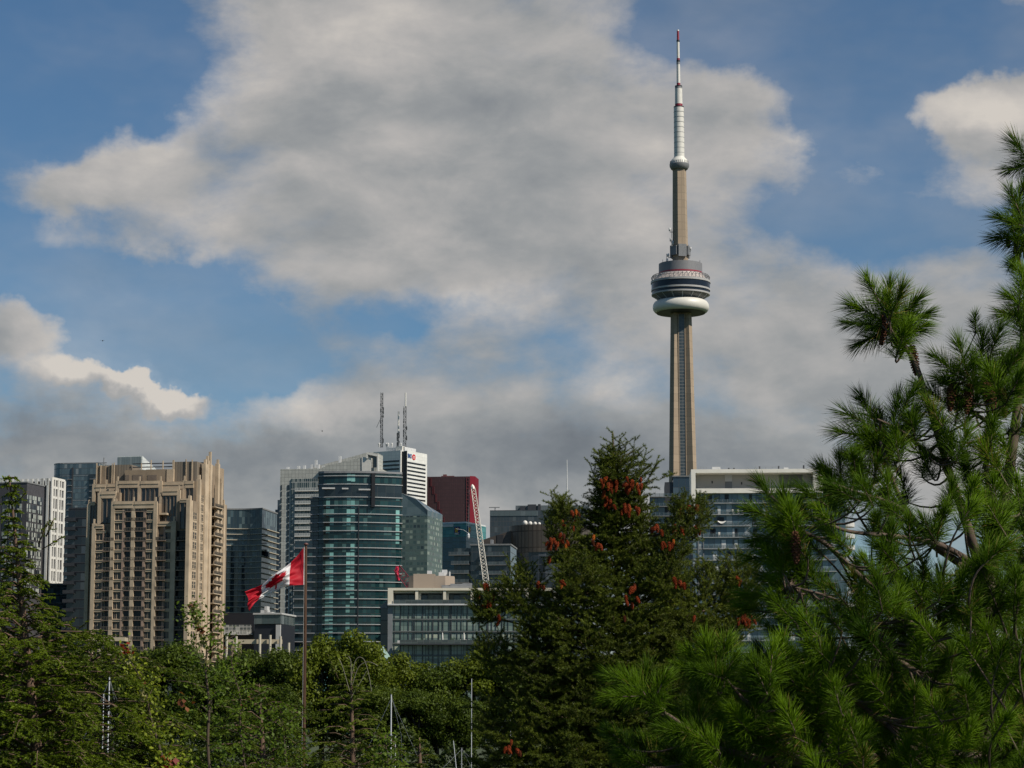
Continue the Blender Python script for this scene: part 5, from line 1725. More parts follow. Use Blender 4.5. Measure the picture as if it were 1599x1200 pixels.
# ------------------------------------------------------------------ pergolas and pavilion at the edge of the park
def build_park_structures():
    cm = plain('pergola_cream', (0.40, 0.34, 0.24), 0.8, 0.08)
    Y = 470
    a, c = P(137, 996, Y), P(197.5, 996, Y)
    t = thing('pergola', 'flat cream pergola roof at the foot of the beige tower', 'pergola', ((a.x + c.x) / 2, Y, 1.3))
    w = c.x - a.x
    h = a.z - 1.3
    MB().box(-w / 2, w / 2, -2, 2, h - 0.75, h).obj('roof', [cm], t)
    for k in range(4):
        x = -w / 2 + 0.7 + (w - 1.4) * k / 3
        MB().box(x - 0.25, x + 0.25, -1.2, -0.7, 0, h - 0.753).obj('post', [cm], t)
    Y = 480
    a, c = P(353, 998, Y), P(440, 1001, Y)
    t = thing('pergola', 'cream beam-and-column colonnade in front of the dark podium', 'pergola', (a.x, Y, 1.3))
    w = c.x - a.x
    h = a.z - 1.3
    MB().box(0, w, 0, 1.2, h - 1.0, h - 0.1).obj('beam', [cm], t)
    MB().box(0, w * 0.22, 0.2, 6, h - 4, h - 1.003).obj('screen_wall', [M_BEIGE2], t)
    for px, tp in ((354, 993), (369, 994), (406, 991), (422, 992), (438, 994), (451, 1004)):
        p = P(px, tp, Y - 0.8)
        MB().lathe([(0.27, 0), (0.27, p.z - 1.3)], 12, cx=p.x - a.x, cy=-0.8).obj('column', [plain('column_white', (0.42, 0.38, 0.30), 0.7, 0.06)], t)
    Y = 420
    p = P(598, 1018, Y)
    t = thing('pavilion', 'small white pavilion with a pale green roof half hidden behind the park trees', 'pavilion', (p.x, Y, 1.3))
    h = p.z - 1.3
    MB().box(-1.3, 1.3, -1.5, 1.5, 0, h - 1.4).obj('wall', [M_WHITE], t)
    mb = MB()
    apex = (0, 0, h + 1.0)
    cs = [(-1.6, -1.8, h - 1.4), (1.6, -1.8, h - 1.4), (1.6, 1.8, h - 1.4), (-1.6, 1.8, h - 1.4)]
    for i in range(4):
        mb.face([cs[i], cs[(i + 1) % 4], apex])
    mb.face(list(reversed(cs)))
    mb.obj('roof', [plain('copper_green', (0.28, 0.40, 0.34), 0.6)], t)


build_park_structures()
# ------------------------------------------------------------------ flag
MAPLE = [(0, 1.0), (0.17, 0.68), (0.36, 0.76), (0.28, 0.36), (0.55, 0.62), (0.62, 0.48), (0.93, 0.53), (0.82, 0.25), (0.98, 0.16), (0.48, -0.25), (0.55, -0.42), (0.06, -0.36), (0.05, -0.95), (0, -0.95)]
MAPLE = MAPLE + [(-x, y) for x, y in reversed(MAPLE[1:-1])]


def inside(poly, x, y):
    r = False
    j = len(poly) - 1
    for i in range(len(poly)):
        (xi, yi), (xj, yj) = poly[i], poly[j]
        if (yi > y) != (yj > y) and x < (xj - xi) * (y - yi) / (yj - yi + 1e-12) + xi:
            r = not r
        j = i
    return r


def build_flag():
    Y = 110.0
    top = P(477.8, 852.5, Y)
    g = ground_h(Y)
    pole = thing('flagpole', 'tall rusty brown flagpole standing in front of the bowed teal tower', 'flagpole', (top.x, Y, g))
    h = top.z - g
    MB().lathe([(0.115, 0), (0.10, h * 0.4), (0.082, h * 0.75), (0.055, h)], 14).obj('shaft', [plain('rusty_pole', (0.065, 0.034, 0.02), 0.75, 0.35, 0.8, spec=0.2)], pole, True)
    MB().lathe([(0.02, h), (0.11, h + 0.04), (0.12, h + 0.09), (0.03, h + 0.14)], 12).obj('finial', [plain('finial_brown', (0.12, 0.05, 0.04), 0.5)], pole, True)
    MB().box(-0.28, 0.28, -0.28, 0.28, 0, 0.25).obj('base', [M_GREY], pole)
    MB().tube([(-0.06, -0.13, h - 0.1), (-0.05, -0.15, h * 0.5), (-0.06, -0.16, 1.2)], 0.006, 4).obj('halyard', [M_WHITE], pole)
    # cloth: top and bottom edges followed along the fly, folds billowing towards and away from the viewer
    topc = [(0, 475.6, 853.5), (0.12, 466, 866), (0.25, 453.5, 879), (0.4, 441, 888.5), (0.5, 431, 895), (0.62, 421, 903), (0.75, 410.5, 913), (0.88, 396, 918.5), (1.0, 384, 924)]
    botc = [(0, 475.2, 913.5), (0.12, 463, 914), (0.25, 451, 915.5), (0.4, 441, 918), (0.5, 430, 924), (0.62, 417, 930), (0.75, 405.5, 936), (0.86, 399, 942), (1.0, 389.5, 955)]

    def ev(c, s):
        for a, b in zip(c, c[1:]):
            if s <= b[0]:
                f = (s - a[0]) / (b[0] - a[0])
                return a[1] + (b[1] - a[1]) * f, a[2] + (b[2] - a[2]) * f
        return c[-1][1:]
    NS, NTT = 150, 76
    V = []
    for i in range(NS + 1):
        s = i / NS
        (tx, ty), (bx, by) = ev(topc, s), ev(botc, s)
        for j in range(NTT + 1):
            q = j / NTT
            px, py = tx + (bx - tx) * q, ty + (by - ty) * q
            px += 1.6 * sin(2.4 * pi * q + 5 * s) * s
            py += 0.8 * sin(9 * s + 3 * q) * s
            dep = -0.6 * s + 0.36 * sin(2 * pi * (1.35 * s + 0.55 * q)) * min(1, s * 3) + 0.15 * sin(2 * pi * (2.1 * q - 1.4 * s + 0.2)) * min(1, s * 2.5) + 0.075 * sin(2 * pi * (4.3 * q + 2.7 * s)) * (0.25 + s) * min(1, s * 6)
            p = P(px, py, Y - 0.05 + dep)
            V.append((p.x - top.x, p.y - Y, p.z - top.z))
    Fc, mi = [], []
    for i in range(NS):
        for j in range(NTT):
            a = i * (NTT + 1) + j
            Fc.append((a, a + 1, a + NTT + 2, a + NTT + 1))
            s, q = (i + 0.5) / NS, (j + 0.5) / NTT
            red = s < 0.25 or s > 0.75
            lx, ly = (s - 0.5) * 2 / 0.40, (0.47 - q) / 0.42
            # the pole stands at the right of the cloth, so the emblem is seen from its back: it is symmetric
            red = red or inside(MAPLE, lx, ly)
            mi.append(1 if (s < 0.012) else (0 if red else 1))
    cl = lambda n, c: leafy_cloth(n, c)
    me = np_mesh('flag', np.array(V), np.array(Fc), [cl('flag_red', (0.50, 0.006, 0.022)), cl('flag_white', (0.82, 0.81, 0.81))], None, np.array(mi))
    me.shade_smooth()
    o = put('flag', me)
    o.location = top
    tag(o, 'red and white maple leaf flag streaming from the brown flagpole', 'flag')


def leafy_cloth(name, c):
    m, t, b = new_mat(name)
    b.inputs['Base Color'].default_value = (*c, 1)
    b.inputs['Roughness'].default_value = 0.7
    tr = t.n.new('ShaderNodeBsdfTranslucent')
    tr.inputs[0].default_value = (*c, 1)
    ms = t.n.new('ShaderNodeMixShader')
    ms.inputs[0].default_value = 0.35
    t.l.new(b.outputs[0], ms.inputs[1])
    t.l.new(tr.outputs[0], ms.inputs[2])
    t.l.new(ms.outputs[0], t.n['Material Output'].inputs[0])
    return m


build_flag()


# ------------------------------------------------------------------ sailing boats in the harbour (only their masts reach the picture)
def build_boats():
    hullm = plain('hull_white', (0.62, 0.62, 0.60), 0.3, 0.05)
    mastm = plain('mast_aluminium', (0.50, 0.51, 0.52), 0.5, 0.1)
    spots = [(171, 1056, 165, 0.085, 'sailing boat with the tallest mast, showing through the left trees'), (162, 1083, 172, 0.06, 'sailing boat with a shorter mast just left of the tallest one'),
             (611, 1085, 180, 0.085, 'sailing boat with a lone pale mast before the middle park trees'), (617.5, 1150, 186, 0.05, 'small sailing boat close right of the lone pale mast'),
             (708, 1157, 200, 0.05, 'small sailing boat with a leaning thin mast left of the spruce'), (736.5, 1060, 210, 0.05, 'sailing boat whose white mast borders the spruce'),
             (797, 1105, 215, 0.07, 'sailing boat whose mast is hidden behind the spruce'), (721, 1168, 230, 0.04, 'small sailing boat with crosstrees left of the white mast by the spruce'),
             (238, 1168, 190, 0.05, 'small sailing boat behind the yellow-leaved sapling')]
    for px, py, Y, r, lab in spots:
        p = P(px, py, Y)
        t = thing('sailing_boat', lab, 'sailing boat', (p.x, Y, 0), R(10), group='sailing boats moored in the harbour')
        L, W = 8.5, 2.6
        secs = []
        for k in range(9):
            f = k / 8
            wd = W / 2 * (sin(pi * (0.12 + 0.82 * f)) ** 0.7)
            secs.append((-L / 2 + L * f, wd))
        mb = MB()
        for (xa, wa), (xb, wb) in zip(secs, secs[1:]):
            mb.face([(xa, -wa, 0.9), (xa, -wa * 0.6, -0.4), (xb, -wb * 0.6, -0.4), (xb, -wb, 0.95)])
            mb.face([(xa, wa, 0.9), (xb, wb, 0.95), (xb, wb * 0.6, -0.4), (xa, wa * 0.6, -0.4)])
            mb.face([(xa, -wa, 0.9), (xb, -wb, 0.95), (xb, wb, 0.95), (xa, wa, 0.9)])
        mb.obj('hull', [hullm], t)
        MB().box(-1.6, 1.8, -0.75, 0.75, 0.96, 1.45).obj('cabin', [hullm], t)
        h = p.z
        lean = 0.5 if px == 708 else 0.0
        MB().tube([(lean, 0, 1.46), (0, 0, h)], [r * 0.72, r * 0.55], 8).obj('mast', [mastm], t)
        MB().tube([(0.1, 0, 2.2), (-3.2, 0, 2.3)], 0.06, 6).obj('boom', [mastm], t)
        if r > 0.055 or px == 721:
            st = MB().tube([(0, 0, h * 0.97), (L / 2 - 0.3, 0, 1.0)], 0.012, 3)
            st.tube([(0, 0, h * 0.97), (-L / 2 + 0.3, 0, 1.0)], 0.012, 3)
            st.tube([(0, -0.8, h * 0.68), (0, 0.8, h * 0.68)], 0.03, 4)
            st.tube([(0, 0, h), (0.8, 0, h * 0.68), (1.0, 0, 1.0)], 0.012, 3)
            st.obj('rigging', [M_STEEL], t)


build_boats()


def build_birds():
    for px, py, Y, lab, w in ((503, 673.5, 260, 'tiny dark bird in flight above the bowed teal tower', 0.14), (160, 532.5, 280, 'tiny dark bird gliding beside the low left cloud', 0.32)):
        p = P(px, py, Y)
        t = thing('bird', lab, 'bird', p)
        V = []
        pts = [(0, -0.2, 0), (0, -0.1, 0.02), (0, 0.15, 0), (0, 0.3, 0)]
        mb = MB().tube(pts, [0.015, 0.055, 0.06, 0.02], 6)
        for s in (-1, 1):
            k = len(mb.v)
            mb.v += [(0.03 * s, -0.05, 0.02), (0.03 * s, 0.12, 0.02), (w * 0.7 * s, 0.10, 0.10), (w * 1.4 * s, 0.18, 0.03), (w * 0.7 * s, -0.03, 0.09)]
            mb.f.append([k, k + 4, k + 2, k + 1]); mb.mi.append(0)
            mb.f.append([k + 4, k + 3, k + 2]); mb.mi.append(0)
        mb.obj('body', [M_BLACK], t)


build_birds()


# ------------------------------------------------------------------ park trees across the water
def norm(a):
    return a / (np.linalg.norm(a, axis=-1, keepdims=True) + 1e-9)


def park_tree_meshes(k, leaf, bark):
    r = np.random.default_rng(100 + k)
    Hh, Rr = 15.0, 5.6                            # nominal size in metres
    nb = 62
    u = norm(r.normal(size=(nb, 3)))
    u[:, 2] = u[:, 2] * 0.85 + 0.12
    cen = u * np.array([Rr * 0.75, Rr * 0.75, Hh * 0.42]) * r.uniform(0.6, 1.05, (nb, 1)) + np.array([0, 0, Hh * 0.52])
    rad = r.uniform(1.1, 2.1, nb)
    pts, outs = [], []
    for c, q in zip(cen, rad):
        n = int(230 * q)
        d = norm(r.normal(size=(n, 3)))
        pts.append(c + d * q * r.uniform(0.55, 1.05, (n, 1)) * np.array([1.1, 1.1, 0.8]))
        outs.append(d)
    Pn, D = np.concatenate(pts), np.concatenate(outs)
    n = len(Pn)
    d = norm(r.normal(size=(n, 3)) * 0.75 + D + np.array([0, 0, 0.35]))
    a = norm(np.cross(d, r.normal(size=(n, 3))))
    b = np.cross(d, a)
    s = r.uniform(0.24, 0.5, (n, 1))
    A, B = a * s * 0.5, b * s * 0.33
    V = np.stack([Pn - A, Pn - B + d * s * .1, Pn + A, Pn + B + d * s * .1], 1).reshape(-1, 3)
    tint = np.repeat(np.clip(np.repeat(r.uniform(0.0, 1, nb), [int(230 * q) for q in rad]) * 0.55 + r.uniform(0, 0.45, n), 0, 1), 4)
    crown = np_mesh('crown', V, np.arange(n * 4).reshape(n, 4), leaf, tint)
    mb = MB().tube([(0, 0, 0), (0.1, 0, 2.2), (0, 0.1, Hh * 0.45), (0.1, 0, Hh * 0.75)], [0.42, 0.33, 0.24, 0.08], 8)
    for i in range(9):
        c = cen[i * 5 % nb]
        z0 = 2.4 + i * 0.7
        mb.tube([(0, 0, z0), (c[0] * 0.5, c[1] * 0.5, (z0 + c[2]) / 2 + 0.3), tuple(c)], [0.16, 0.1, 0.03], 5)
    return crown, mb.mesh('trunk', [bark])


def build_park_trees():
    bark = plain('park_bark', (0.07, 0.055, 0.04), 0.9, 0.25, 2)
    la = leafy('park_leaf', (0.014, 0.030, 0.004), (0.080, 0.112, 0.010), 0.25, 0.25, 0.5, 0.15)
    lb = leafy('park_leaf_bright', (0.026, 0.048, 0.005), (0.125, 0.155, 0.011), 0.25, 0.25, 0.5, 0.15)
    var = [park_tree_meshes(0, la, bark), park_tree_meshes(1, lb, bark), park_tree_meshes(2, la, bark), park_tree_meshes(3, lb, bark)]
    # (px of the trunk, py of the top, depth, width factor, mesh, label)
    row = [(40, 1012, 345, 1.0, 0, 'dark broadleaf park tree behind the leftmost hemlock'), (125, 1008, 340, 1.0, 0, 'dark broadleaf park tree left of the cream pergola'),
           (205, 1018, 335, 1.0, 2, 'dark broadleaf park tree below the cream pergola'), (272, 997, 335, 1.15, 0, 'rounded dark park tree at the foot of the beige tower'),
           (330, 1032, 320, 0.9, 2, 'low dark park tree below the sunlit flank of the beige tower'), (385, 1004, 335, 1.1, 2, 'broad park tree in front of the cream colonnade'),
           (447, 1006, 330, 1.0, 0, 'park tree just left of the flagpole'), (505, 996, 325, 1.05, 1, 'sunny yellow-green park tree just right of the flagpole'),
           (562, 990, 325, 1.2, 1, 'tallest sunny park tree below the bowed teal tower'), (628, 1023, 335, 1.05, 1, 'park tree right of the white pavilion'),
           (682, 1026, 335, 1.05, 2, 'park tree below the middle of the loft block'), (740, 1018, 335, 1.1, 1, 'park tree beside the spruce, below the loft balcony'),
           (800, 1016, 335, 1.1, 0, 'park tree hidden behind the left of the spruce'), (870, 1014, 335, 1.1, 2, 'park tree hidden behind the spruce trunk'),
           (945, 1018, 335, 1.1, 0, 'park tree hidden behind the right of the spruce'), (1020, 1012, 335, 1.1, 2, 'park tree behind the gap of spruce and pine'),
           (1100, 1020, 335, 1.1, 0, 'park tree below the left end of the apartment slab'), (1190, 1022, 335, 1.1, 2, 'park tree below the middle of the apartment slab'),
           (1290, 1016, 335, 1.1, 0, 'park tree below the right end of the apartment slab'), (1390, 1000, 335, 1.1, 2, 'park tree behind the middle of the pine'),
           (1490, 1004, 335, 1.1, 0, 'park tree behind the pine trunk'), (1580, 1000, 335, 1.1, 2, 'park tree at the right edge behind the pine'),
           (430, 1060, 315, 0.8, 2, 'lower front park tree left of the flagpole'), (590, 1066, 315, 0.8, 0, 'lower front park tree left of the lone pale mast'),
           (655, 1072, 315, 0.85, 0, 'lower front park tree right of the lone pale mast'), (715, 1080, 315, 0.8, 2, 'lower front park tree left of the white mast by the spruce')]
    for i, (px, py, Y, wf, k, lab) in enumerate(row):
        p = P(px, py, Y)
        h = p.z - 1.35
        t = thing('park_tree', lab, 'tree', (p.x, Y, 1.3), R(i * 77 % 360), group='broadleaf trees in the waterside park')
        sc = h / 14.6
        t.scale = (wf, wf, sc)
        cm, tm = var[k]
        put('crown', cm, t)
        put('trunk', tm, t)


build_park_trees()


def build_shrubbery():
    r = np.random.default_rng(9)
    n = 42000
    x = r.uniform(-95, 95, n)
    y = 309 + r.uniform(0, 8, n) ** 1.0
    top = 3.2 + 1.6 * np.sin(x * 0.31) + 1.1 * np.sin(x * 0.83 + 1.0) + 0.7 * np.sin(x * 2.1)
    z = 1.3 + np.maximum(0.5, top) * np.sqrt(r.uniform(0.0, 1, n))
    o = leaf_quads(None, 'shrubbery', np.stack([x, y, z], 1), 0.5, leafy('shrub_leaf', (0.014, 0.028, 0.006), (0.055, 0.08, 0.014), 0.2, 0.25), outward=np.array([0, -0.3, 0.6]), seed=3)
    tag(o, 'low dark shrubbery along the far harbour bank', None, None, 'stuff')


build_shrubbery()


# ------------------------------------------------------------------ needles
def spikes(B, D, L, W, r, bend=0.0, seg2=True):
    """three-sided tapering needles. B base, D unit direction, L length (n,), W half width (n,)"""
    n = len(B)
    a = norm(np.cross(D, norm(r.normal(size=(n, 3)))))
    c = np.cross(D, a)
    ang = [0, 2 * pi / 3, 4 * pi / 3]
    L, W = L[:, None], W[:, None]
    droop = np.zeros((n, 3)); droop[:, 2] = -bend
    mid = B + D * L * 0.55 + droop * L * 0.3
    tip = B + D * L + droop * L
    if not seg2:
        V = np.stack([B + W * (cos(t) * a + sin(t) * c) for t in ang] + [tip], 1)
        f = np.array([[0, 1, 3], [1, 2, 3], [2, 0, 3]])
        k = 4
    else:
        V = np.stack([B + W * .8 * (cos(t) * a + sin(t) * c) for t in ang] + [mid + W * (cos(t) * a + sin(t) * c) for t in ang] + [tip], 1)
        f = []
        for i in range(3):
            j = (i + 1) % 3
            f += [[i, j, 3 + j], [i, 3 + j, 3 + i], [3 + i, 3 + j, 6]]
        f = np.array(f)
        k = 7
    Fc = (np.arange(n)[:, None, None] * k + f[None]).reshape(-1, 3)
    return V.reshape(-1, 3), Fc, k


def blades(B, D, L, W, r):
    """short flat needles as single tapered triangles"""
    n = len(B)
    a = norm(np.cross(D, norm(r.normal(size=(n, 3)))))
    V = np.stack([B - a * W[:, None], B + a * W[:, None], B + D * L[:, None]], 1).reshape(-1, 3)
    return V, np.arange(n * 3).reshape(n, 3), 3


def quads_along(B, D, L, W, r):
    """small lance-shaped leaflets (one quad each)"""
    n = len(B)
    a = norm(np.cross(D, norm(r.normal(size=(n, 3)))))
    L, W = L[:, None], W[:, None]
    V = np.stack([B, B + D * L * 0.45 - a * W, B + D * L, B + D * L * 0.45 + a * W], 1).reshape(-1, 3)
    return V, np.arange(n * 4).reshape(n, 4), 4


def px_path(path):
    return [P(x, y, Y) for x, y, Y in path]


def cone_mesh(name, L, Rd, mat, rows=9, per=8, seed=0):
    """a hanging conifer cone of overlapping scales; top at the origin, hangs down -z"""
    r = random.Random(seed)
    mb = MB()
    core = []
    for k in range(9):
        f = k / 8
        core.append((max(0.003, Rd * 0.72 * (sin(pi * (0.08 + 0.86 * f)) ** 0.6) * (1 - 0.25 * f)), -L * (1 - f)))
    mb.lathe(core, 8)
    for k in range(rows):
        f = (k + 0.5) / rows
        rr = Rd * (sin(pi * (0.12 + 0.80 * f)) ** 0.6) * (1 - 0.2 * f)
        z = -L * f
        for j in range(per):
            a = 2 * pi * (j + 0.5 * (k % 2)) / per + r.uniform(-.1, .1)
            d, e = Vector((cos(a), sin(a), 0)), Vector((-sin(a), cos(a), 0))
            w = rr * pi / per * 1.15
            b0 = d * rr * 0.55 + Vector((0, 0, z + L / rows * 0.7))
            t0 = d * rr * r.uniform(1.0, 1.2) + Vector((0, 0, z - L / rows * 0.55))
            m0 = d * rr * 1.05 + Vector((0, 0, z))
            i0 = len(mb.v)
            mb.v += [tuple(b0), tuple(m0 - e * w), tuple(t0), tuple(m0 + e * w)]
            mb.f.append([i0, i0 + 1, i0 + 2, i0 + 3]); mb.mi.append(0)
    return mb.mesh(name, [mat])


# ------------------------------------------------------------------ pine in front on the right
def build_pine():
    r = np.random.default_rng(21)
    rd = random.Random(21)
    gz = ground_h(9.6)
    base = P(1560, 1300, 9.7)
    tree = thing('pine_tree', 'long-needled green pine filling the right of the view', 'tree', (base.x, 9.7, gz))
    O = Vector((base.x, 9.7, gz))
    bark = plain('pine_bark', (0.10, 0.068, 0.05), 0.85, 0.3, 9)
    nm = leafy('pine_needle', (0.014, 0.046, 0.002), (0.15, 0.265, 0.006), 0.3, 2.2, 0.45, 0.12, (0.26, 0.19, 0.05))
    S = []                                       # skeleton: list of (points, r0, r1)
    def br(path, r0, r1, sub=6):
        pts = px_path(path)
        out = []
        for i in range(len(pts) - 1):            # smooth the hand-placed nodes a little
            p0, p1, p2, p3 = pts[max(i - 1, 0)], pts[i], pts[i + 1], pts[min(i + 2, len(pts) - 1)]
            for k in range(sub):
                t = k / sub
                out.append(0.5 * ((2 * p1) + (p2 - p0) * t + (2 * p0 - 5 * p1 + 4 * p2 - p3) * t * t + (3 * p1 - p0 - 3 * p2 + p3) * t ** 3))
        out.append(pts[-1])
        S.append((out, r0, r1))
        return out
    trunk = [(O + Vector((0, 0, 0))), O + Vector((0.03, 0.02, 0.8))]
    br([(1560, 1420, 9.7), (1530, 1190, 9.65), (1536, 1090, 9.6), (1533, 1000, 9.6), (1541, 920, 9.6), (1550, 860, 9.6), (1572, 760, 9.6), (1592, 600, 9.6), (1606, 400, 9.6), (1606, 215, 9.6)], 0.055, 0.008)
    br([(1541, 925, 9.6), (1522, 860, 9.5), (1500, 790, 9.45), (1480, 730, 9.4), (1455, 650, 9.35), (1432, 575, 9.3), (1412, 540, 9.3)], 0.024, 0.008)
    br([(1538, 905, 9.6), (1470, 860, 9.4), (1438, 825, 9.35), (1412, 790, 9.3), (1392, 745, 9.25), (1375, 690, 9.2)], 0.018, 0.006)
    br([(1528, 885, 9.6), (1470, 852, 9.3), (1400, 838, 9.1), (1325, 830, 9.0), (1270, 808, 8.9)], 0.014, 0.005)
    br([(1536, 1060, 9.6), (1440, 990, 9.2), (1385, 940, 9.0), (1335, 893, 8.9), (1290, 850, 8.85), (1248, 825, 8.8), (1205, 775, 8.8)], 0.018, 0.005)
    br([(1536, 1055, 9.6), (1500, 975, 9.2), (1470, 915, 9.1), (1462, 880, 9.1)], 0.012, 0.005)
    br([(1538, 1048, 9.6), (1590, 1030, 9.3), (1640, 1000, 9.2)], 0.012, 0.006)
    br([(1534, 1110, 9.6), (1440, 1055, 9.1), (1390, 1020, 8.9), (1350, 970, 8.8), (1300, 935, 8.8), (1230, 915, 8.8)], 0.014, 0.004)
    br([(1530, 1180, 9.6), (1400, 1180, 9.2), (1250, 1190, 8.8), (1130, 1172, 8.6), (1085, 1145, 8.55), (1040, 1115, 8.5), (1003, 1097, 8.5)], 0.02, 0.004)
    br([(1250, 1190, 8.8), (1205, 1150, 8.6), (1180, 1115, 8.6), (1150, 1080, 8.6), (1120, 1045, 8.6)], 0.012, 0.004)
    br([(1440, 1185, 9.2), (1370, 1120, 8.8), (1310, 1080, 8.7), (1260, 1060, 8.7)], 0.012, 0.004)
    br([(1560, 815, 9.6), (1540, 740, 9.5), (1545, 660, 9.5), (1530, 600, 9.45)], 0.014, 0.005)
    br([(1480, 730, 9.4), (1440, 700, 9.3), (1405, 672, 9.25), (1370, 655, 9.2)], 0.010, 0.004)
    br([(1545, 660, 9.5), (1500, 630, 9.4), (1480, 590, 9.35)], 0.010, 0.004)
    br([(1550, 860, 9.6), (1580, 820, 9.4), (1600, 790, 9.3)], 0.012, 0.006)
    br([(1436, 825, 9.35), (1400, 790, 9.2), (1340, 770, 9.1), (1300, 755, 9.1)], 0.010, 0.004)
    br([(1606, 470, 9.6), (1590, 400, 9.5), (1578, 340, 9.45)], 0.008, 0.004)
    nodes = np.array([tuple(p) for b_ in S for p in b_[0][2:]])
    wood = MB()
    for pts, r0, r1 in S:
        n = len(pts)
        wood.tube([p - O for p in pts], [r0 + (r1 - r0) * i / (n - 1) for i in range(n)], 7)
    wood.tube([Vector((0, 0, -0.1)), S[0][0][0] - O], [0.075, 0.056], 9)

    tufts = []                                   # (position, axis, size)
    def tf(px, py, dx, dy, Y=None, size=1.0):
        """tuft whose middle is at the pixel, shoot pointing (dx, dy) in the picture plane (dy up)"""
        Y = Y if Y else 9.35
        d = Vector((dx, rd.uniform(-0.55, 0.25), dy)).normalized()
        tufts.append((P(px, py, Y) - d * 0.03 * size, d, size))
    top = [(1360, 448, -.5, 1), (1343, 482, -1, .5), (1338, 505, -1, .1), (1352, 532, -1, -.4), (1388, 455, .1, 1), (1404, 462, .4, 1), (1424, 478, .7, .8), (1436, 496, 1, .4), (1428, 515, .8, .2),
           (1398, 500, .0, 1), (1378, 515, -.8, .3), (1412, 522, .3, .9), (1385, 478, -.2, 1), (1418, 500, .3, .8),
           (1470, 565, -.7, .7), (1500, 545, -.2, 1), (1523, 500, .0, 1, .55), (1534, 540, .1, 1), (1556, 528, .3, 1), (1565, 562, .7, .6), (1505, 585, -.6, .5), (1548, 588, .2, .8), (1582, 566, .6, .7),
           (1478, 598, -.8, .4), (1520, 575, 0, 1), (1590, 590, .4, .8), (1450, 612, -.7, .5),
           (1330, 650, -1, .5), (1322, 676, -1, .2), (1352, 632, -.5, .9), (1350, 700, -.9, -.2), (1376, 660, -.3, .9), (1388, 700, -.3, .7), (1400, 634, .2, 1), (1420, 620, .4, .8), (1425, 652, .4, .7), (1362, 682, -.7, .4),
           (1592, 232, -.5, .8), (1586, 262, -.9, -.2, .8), (1583, 312, -.5, .9), (1575, 345, -.9, .4), (1568, 372, -1, .0), (1592, 350, .1, 1), (1590, 395, -.4, -.6, .8), (1592, 425, -.5, .7), (1586, 470, -.8, .5), (1578, 492, -.9, .1),
           (1592, 505, -.3, .8), (1596, 300, .3, .9), (1597, 440, .2, .9),
           (1290, 745, -.6, .8), (1312, 725, -.1, 1), (1262, 770, -.8, .5), (1335, 742, .2, 1), (1300, 772, -.5, .5),
           (1195, 765, -.6, .9), (1182, 800, -.9, .3), (1225, 785, -.1, 1), (1245, 802, .2, .9), (1215, 820, -.6, .1), (1192, 842, -.9, -.1), (1200, 855, -.8, .4), (1228, 848, .1, .7), (1185, 872, -.9, 0),
           (1240, 880, -.4, .6), (1205, 905, -.8, .3), (1180, 930, -.9, .1), (1215, 945, -.5, .5), (1165, 950, -.9, .2, .8),
           (985, 1070, -.7, .8), (965, 1062, -.9, .4), (1010, 1062, -.1, 1), (1030, 1075, .4, .9), (960, 1088, -1, 0), (1000, 1090, -.6, .3),
           (1085, 1030, -.7, .7), (1105, 1018, -.2, 1), (1130, 1018, .2, 1), (1098, 1050, -.7, .2), (1140, 1040, .4, .7), (1070, 1045, -1, .2), (1060, 1120, -.7, .7), (1090, 1110, -.1, 1), (1045, 1140, -1, .2), (1085, 1150, -.5, .3),
           (1180, 1045, -.4, .9), (1205, 1030, .1, 1), (1150, 1120, -.6, .7), (1180, 1105, 0, 1), (1210, 1115, .3, .8), (1160, 1150, -.6, .3), (1235, 1075, -.4, .8), (1260, 1055, .1, 1), (1290, 1075, .4, .8)]
    for q in top:
        tf(*q[:4], size=(q[4] if len(q) > 4 else 1.0) * 1.1, Y=(8.55 if q[1] > 1000 else 8.85 if q[1] > 740 and q[0] < 1280 else 9.35) + rd.uniform(-.12, .12))
    poly = [(1290, 748), (1338, 715), (1400, 660), (1460, 620), (1530, 590), (1610, 540), (1620, 1230), (1000, 1230), (960, 1150), (1050, 1160), (1090, 1085), (1170, 1030), (1205, 985), (1215, 925), (1195, 860), (1230, 815)]
    gaps = [((1478, 858), 36, 30), ((1500, 835), 26, 26), ((1335, 800), 24, 20), ((1440, 770), 18, 34), ((1362, 1036), 16, 10), ((1495, 1055), 17, 9), ((1505, 660), 14, 14), ((1310, 862), 18, 14), ((1415, 720), 14, 14), ((1400, 600), 60, 40), ((1450, 690), 14, 14), ((1350, 850), 18, 12), ((1420, 860), 14, 18), ((1455, 745), 16, 16)]
    pts, tries = [], 0
    while len(pts) < 560 and tries < 90000:
        tries += 1
        x, y = rd.uniform(960, 1620), rd.uniform(540, 1230)
        if not inside(poly, x, y) or any(((x - c[0]) / (a + 12)) ** 2 + ((y - c[1]) / (b_ + 12)) ** 2 < 1 for c, a, b_ in gaps):
            continue
        lay = rd.random()
        m = 25 if y > 900 else (27 if y > 760 else 33)
        if x < 1330 and y < 1010: m = 38
        if any((x - q[0]) ** 2 + (y - q[1]) ** 2 < m * m and abs(lay - q[2]) < 0.4 for q in pts):
            continue
        pts.append((x, y, lay))
    for x, y, lay in pts:
        Y = 8.5 + 1.7 * lay
        if y < 760: Y = 9.1 + 0.7 * lay
        ax = (x - 1530) / 330
        tf(x, y, max(-1, min(1, ax * 0.7 + rd.uniform(-.45, .45))), rd.uniform(0.35, 1.0), Y, rd.uniform(0.85, 1.1))
    Bs, Ds, Ls, Ws, Ti = [], [], [], [], []
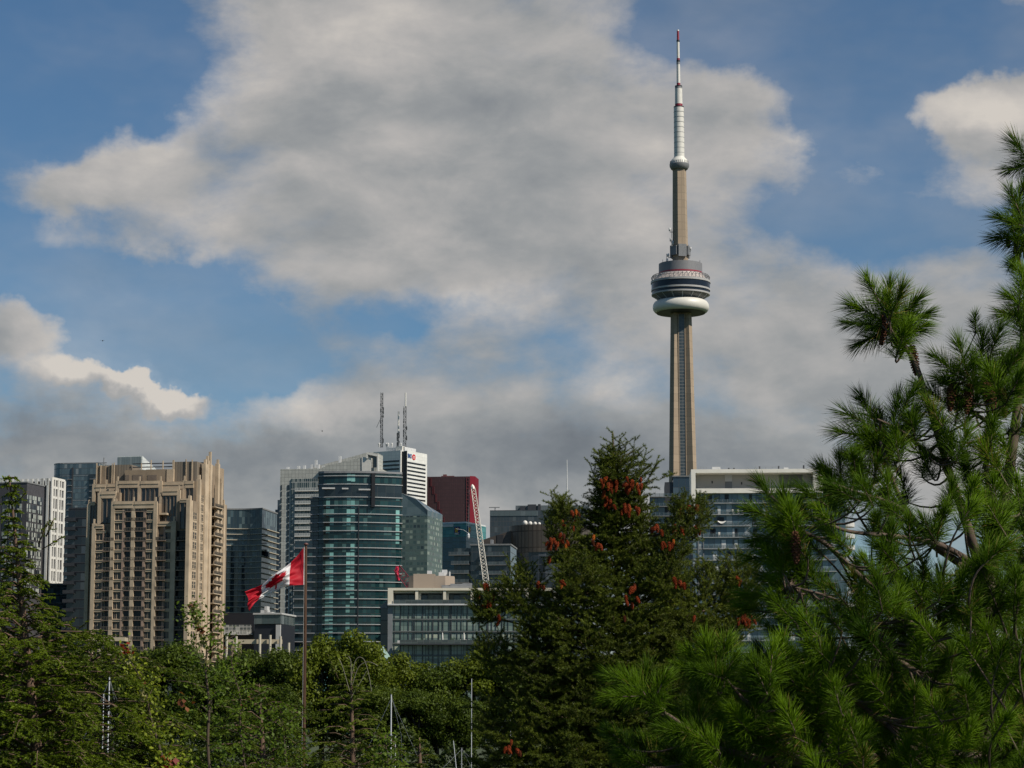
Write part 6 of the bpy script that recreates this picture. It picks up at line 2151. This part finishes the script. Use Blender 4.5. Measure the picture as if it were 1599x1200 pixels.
    for pos, ax, sz in tufts:
        p = np.array(tuple(pos))
        i = np.argmin(((nodes - p) ** 2 * np.array([1, 1.2, 1])).sum(1) + np.maximum(0, (nodes - p)[:, 2] + 0.02) ** 2 * 6)
        n0 = Vector(nodes[i])
        st = pos - ax * 0.06 * sz
        if (n0 - st).length < 0.42:
            c1 = n0.lerp(st, 0.45) + Vector((rd.uniform(-.02, .02), rd.uniform(-.02, .02), -0.03)) - ax * 0.05
        else:
            n0 = st - ax * 0.16 + Vector((rd.uniform(0, .08), 0.06, -0.05))
            c1 = st - ax * 0.07
        cv = [n0 * (1 - q) ** 2 + c1 * 2 * q * (1 - q) + st * q * q for q in (0, .2, .4, .6, .8, 1)]
        wood.tube([p_ - O for p_ in cv] + [pos - O + ax * 0.05 * sz], [0.0052, 0.005, 0.0046, 0.0043, 0.004, 0.0036, 0.003], 5)
        n = int(rd.uniform(230, 320) * sz)
        t = r.uniform(0, 1, n)
        a = np.array(tuple(ax))
        ref = norm(r.normal(size=(n, 3)))
        perp = norm(ref - (ref @ a)[:, None] * a)
        phi = np.radians(70 - 54 * t + r.normal(0, 9, n))
        d = a * np.cos(phi)[:, None] + perp * np.sin(phi)[:, None]
        d = norm(d + np.array([0, 0, -0.04]))
        b = p + a * ((t - 0.55) * 0.12 * sz)[:, None]
        Bs.append(b); Ds.append(d)
        Ls.append(r.uniform(0.068, 0.108, n) * sz * rd.uniform(0.85, 1.08))
        Ws.append(r.uniform(0.0007, 0.001, n))
        tc = 0.85 * r.uniform(0, 1) ** 1.5
        ti = np.clip(tc + r.uniform(-0.05, 0.3, n), 0, 0.92)
        Ti.append(np.where(r.random(n) < (0.18 if rd.random() < 0.08 else 0.012), 2.2, ti))
    B, D, L, W, T = (np.concatenate(q) for q in (Bs, Ds, Ls, Ws, Ti))
    V, Fc, k = spikes(B - np.array(tuple(O)), D, L, W, r, 0.10)
    put('crown', np_mesh('crown', V, Fc, nm, np.repeat(T, k)), tree)
    wood.obj('trunk', [bark], tree, True)
    cm = plain('pine_cone_brown', (0.10, 0.04, 0.02), 0.75, 0.3, 30, spec=0.15)
    meshes = [cone_mesh('cone', 0.125, 0.021, cm, 12, 7, s) for s in range(3)]
    for i, (px, py, Y, rx, ry) in enumerate([(1379, 492, 9.3, 5, 4), (1424, 540, 9.3, 4, -16), (1487, 596, 9.3, 6, 2), (1535, 590, 9.4, -8, 10), (1513, 600, 9.3, 0, -6), (1241, 830, 8.7, 3, 1), (1563, 606, 9.4, 4, 5), (1573, 372, 9.45, 20, 40), (1543, 598, 9.35, 4, -9)]):
        o = put('cone', meshes[i % 3], tree, P(px, py, Y) - O)
        o.rotation_euler = (R(rx), R(ry), R(i * 40))
        if i == 7: o.scale = (0.5, 0.5, 0.4)


build_pine()


# ------------------------------------------------------------------ spruce full of red cones
def build_spruce():
    r = np.random.default_rng(5)
    rd = random.Random(5)
    Y0 = 28.0
    gz = ground_h(Y0)
    apex = P(956, 676, Y0)
    O = Vector((P(975, 1200, Y0).x, Y0, gz))
    tree = thing('spruce_tree', 'dark spruce hung with clusters of red-brown cones', 'tree', O)
    bark = plain('spruce_bark', (0.09, 0.06, 0.042), 0.9, 0.3, 6)
    nm = leafy('spruce_needle', (0.018, 0.036, 0.005), (0.125, 0.155, 0.015), 0.18, 1.2, 0.5, 0.18, (0.22, 0.23, 0.025))
    pxm = Y0 / CP / F                            # metres per photograph pixel, about
    Lw = [(676, 3), (690, 11), (702, 21), (720, 28), (750, 34), (775, 34), (795, 38), (830, 62), (860, 72), (900, 96), (930, 128), (960, 150), (1000, 178), (1060, 214), (1110, 240), (1160, 250), (1240, 270), (1330, 290)]
    Rw = [(676, 3), (690, 28), (702, 47), (720, 54), (745, 68), (765, 54), (795, 50), (830, 70), (860, 84), (900, 112), (940, 140), (985, 158), (1020, 160), (1060, 165), (1110, 155), (1160, 160), (1240, 190), (1330, 220)]

    def ev(c, y):
        if y <= c[0][0]: return c[0][1]
        for a, b in zip(c, c[1:]):
            if y <= b[0]:
                return a[1] + (b[1] - a[1]) * (y - a[0]) / (b[0] - a[0])
        return c[-1][1]
    axis = lambda py: P(957 + (py - 676) * 0.035, py, Y0)
    wood = MB()
    tp = [axis(y) for y in (1330, 1200, 1100, 1000, 900, 800, 740, 700, 676)]
    wood.tube([Vector((0, 0, -0.1))] + [p - O for p in tp], [0.13, 0.10, 0.09, 0.075, 0.06, 0.045, 0.03, 0.02, 0.011, 0.006], 8)
    shoots = []                                  # (start, end, density)
    shoots.append((axis(716), axis(674), 1.0))

    def spray(a, b, lvl, ln):
        """a twig with side twigs, flat-ish, drooping a little and turning up at the tips"""
        d = (b - a)
        L = d.length
        u = d.normalized()
        side = u.cross(Vector((0, 0, 1)))
        if side.length < 0.2:
            side = Vector((1, 0, 0))
        side.normalize()
        shoots.append((a, b, 1.0))
        n = max(2, int(L / ln))
        for k in range(n):
            f = (k + rd.uniform(0.3, 0.9)) / n
            s = 1 if (k % 2) else -1
            l2 = min(0.26, (0.42 * L) * (1 - 0.55 * f) + 0.05) * rd.uniform(0.7, 1.15)
            dd = (u * 0.75 + side * s * rd.uniform(0.5, 0.95) + Vector((0, 0, rd.uniform(-0.35, 0.35)))).normalized()
            p0 = a + d * f
            p1 = p0 + dd * l2
            if lvl > 0 and l2 > 0.1:
                spray(p0, p1, lvl - 1, ln * 0.75)
            else:
                shoots.append((p0, p1, 0.9))
    py = 700.0
    idx = 0
    while py < 1290:
        gap = 8 + 6 * min(1, (py - 690) / 200)
        nbr = 6 if py < 780 else 9
        for k in range(nbr):
            az = idx * 2.399 + rd.uniform(-.3, .3)
            idx += 1
            lat, dep = sin(az), cos(az)
            wpx = ev(Lw, py) if lat < 0 else ev(Rw, py)
            wav = 0.5 * (ev(Lw, py) + ev(Rw, py))
            frac = rd.uniform(0.72, 1.0) if abs(lat) > 0.75 else rd.uniform(0.55, 0.95)
            ln = (abs(lat) * wpx + (1 - abs(lat)) * wav * 0.85) * pxm * frac
            ln = max(ln, 0.08)
            steep = 0.9 if py < 770 else 0.28
            tip = axis(py) + Vector((lat * ln, dep * ln * (0.85 if dep < 0 else 0.7), 0))
            root = axis(py + (ln / pxm) * steep * (0.6 if py < 770 else 0.35) + 6)
            tip.z += rd.uniform(-0.04, 0.06)
            mid1 = root.lerp(tip, 0.45) + Vector((0, 0, -0.10 * ln if py > 770 else 0.02))
            mid2 = root.lerp(tip, 0.78) + Vector((0, 0, -0.11 * ln if py > 770 else 0.0))
            cv = [root, mid1, mid2, tip]
            wood.tube([p - O for p in cv], [0.004 + 0.011 * ln, 0.004 + 0.007 * ln, 0.006, 0.004], 5)
            segs = list(zip(cv, cv[1:]))
            for si, (a, b) in enumerate(segs):
                if si == 0:
                    if ln > 0.35: a = a.lerp(b, 0.35)
                spray(a, b, 2 if ln > 0.5 else 1, 0.062)
        py += gap
    # the outer mantle: short sprays all over the crown, pointing up and out
    for k in range(3000):
        yy = 715 + 560 * rd.random() ** 0.7
        az = rd.uniform(0, 2 * pi)
        lat, dep = sin(az), cos(az)
        if dep > 0.55: dep = -dep
        wpx = ev(Lw, yy) if lat < 0 else ev(Rw, yy)
        wav = 0.5 * (ev(Lw, yy) + ev(Rw, yy))
        q = rd.uniform(0.05, 0.9) ** 0.7
        rad = (abs(lat) * wpx + (1 - abs(lat)) * wav * 0.8) * pxm * q
        p0 = axis(yy) + Vector((lat * rad, dep * rad * 0.85, 0))
        dd = Vector((lat * rd.uniform(0.2, 1.0), dep * rd.uniform(0.2, 0.9), rd.uniform(-0.25, 0.75))).normalized()
        spray(p0 - dd * 0.1, p0 + dd * rd.uniform(0.08, 0.17), 0, 0.05)
    # boughs that stand out of the outline, each a clump of sprays on its own limb
    for (cx_, cy_, rx, ry, n, dy) in [(882, 838, 27, 50, 105, -.2), (872, 800, 12, 22, 22, -.2), (1078, 808, 28, 34, 85, -.2), (1050, 850, 24, 30, 50, -.3), (762, 948, 26, 30, 70, -.1), (815, 925, 34, 36, 95, -.2), (850, 985, 40, 36, 90, -.3),
                                      (1152, 915, 34, 44, 115, -.1), (1160, 965, 24, 24, 50, 0), (1105, 930, 36, 46, 100, -.3), (1080, 990, 50, 40, 100, -.4), (905, 905, 34, 40, 80, -.5), (1040, 900, 34, 36, 70, -.5), (775, 1020, 34, 26, 60, -.1), (1130, 1000, 26, 30, 50, -.2)]:
        root = axis(cy_ + 0.25 * abs(cx_ - 968))
        hub = P(cx_, cy_ + ry * 0.5, Y0 + dy)
        lim = [root, root.lerp(hub, 0.5) + Vector((0, 0, -0.05)), hub]
        wood.tube([p - O for p in lim], [0.022, 0.015, 0.009], 6)
        for k in range(n):
            a_, q = rd.uniform(0, 2 * pi), rd.random() ** 0.5
            p0 = P(cx_ + rx * q * cos(a_), cy_ + ry * q * sin(a_), Y0 + dy + rd.uniform(-.22, .22))
            dd = ((p0 - hub).normalized() * 0.8 + Vector((rd.uniform(-.5, .5), rd.uniform(-.5, .3), rd.uniform(0, .8)))).normalized()
            spray(p0 - dd * 0.1, p0 + dd * rd.uniform(0.06, 0.14), 0, 0.05)
    # upright young shoots at the crown and at the ends of the arms
    for (px, yb, yt, dx) in [(956, 716, 674, 0), (940, 730, 702, -5), (972, 728, 690, 6), (986, 726, 682, 6), (1000, 735, 700, 10), (928, 744, 722, -8), (1016, 745, 715, 12), (1030, 750, 738, 14), (950, 720, 696, -2), (965, 715, 684, 3),
                             (866, 800, 765, -6), (884, 805, 778, 4), (905, 812, 785, 8), (1098, 800, 772, 9), (1085, 805, 780, 5), (800, 905, 868, -7), (818, 910, 875, 4), (842, 912, 880, 10), (748, 930, 905, -10), (765, 935, 910, -2),
                             (1125, 880, 856, -3), (1160, 885, 870, 8), (1178, 892, 872, 6), (1150, 878, 852, 3), (850, 1000, 960, -6), (760, 1015, 985, -6), (1040, 745, 740, 10), (880, 880, 850, -5), (1060, 872, 850, 6)]:
        a, b = P(px, yb, Y0 + rd.uniform(-.25, .1)), P(px + dx, yt, Y0 + rd.uniform(-.3, .1))
        spray(a, b, 0, 0.07)
    A = np.array([tuple(s[0] - O) for s in shoots])
    E = np.array([tuple(s[1] - O) for s in shoots])
    Ln = np.linalg.norm(E - A, axis=1)
    cnt = np.maximum(10, (Ln * 560).astype(int))
    print('spruce shoots', len(shoots), 'needles', cnt.sum())
    ii = np.repeat(np.arange(len(A)), cnt)
    t = r.uniform(0, 1.0, len(ii))
    U = norm(E - A)[ii]
    perp = norm(np.cross(U, norm(r.normal(size=U.shape))))
    ang = np.radians(r.uniform(38, 72, len(ii)))[:, None]
    D = norm(U * np.cos(ang) + perp * np.sin(ang) + np.array([0, 0, 0.18]))
    B = A[ii] + (E - A)[ii] * t[:, None]
    V, Fc, k = blades(B, D, r.uniform(0.022, 0.034, len(ii)), r.uniform(0.0022, 0.0032, len(ii)), r)
    tint = np.clip(0.65 * r.uniform(0, 1, len(A))[ii] ** 1.7 + r.uniform(0, 0.35, len(ii)) + 0.25 * (t > 0.85), 0, 1)
    put('crown', np_mesh('crown', V, Fc, nm, np.repeat(tint, k)), tree)
    # woody cores of the shoots: thin three-sided sticks
    Vs, Fs, _ = spikes(A, norm(E - A), Ln, np.full(len(A), 0.0022), r, 0.0, False)
    put('twigs', np_mesh('twigs', Vs, Fs, bark), tree)
    wood.obj('trunk', [bark], tree, True)
    cm = plain('cone_red', (0.145, 0.024, 0.006), 0.75, 0.5, 9, spec=0.12)
    meshes = [cone_mesh('cone', 0.105, 0.027, cm, 8, 7, s) for s in range(3)] + [cone_mesh('cone', 0.095,  0.023, plain('cone_orange', (0.30, 0.075, 0.010), 0.75, 0.4, 9, spec=0.12), 7, 7, 9), cone_mesh('cone', 0.10, 0.025, plain('cone_brown', (0.065, 0.018, 0.008), 0.8, 0.5, 9, spec=0.1), 8, 7, 11)]
    clusters = [(962, 752, 10, 22, 10, -.25), (990, 755, 8, 14, 10, -.3), (945, 778, 6, 10, 12, -.2), (985, 790, 6, 16, 12, -.35), (872, 846, 9, 16, 14, -.3), (885, 815, 3, 12, 8, -.1), (903, 800, 2, 8, 5, -.3), (866, 838, 3, 8, 6, .1),
                (763, 935, 9, 13, 16, 0), (778, 962, 2, 5, 8, -.1), (1078, 792, 7, 18, 9, -.1), (1065, 825, 4, 12, 8, -.3), (1088, 822, 4, 8, 6, 0), (1040, 845, 4, 14, 8, -.6), (935, 845, 3, 9, 8, -.6),
                (1152, 905, 4, 14, 10, -.1), (1167, 965, 8, 14, 10, -.05), (985, 938, 3, 9, 10, -.9), (990, 915, 2, 6, 6, -.9), (1062, 905, 3, 9, 6, -.7), (880, 905, 2, 5, 5, -.7), (1085, 962, 1, 3, 3, -.8), (975, 960, 1, 3, 3, -.9), (800, 1165, 5, 14, 10, -.8), (1025, 825, 3, 8, 6, -.6), (846, 912, 2, 6, 6, -.3)]
    clusters.sort(key=lambda c: c[5])
    ncone, rest = 0, MB()
    for cx_, cy_, n, sx, sy, dy in clusters:
        for k in range(int(n * 1.5)):
            p = P(cx_ + rd.gauss(0, sx * 0.55), cy_ + rd.gauss(0, sy * 0.55), Y0 + dy - 0.14 + rd.uniform(-.15, .1))
            me, q = meshes[rd.choice((0, 0, 1, 2, 2, 3, 4))], rd.uniform(0.68, 1.02)
            rot = Euler((R(rd.gauss(0, 18)), R(rd.gauss(0, 18)), rd.uniform(0, 6)))
            ncone += 1
            if ncone <= 100:
                o = put('cone', me, tree, p - O)
                o.rotation_euler = rot
                o.scale = (q, q, q)
            else:
                mx = Matrix.LocRotScale(p - O, rot, (q, q, q))
                k0 = len(rest.v)
                rest.v += [tuple(mx @ v.co) for v in me.vertices]
                rest.f += [[k0 + i for i in f.vertices] for f in me.polygons]
                rest.mi += [0] * len(me.polygons)
    rest.uv = None
    tag(rest.obj('cones', [cm], tree), kind='stuff')


build_spruce()


# ------------------------------------------------------------------ feathery conifers and saplings on the left
def feathery(name, label, px_axis, Y0, Lw, Rw, leafm, seed, ytop, ybot, dens=1.0, leaf=(0.024, 0.006), lead=None, droop=0.25, step=9.0, bare=0.0, cat='tree', side_ln=0.05):
    r = np.random.default_rng(seed)
    rd = random.Random(seed)
    gz = ground_h(Y0)
    O = Vector((P(px_axis(1200), 1200, Y0).x, Y0, gz))
    tree = thing(name, label, cat, O, group='feathery conifers on the near slope')
    bark = plain('brown_bark', (0.12, 0.075, 0.05), 0.9, 0.3, 5)
    pxm = Y0 / CP / F

    def ev(c, y):
        if y <= c[0][0]: return c[0][1]
        for a, b in zip(c, c[1:]):
            if y <= b[0]:
                return a[1] + (b[1] - a[1]) * (y - a[0]) / (b[0] - a[0])
        return c[-1][1]
    axis = lambda py: P(px_axis(py), py, Y0)
    wood = MB()
    ysx = np.linspace(ytop, ybot, 9)[::-1]
    n = len(ysx)
    wood.tube([Vector((0, 0, -0.1))] + [axis(y) - O for y in ysx], [0.075] + [0.06 - 0.055 * i / (n - 1) for i in range(n)], 7)
    shoots = []

    def frond(a, b, w):
        d = b - a
        L = d.length
        if L < 1e-4: return
        u = d.normalized()
        side = u.cross(Vector((0, 0, 1)))
        if side.length < .15: side = Vector((1, 0, 0))
        side.normalize()
        shoots.append((a, b))
        m = max(2, int(L / side_ln))
        for k in range(m):
            f = (k + 0.5) / m
            s = 1 if k % 2 else -1
            l2 = w * (0.35 + 0.65 * sin(pi * min(1, 0.25 + 0.75 * f))) * rd.uniform(0.6, 1.1)
            dd = (u * 0.7 + side * s * 0.75 + Vector((0, 0, rd.uniform(-.5, .15) - droop * 0.3))).normalized()
            p0 = a + d * f
            shoots.append((p0, p0 + dd * l2))
    py = ytop + 6
    idx = seed
    while py < ybot:
        for k in range(3):
            az = idx * 2.399 + rd.uniform(-.4, .4)
            idx += 1
            lat, dep = sin(az), cos(az)
            wpx = ev(Lw, py) if lat < 0 else ev(Rw, py)
            wav = 0.5 * (ev(Lw, py) + ev(Rw, py))
            ln = max(0.06, (abs(lat) * wpx + (1 - abs(lat)) * wav * 0.8) * pxm * rd.uniform(0.55, 1.05))
            root = axis(py - ln / pxm * 0.12)
            d = Vector((lat, dep * 0.8, 0))
            p1 = root + d * ln * 0.4 + Vector((0, 0, 0.14 * ln))
            p2 = root + d * ln * 0.75 + Vector((0, 0, 0.13 * ln))
            p3 = root + d * ln + Vector((0, 0, 0.13 * ln - droop * ln * 0.6))
            cv = [root, p1, p2, p3]
            wood.tube([p - O for p in cv], [0.004 + 0.008 * ln, 0.003 + 0.006 * ln, 0.003 + .003 * ln, 0.002], 4)
            if rd.random() < bare: continue
            for si, (a, b) in enumerate(zip(cv, cv[1:])):
                if si == 0 and ln > 0.5: a = a.lerp(b, 0.3)
                m = max(2, int((b - a).length / 0.075 * dens))
                for q in range(m):
                    f = (q + rd.random()) / m
                    p0 = a.lerp(b, f)
                    s = rd.choice((-1, 1))
                    sd = d.cross(Vector((0, 0, 1))).normalized()
                    l2 = min(0.42, ln * 0.45) * rd.uniform(0.5, 1.0) * (1.1 - 0.4 * (si == 2))
                    dd = (d * 0.75 + sd * s * rd.uniform(0.3, 0.9) + Vector((0, 0, rd.uniform(-.35, .25) - droop * .6))).normalized()
                    frond(p0, p0 + dd * l2, 0.36 * l2 + 0.015)
            frond(p2, p3, 0.08)
        py += step * (1.5 if py < ytop + 120 else 1.0)
    if lead:
        for (x0, y0, x1, y1) in lead:
            a, b = P(x0, y0, Y0), P(x1, y1, Y0 - 0.05)
            wood.tube([a - O, b - O], [0.007, 0.003], 4)
            frond(a.lerp(b, .2), b, 0.07)
    def in_gap(p):                               # the crown has thin windows through which the harbour masts are seen
        d = p.y * CP + (p.z - CZ) * SP
        x, y = 799.5 + F * p.x / d, 600 - F * ((p.z - CZ) * CP - p.y * SP) / d
        return any(x0 < x < x1 and y0 < y < y1 for x0, x1, y0, y1 in ((159, 166, 1080, 1172), (167, 176, 1050, 1186), (606, 616, 1080, 1178)))
    shoots = [s for s in shoots if not (in_gap(s[0]) or in_gap(s[1]) or in_gap((s[0] + s[1]) / 2))]
    A = np.array([tuple(s[0] - O) for s in shoots])
    E = np.array([tuple(s[1] - O) for s in shoots])
    Ln = np.linalg.norm(E - A, axis=1)
    cnt = np.maximum(4, (Ln * 290).astype(int))
    print(name, 'shoots', len(shoots), 'leaves', cnt.sum())
    ii = np.repeat(np.arange(len(A)), cnt)
    t = r.uniform(0.05, 1.0, len(ii))
    U = norm(E - A)[ii]
    sd = norm(np.cross(U, np.array([0, 0, 1.0])))
    sg = np.where(r.random(len(ii)) < .5, -1, 1)[:, None]
    D = norm(U * 0.65 + sd * sg * 0.8 + r.normal(0, 0.25, U.shape))
    B = A[ii] + (E - A)[ii] * t[:, None]
    V, Fc, k = quads_along(B, D, r.uniform(0.6, 1.15, len(ii)) * leaf[0], np.full(len(ii), leaf[1]), r)
    tint = np.clip(0.75 * r.uniform(0, 1, len(A))[ii] ** 1.6 + r.uniform(0, 0.3, len(ii)), 0, 1)
    put('crown', np_mesh('crown', V, Fc, leafm, np.repeat(tint, k)), tree)
    Vs, Fs, _ = spikes(A, norm(E - A), Ln, np.full(len(A), 0.0018), r, 0.0, False)
    put('twigs', np_mesh('twigs', Vs, Fs, bark), tree)
    wood.obj('trunk', [bark], tree, True)
    return tree


def smooth_path(a, sub=5):
    out = []
    for i in range(len(a) - 1):
        p0, p1, p2, p3 = a[max(i - 1, 0)], a[i], a[i + 1], a[min(i + 2, len(a) - 1)]
        for k in range(sub):
            t = k / sub
            out.append(tuple(0.5 * (2 * b + (c - z) * t + (2 * z - 5 * b + 4 * c - d) * t * t + (3 * b - z - 3 * c + d) * t ** 3) for z, b, c, d in zip(p0, p1, p2, p3)))
    return out + [a[-1]]


def sapling(label, stem, Y0, leafm, seed, n_br, spread, leaf_size, tip_leaves=None, group='broadleaf saplings on the near slope', nleaf=38):
    """a thin leafy sapling: stem given in photograph pixels, side twigs, individual leaves"""
    r = np.random.default_rng(seed)
    rd = random.Random(seed)
    stem = smooth_path([(x + (rd.uniform(-5, 5) if 0 < i < len(stem) - 1 else 0), y) for i, (x, y) in enumerate(stem)], 3)
    pts = [P(x, y, Y0) for x, y in stem]
    O = Vector((pts[-1].x, Y0, ground_h(Y0)))
    t = thing('sapling', label, 'sapling', O, group=group)
    wood = MB().tube([p - O for p in pts] + [Vector((0, 0, -0.1))], [0.004] + [0.004 + 0.0007 * i for i in range(len(pts) - 1)] + [0.03], 6)
    C, Out = [], []
    pxm = Y0 / CP / F
    for k in range(n_br):
        f = (k + 0.5) / n_br
        x = f * (len(pts) - 1)
        i = min(int(x), len(pts) - 2)
        p0 = pts[i].lerp(pts[i + 1], x - i)
        az = k * 2.4 + rd.uniform(-.3, .3)
        ln = spread * pxm * (0.25 + 0.75 * f) * rd.uniform(0.6, 1.1)
        p1 = p0 + Vector((sin(az) * ln, cos(az) * ln * 0.7, rd.uniform(0.05, 0.7) * ln))
        wood.tube([p0 - O, p0.lerp(p1, .5) - O + Vector((0, 0, .06 * ln)), p1 - O], [0.005, 0.004, 0.002], 4)
        for q in range(int(nleaf * (0.5 + f))):
            g = rd.uniform(0.25, 1.05)
            C.append(tuple(p0.lerp(p1, g) - O + Vector((rd.gauss(0, .05), rd.gauss(0, .05), rd.gauss(0, .05)))))
    for x in range(120):
        f = rd.random() ** 0.7
        q = f * (len(pts) - 1)
        i = min(int(q), len(pts) - 2)
        C.append(tuple(pts[i].lerp(pts[i + 1], q - i) - O + Vector((rd.gauss(0, .075), rd.gauss(0, .075), rd.gauss(0, .04)))))
    leaf_quads(t, 'foliage', np.array(C), leaf_size * 0.7, leafm, outward=np.array([0.3, -0.3, 0.5]), aspect=0.6, seed=seed)
    if tip_leaves:
        for (px, py, n, s, m, nm) in tip_leaves:
            cc = np.array(tuple(P(px, py, Y0 - .03) - O)) + r.normal(0, 1, (n, 3)) * np.array([s, .03, s * 1.3]) * pxm
            leaf_quads(t, nm, cc, leaf_size * 0.95, m, outward=np.array([0.3, -0.6, 0.3]), aspect=0.8, seed=seed + 1)
    wood.obj('trunk', [plain('sapling_bark', (0.065, 0.045, 0.03), 0.9, 0.3, 5)], t, True)
    return t


def build_left_plants():
    hl = leafy('hemlock_leaf', (0.016, 0.034, 0.003), (0.145, 0.205, 0.010), 0.34, 1.2, 0.5, 0.18, (0.29, 0.33, 0.035))
    dk = leafy('dark_hemlock_leaf', (0.014, 0.030, 0.003), (0.115, 0.16, 0.009), 0.34, 1.2, 0.5, 0.18, (0.24, 0.28, 0.028))
    lar = leafy('larch_leaf', (0.04, 0.068, 0.007), (0.17, 0.22, 0.02), 0.35, 1.2, 0.5, 0.2, (0.23, 0.24, 0.03))
    # tall one at the left edge
    feathery('hemlock_tree', 'tall feathery hemlock at the left edge, its thin top reaching the dark block', lambda y: 14 + (y - 740) * 0.10, 20.0,
             [(740, 3), (770, 9), (800, 18), (850, 50), (900, 85), (1000, 150), (1100, 200), (1260, 260)],
             [(740, 3), (765, 6), (785, 8), (815, 13), (840, 24), (870, 32), (900, 42), (950, 66), (985, 98), (1020, 150), (1070, 170), (1200, 190), (1260, 200)],
             hl, 11, 742, 1250, 1.2, step=8.5, lead=[(14, 775, 30, 758), (12, 765, 6, 745), (22, 790, 42, 768), (60, 850, 75, 815), (66, 858, 98, 838), (72, 838, 84, 812), (30, 790, 20, 772)])
    feathery('hemlock_tree', 'broad low hemlock under the cream pergola, right of the tall one', lambda y: 140 + (y - 985) * 0.05, 23.0,
             [(985, 8), (1010, 60), (1050, 110), (1260, 160)], [(985, 8), (1005, 45), (1030, 90), (1080, 150), (1150, 180), (1260, 200)], dk, 23, 990, 1250, 1.4, step=8.0,
             lead=[(118, 1000, 108, 975), (100, 985, 118, 965), (120, 985, 140, 968), (150, 1000, 160, 985)])
    feathery('hemlock_tree', 'dark low hemlock between the yellow sapling and the flagpole', lambda y: 405 + (y - 1070) * 0.05, 30.0,
             [(1065, 6), (1090, 50), (1130, 100), (1260, 170)], [(1065, 6), (1090, 45), (1130, 80), (1260, 110)], dk, 31, 1068, 1250, 1.2, step=8.0)
    feathery('larch_tree', 'thin light green larch with bare drooping top twigs right of the flagpole', lambda y: 548 + (y - 1040) * 0.02, 34.0,
             [(1035, 3), (1065, 25), (1100, 50), (1150, 80), (1260, 120)], [(1035, 3), (1065, 22), (1100, 45), (1150, 70), (1260, 100)], lar, 47, 1036, 1250, 1.0, step=8.0, leaf=(0.03, 0.0065),
             lead=[(528, 1060, 512, 1022), (520, 1050, 516, 1030)], bare=0.15)
    # a few bare whips arching out of the larch's top
    o = next(c for c in bpy.data.objects if c.name.startswith('larch_tree'))
    mb = MB()
    for a in ([(548, 1060), (556, 1030), (568, 1030), (576, 1055), (580, 1080)], [(548, 1070), (548, 1035), (544, 1025)], [(546, 1080), (536, 1045), (530, 1030)], [(550, 1070), (560, 1042), (575, 1034), (590, 1040)], [(548, 1090), (566, 1060), (572, 1048)]):
        mb.tube([P(x, y, 33.8) - o.location for x, y in smooth_path(a)], 0.005, 4)
    mb.obj('bare_twig', [plain('pale_twig', (0.16, 0.15, 0.11), 0.8)], o)
    feathery('larch_tree', 'low thin larch tip at the bottom edge, left of the spruce', lambda y: 655 + (y - 1150) * 0.02, 30.0,
             [(1150, 3), (1175, 20), (1260, 60)], [(1150, 3), (1175, 22), (1260, 50)], lar, 53, 1152, 1250, 0.8, step=9.0, leaf=(0.03, 0.0065), bare=0.2)
    yl = leafy('pale_green_leaf', (0.06, 0.095, 0.006), (0.27, 0.31, 0.028), 0.35, 1.0, 0.5, 0.15, (0.40, 0.40, 0.14))
    gl = leafy('mid_green_leaf', (0.025, 0.055, 0.005), (0.12, 0.18, 0.016), 0.35, 1.0, 0.5, 0.15, (0.35, 0.36, 0.13))
    rl = leafy('red_leaf', (0.14, 0.012, 0.006), (0.32, 0.05, 0.012), 0.3, 3, 0.5, 0.3)
    pl = leafy('cream_leaf', (0.22, 0.20, 0.08), (0.42, 0.40, 0.18), 0.3, 3, 0.45, 0.4)
    bl = leafy('brown_leaf', (0.10, 0.03, 0.012), (0.20, 0.07, 0.02), 0.3, 3, 0.5, 0.3)
    sapling('leaning sapling with red leaves at its tip, right of the cream pergola', [(191, 1012), (205, 1035), (218, 1060), (226, 1090), (238, 1125), (250, 1165), (262, 1215)], 20.5, yl, 61, 16, 62, 0.052,
            [(194, 1016, 14, 5, rl, 'red_leaves'), (201, 1030, 8, 4, pl, 'pale_leaves'), (226, 1088, 14, 7, pl, 'pale_leaves'), (224, 1074, 5, 4, bl, 'brown_leaves')])
    sapling('tall thin sapling with pale top leaves before the beige tower', [(303, 948), (306, 965), (312, 985), (318, 1010), (322, 1050), (322, 1100), (325, 1160), (328, 1215)], 21.5, gl, 67, 24, 88, 0.055,
            [(302, 958, 26, 6, pl, 'pale_leaves'), (300, 948, 6, 4, bl, 'brown_leaves'), (313, 985, 10, 3, bl, 'brown_leaves'), (320, 1012, 14, 7, pl, 'pale_leaves'), (318, 1030, 10, 8, pl, 'pale_leaves'), (285, 1095, 8, 9, bl, 'brown_leaves')])
    sapling('bushy green sapling left of the flagpole at the colonnade', [(360, 1022), (366, 1050), (374, 1090), (380, 1140), (385, 1215)], 22.5, gl, 71, 20, 72, 0.055,
            [(352, 1012, 5, 6, bl, 'brown_leaves'), (385, 1098, 5, 6, bl, 'brown_leaves')])
    sapling('red-leaved maple shoot at the bottom edge below the yellow sapling', [(262, 1192), (264, 1205), (266, 1240)], 18.5, yl, 73, 5, 20, 0.06, [(262, 1194, 22, 9, rl, 'red_leaves')])
    sapling('low leafy sapling at the foot of the flagpole', [(440, 1108), (446, 1140), (450, 1215)], 26.0, gl, 79, 16, 70, 0.06)
    sapling('low leafy sapling at the bottom edge below the larch', [(600, 1150), (605, 1180), (610, 1230)], 24.0, gl, 83, 12, 60, 0.06)


build_left_plants()
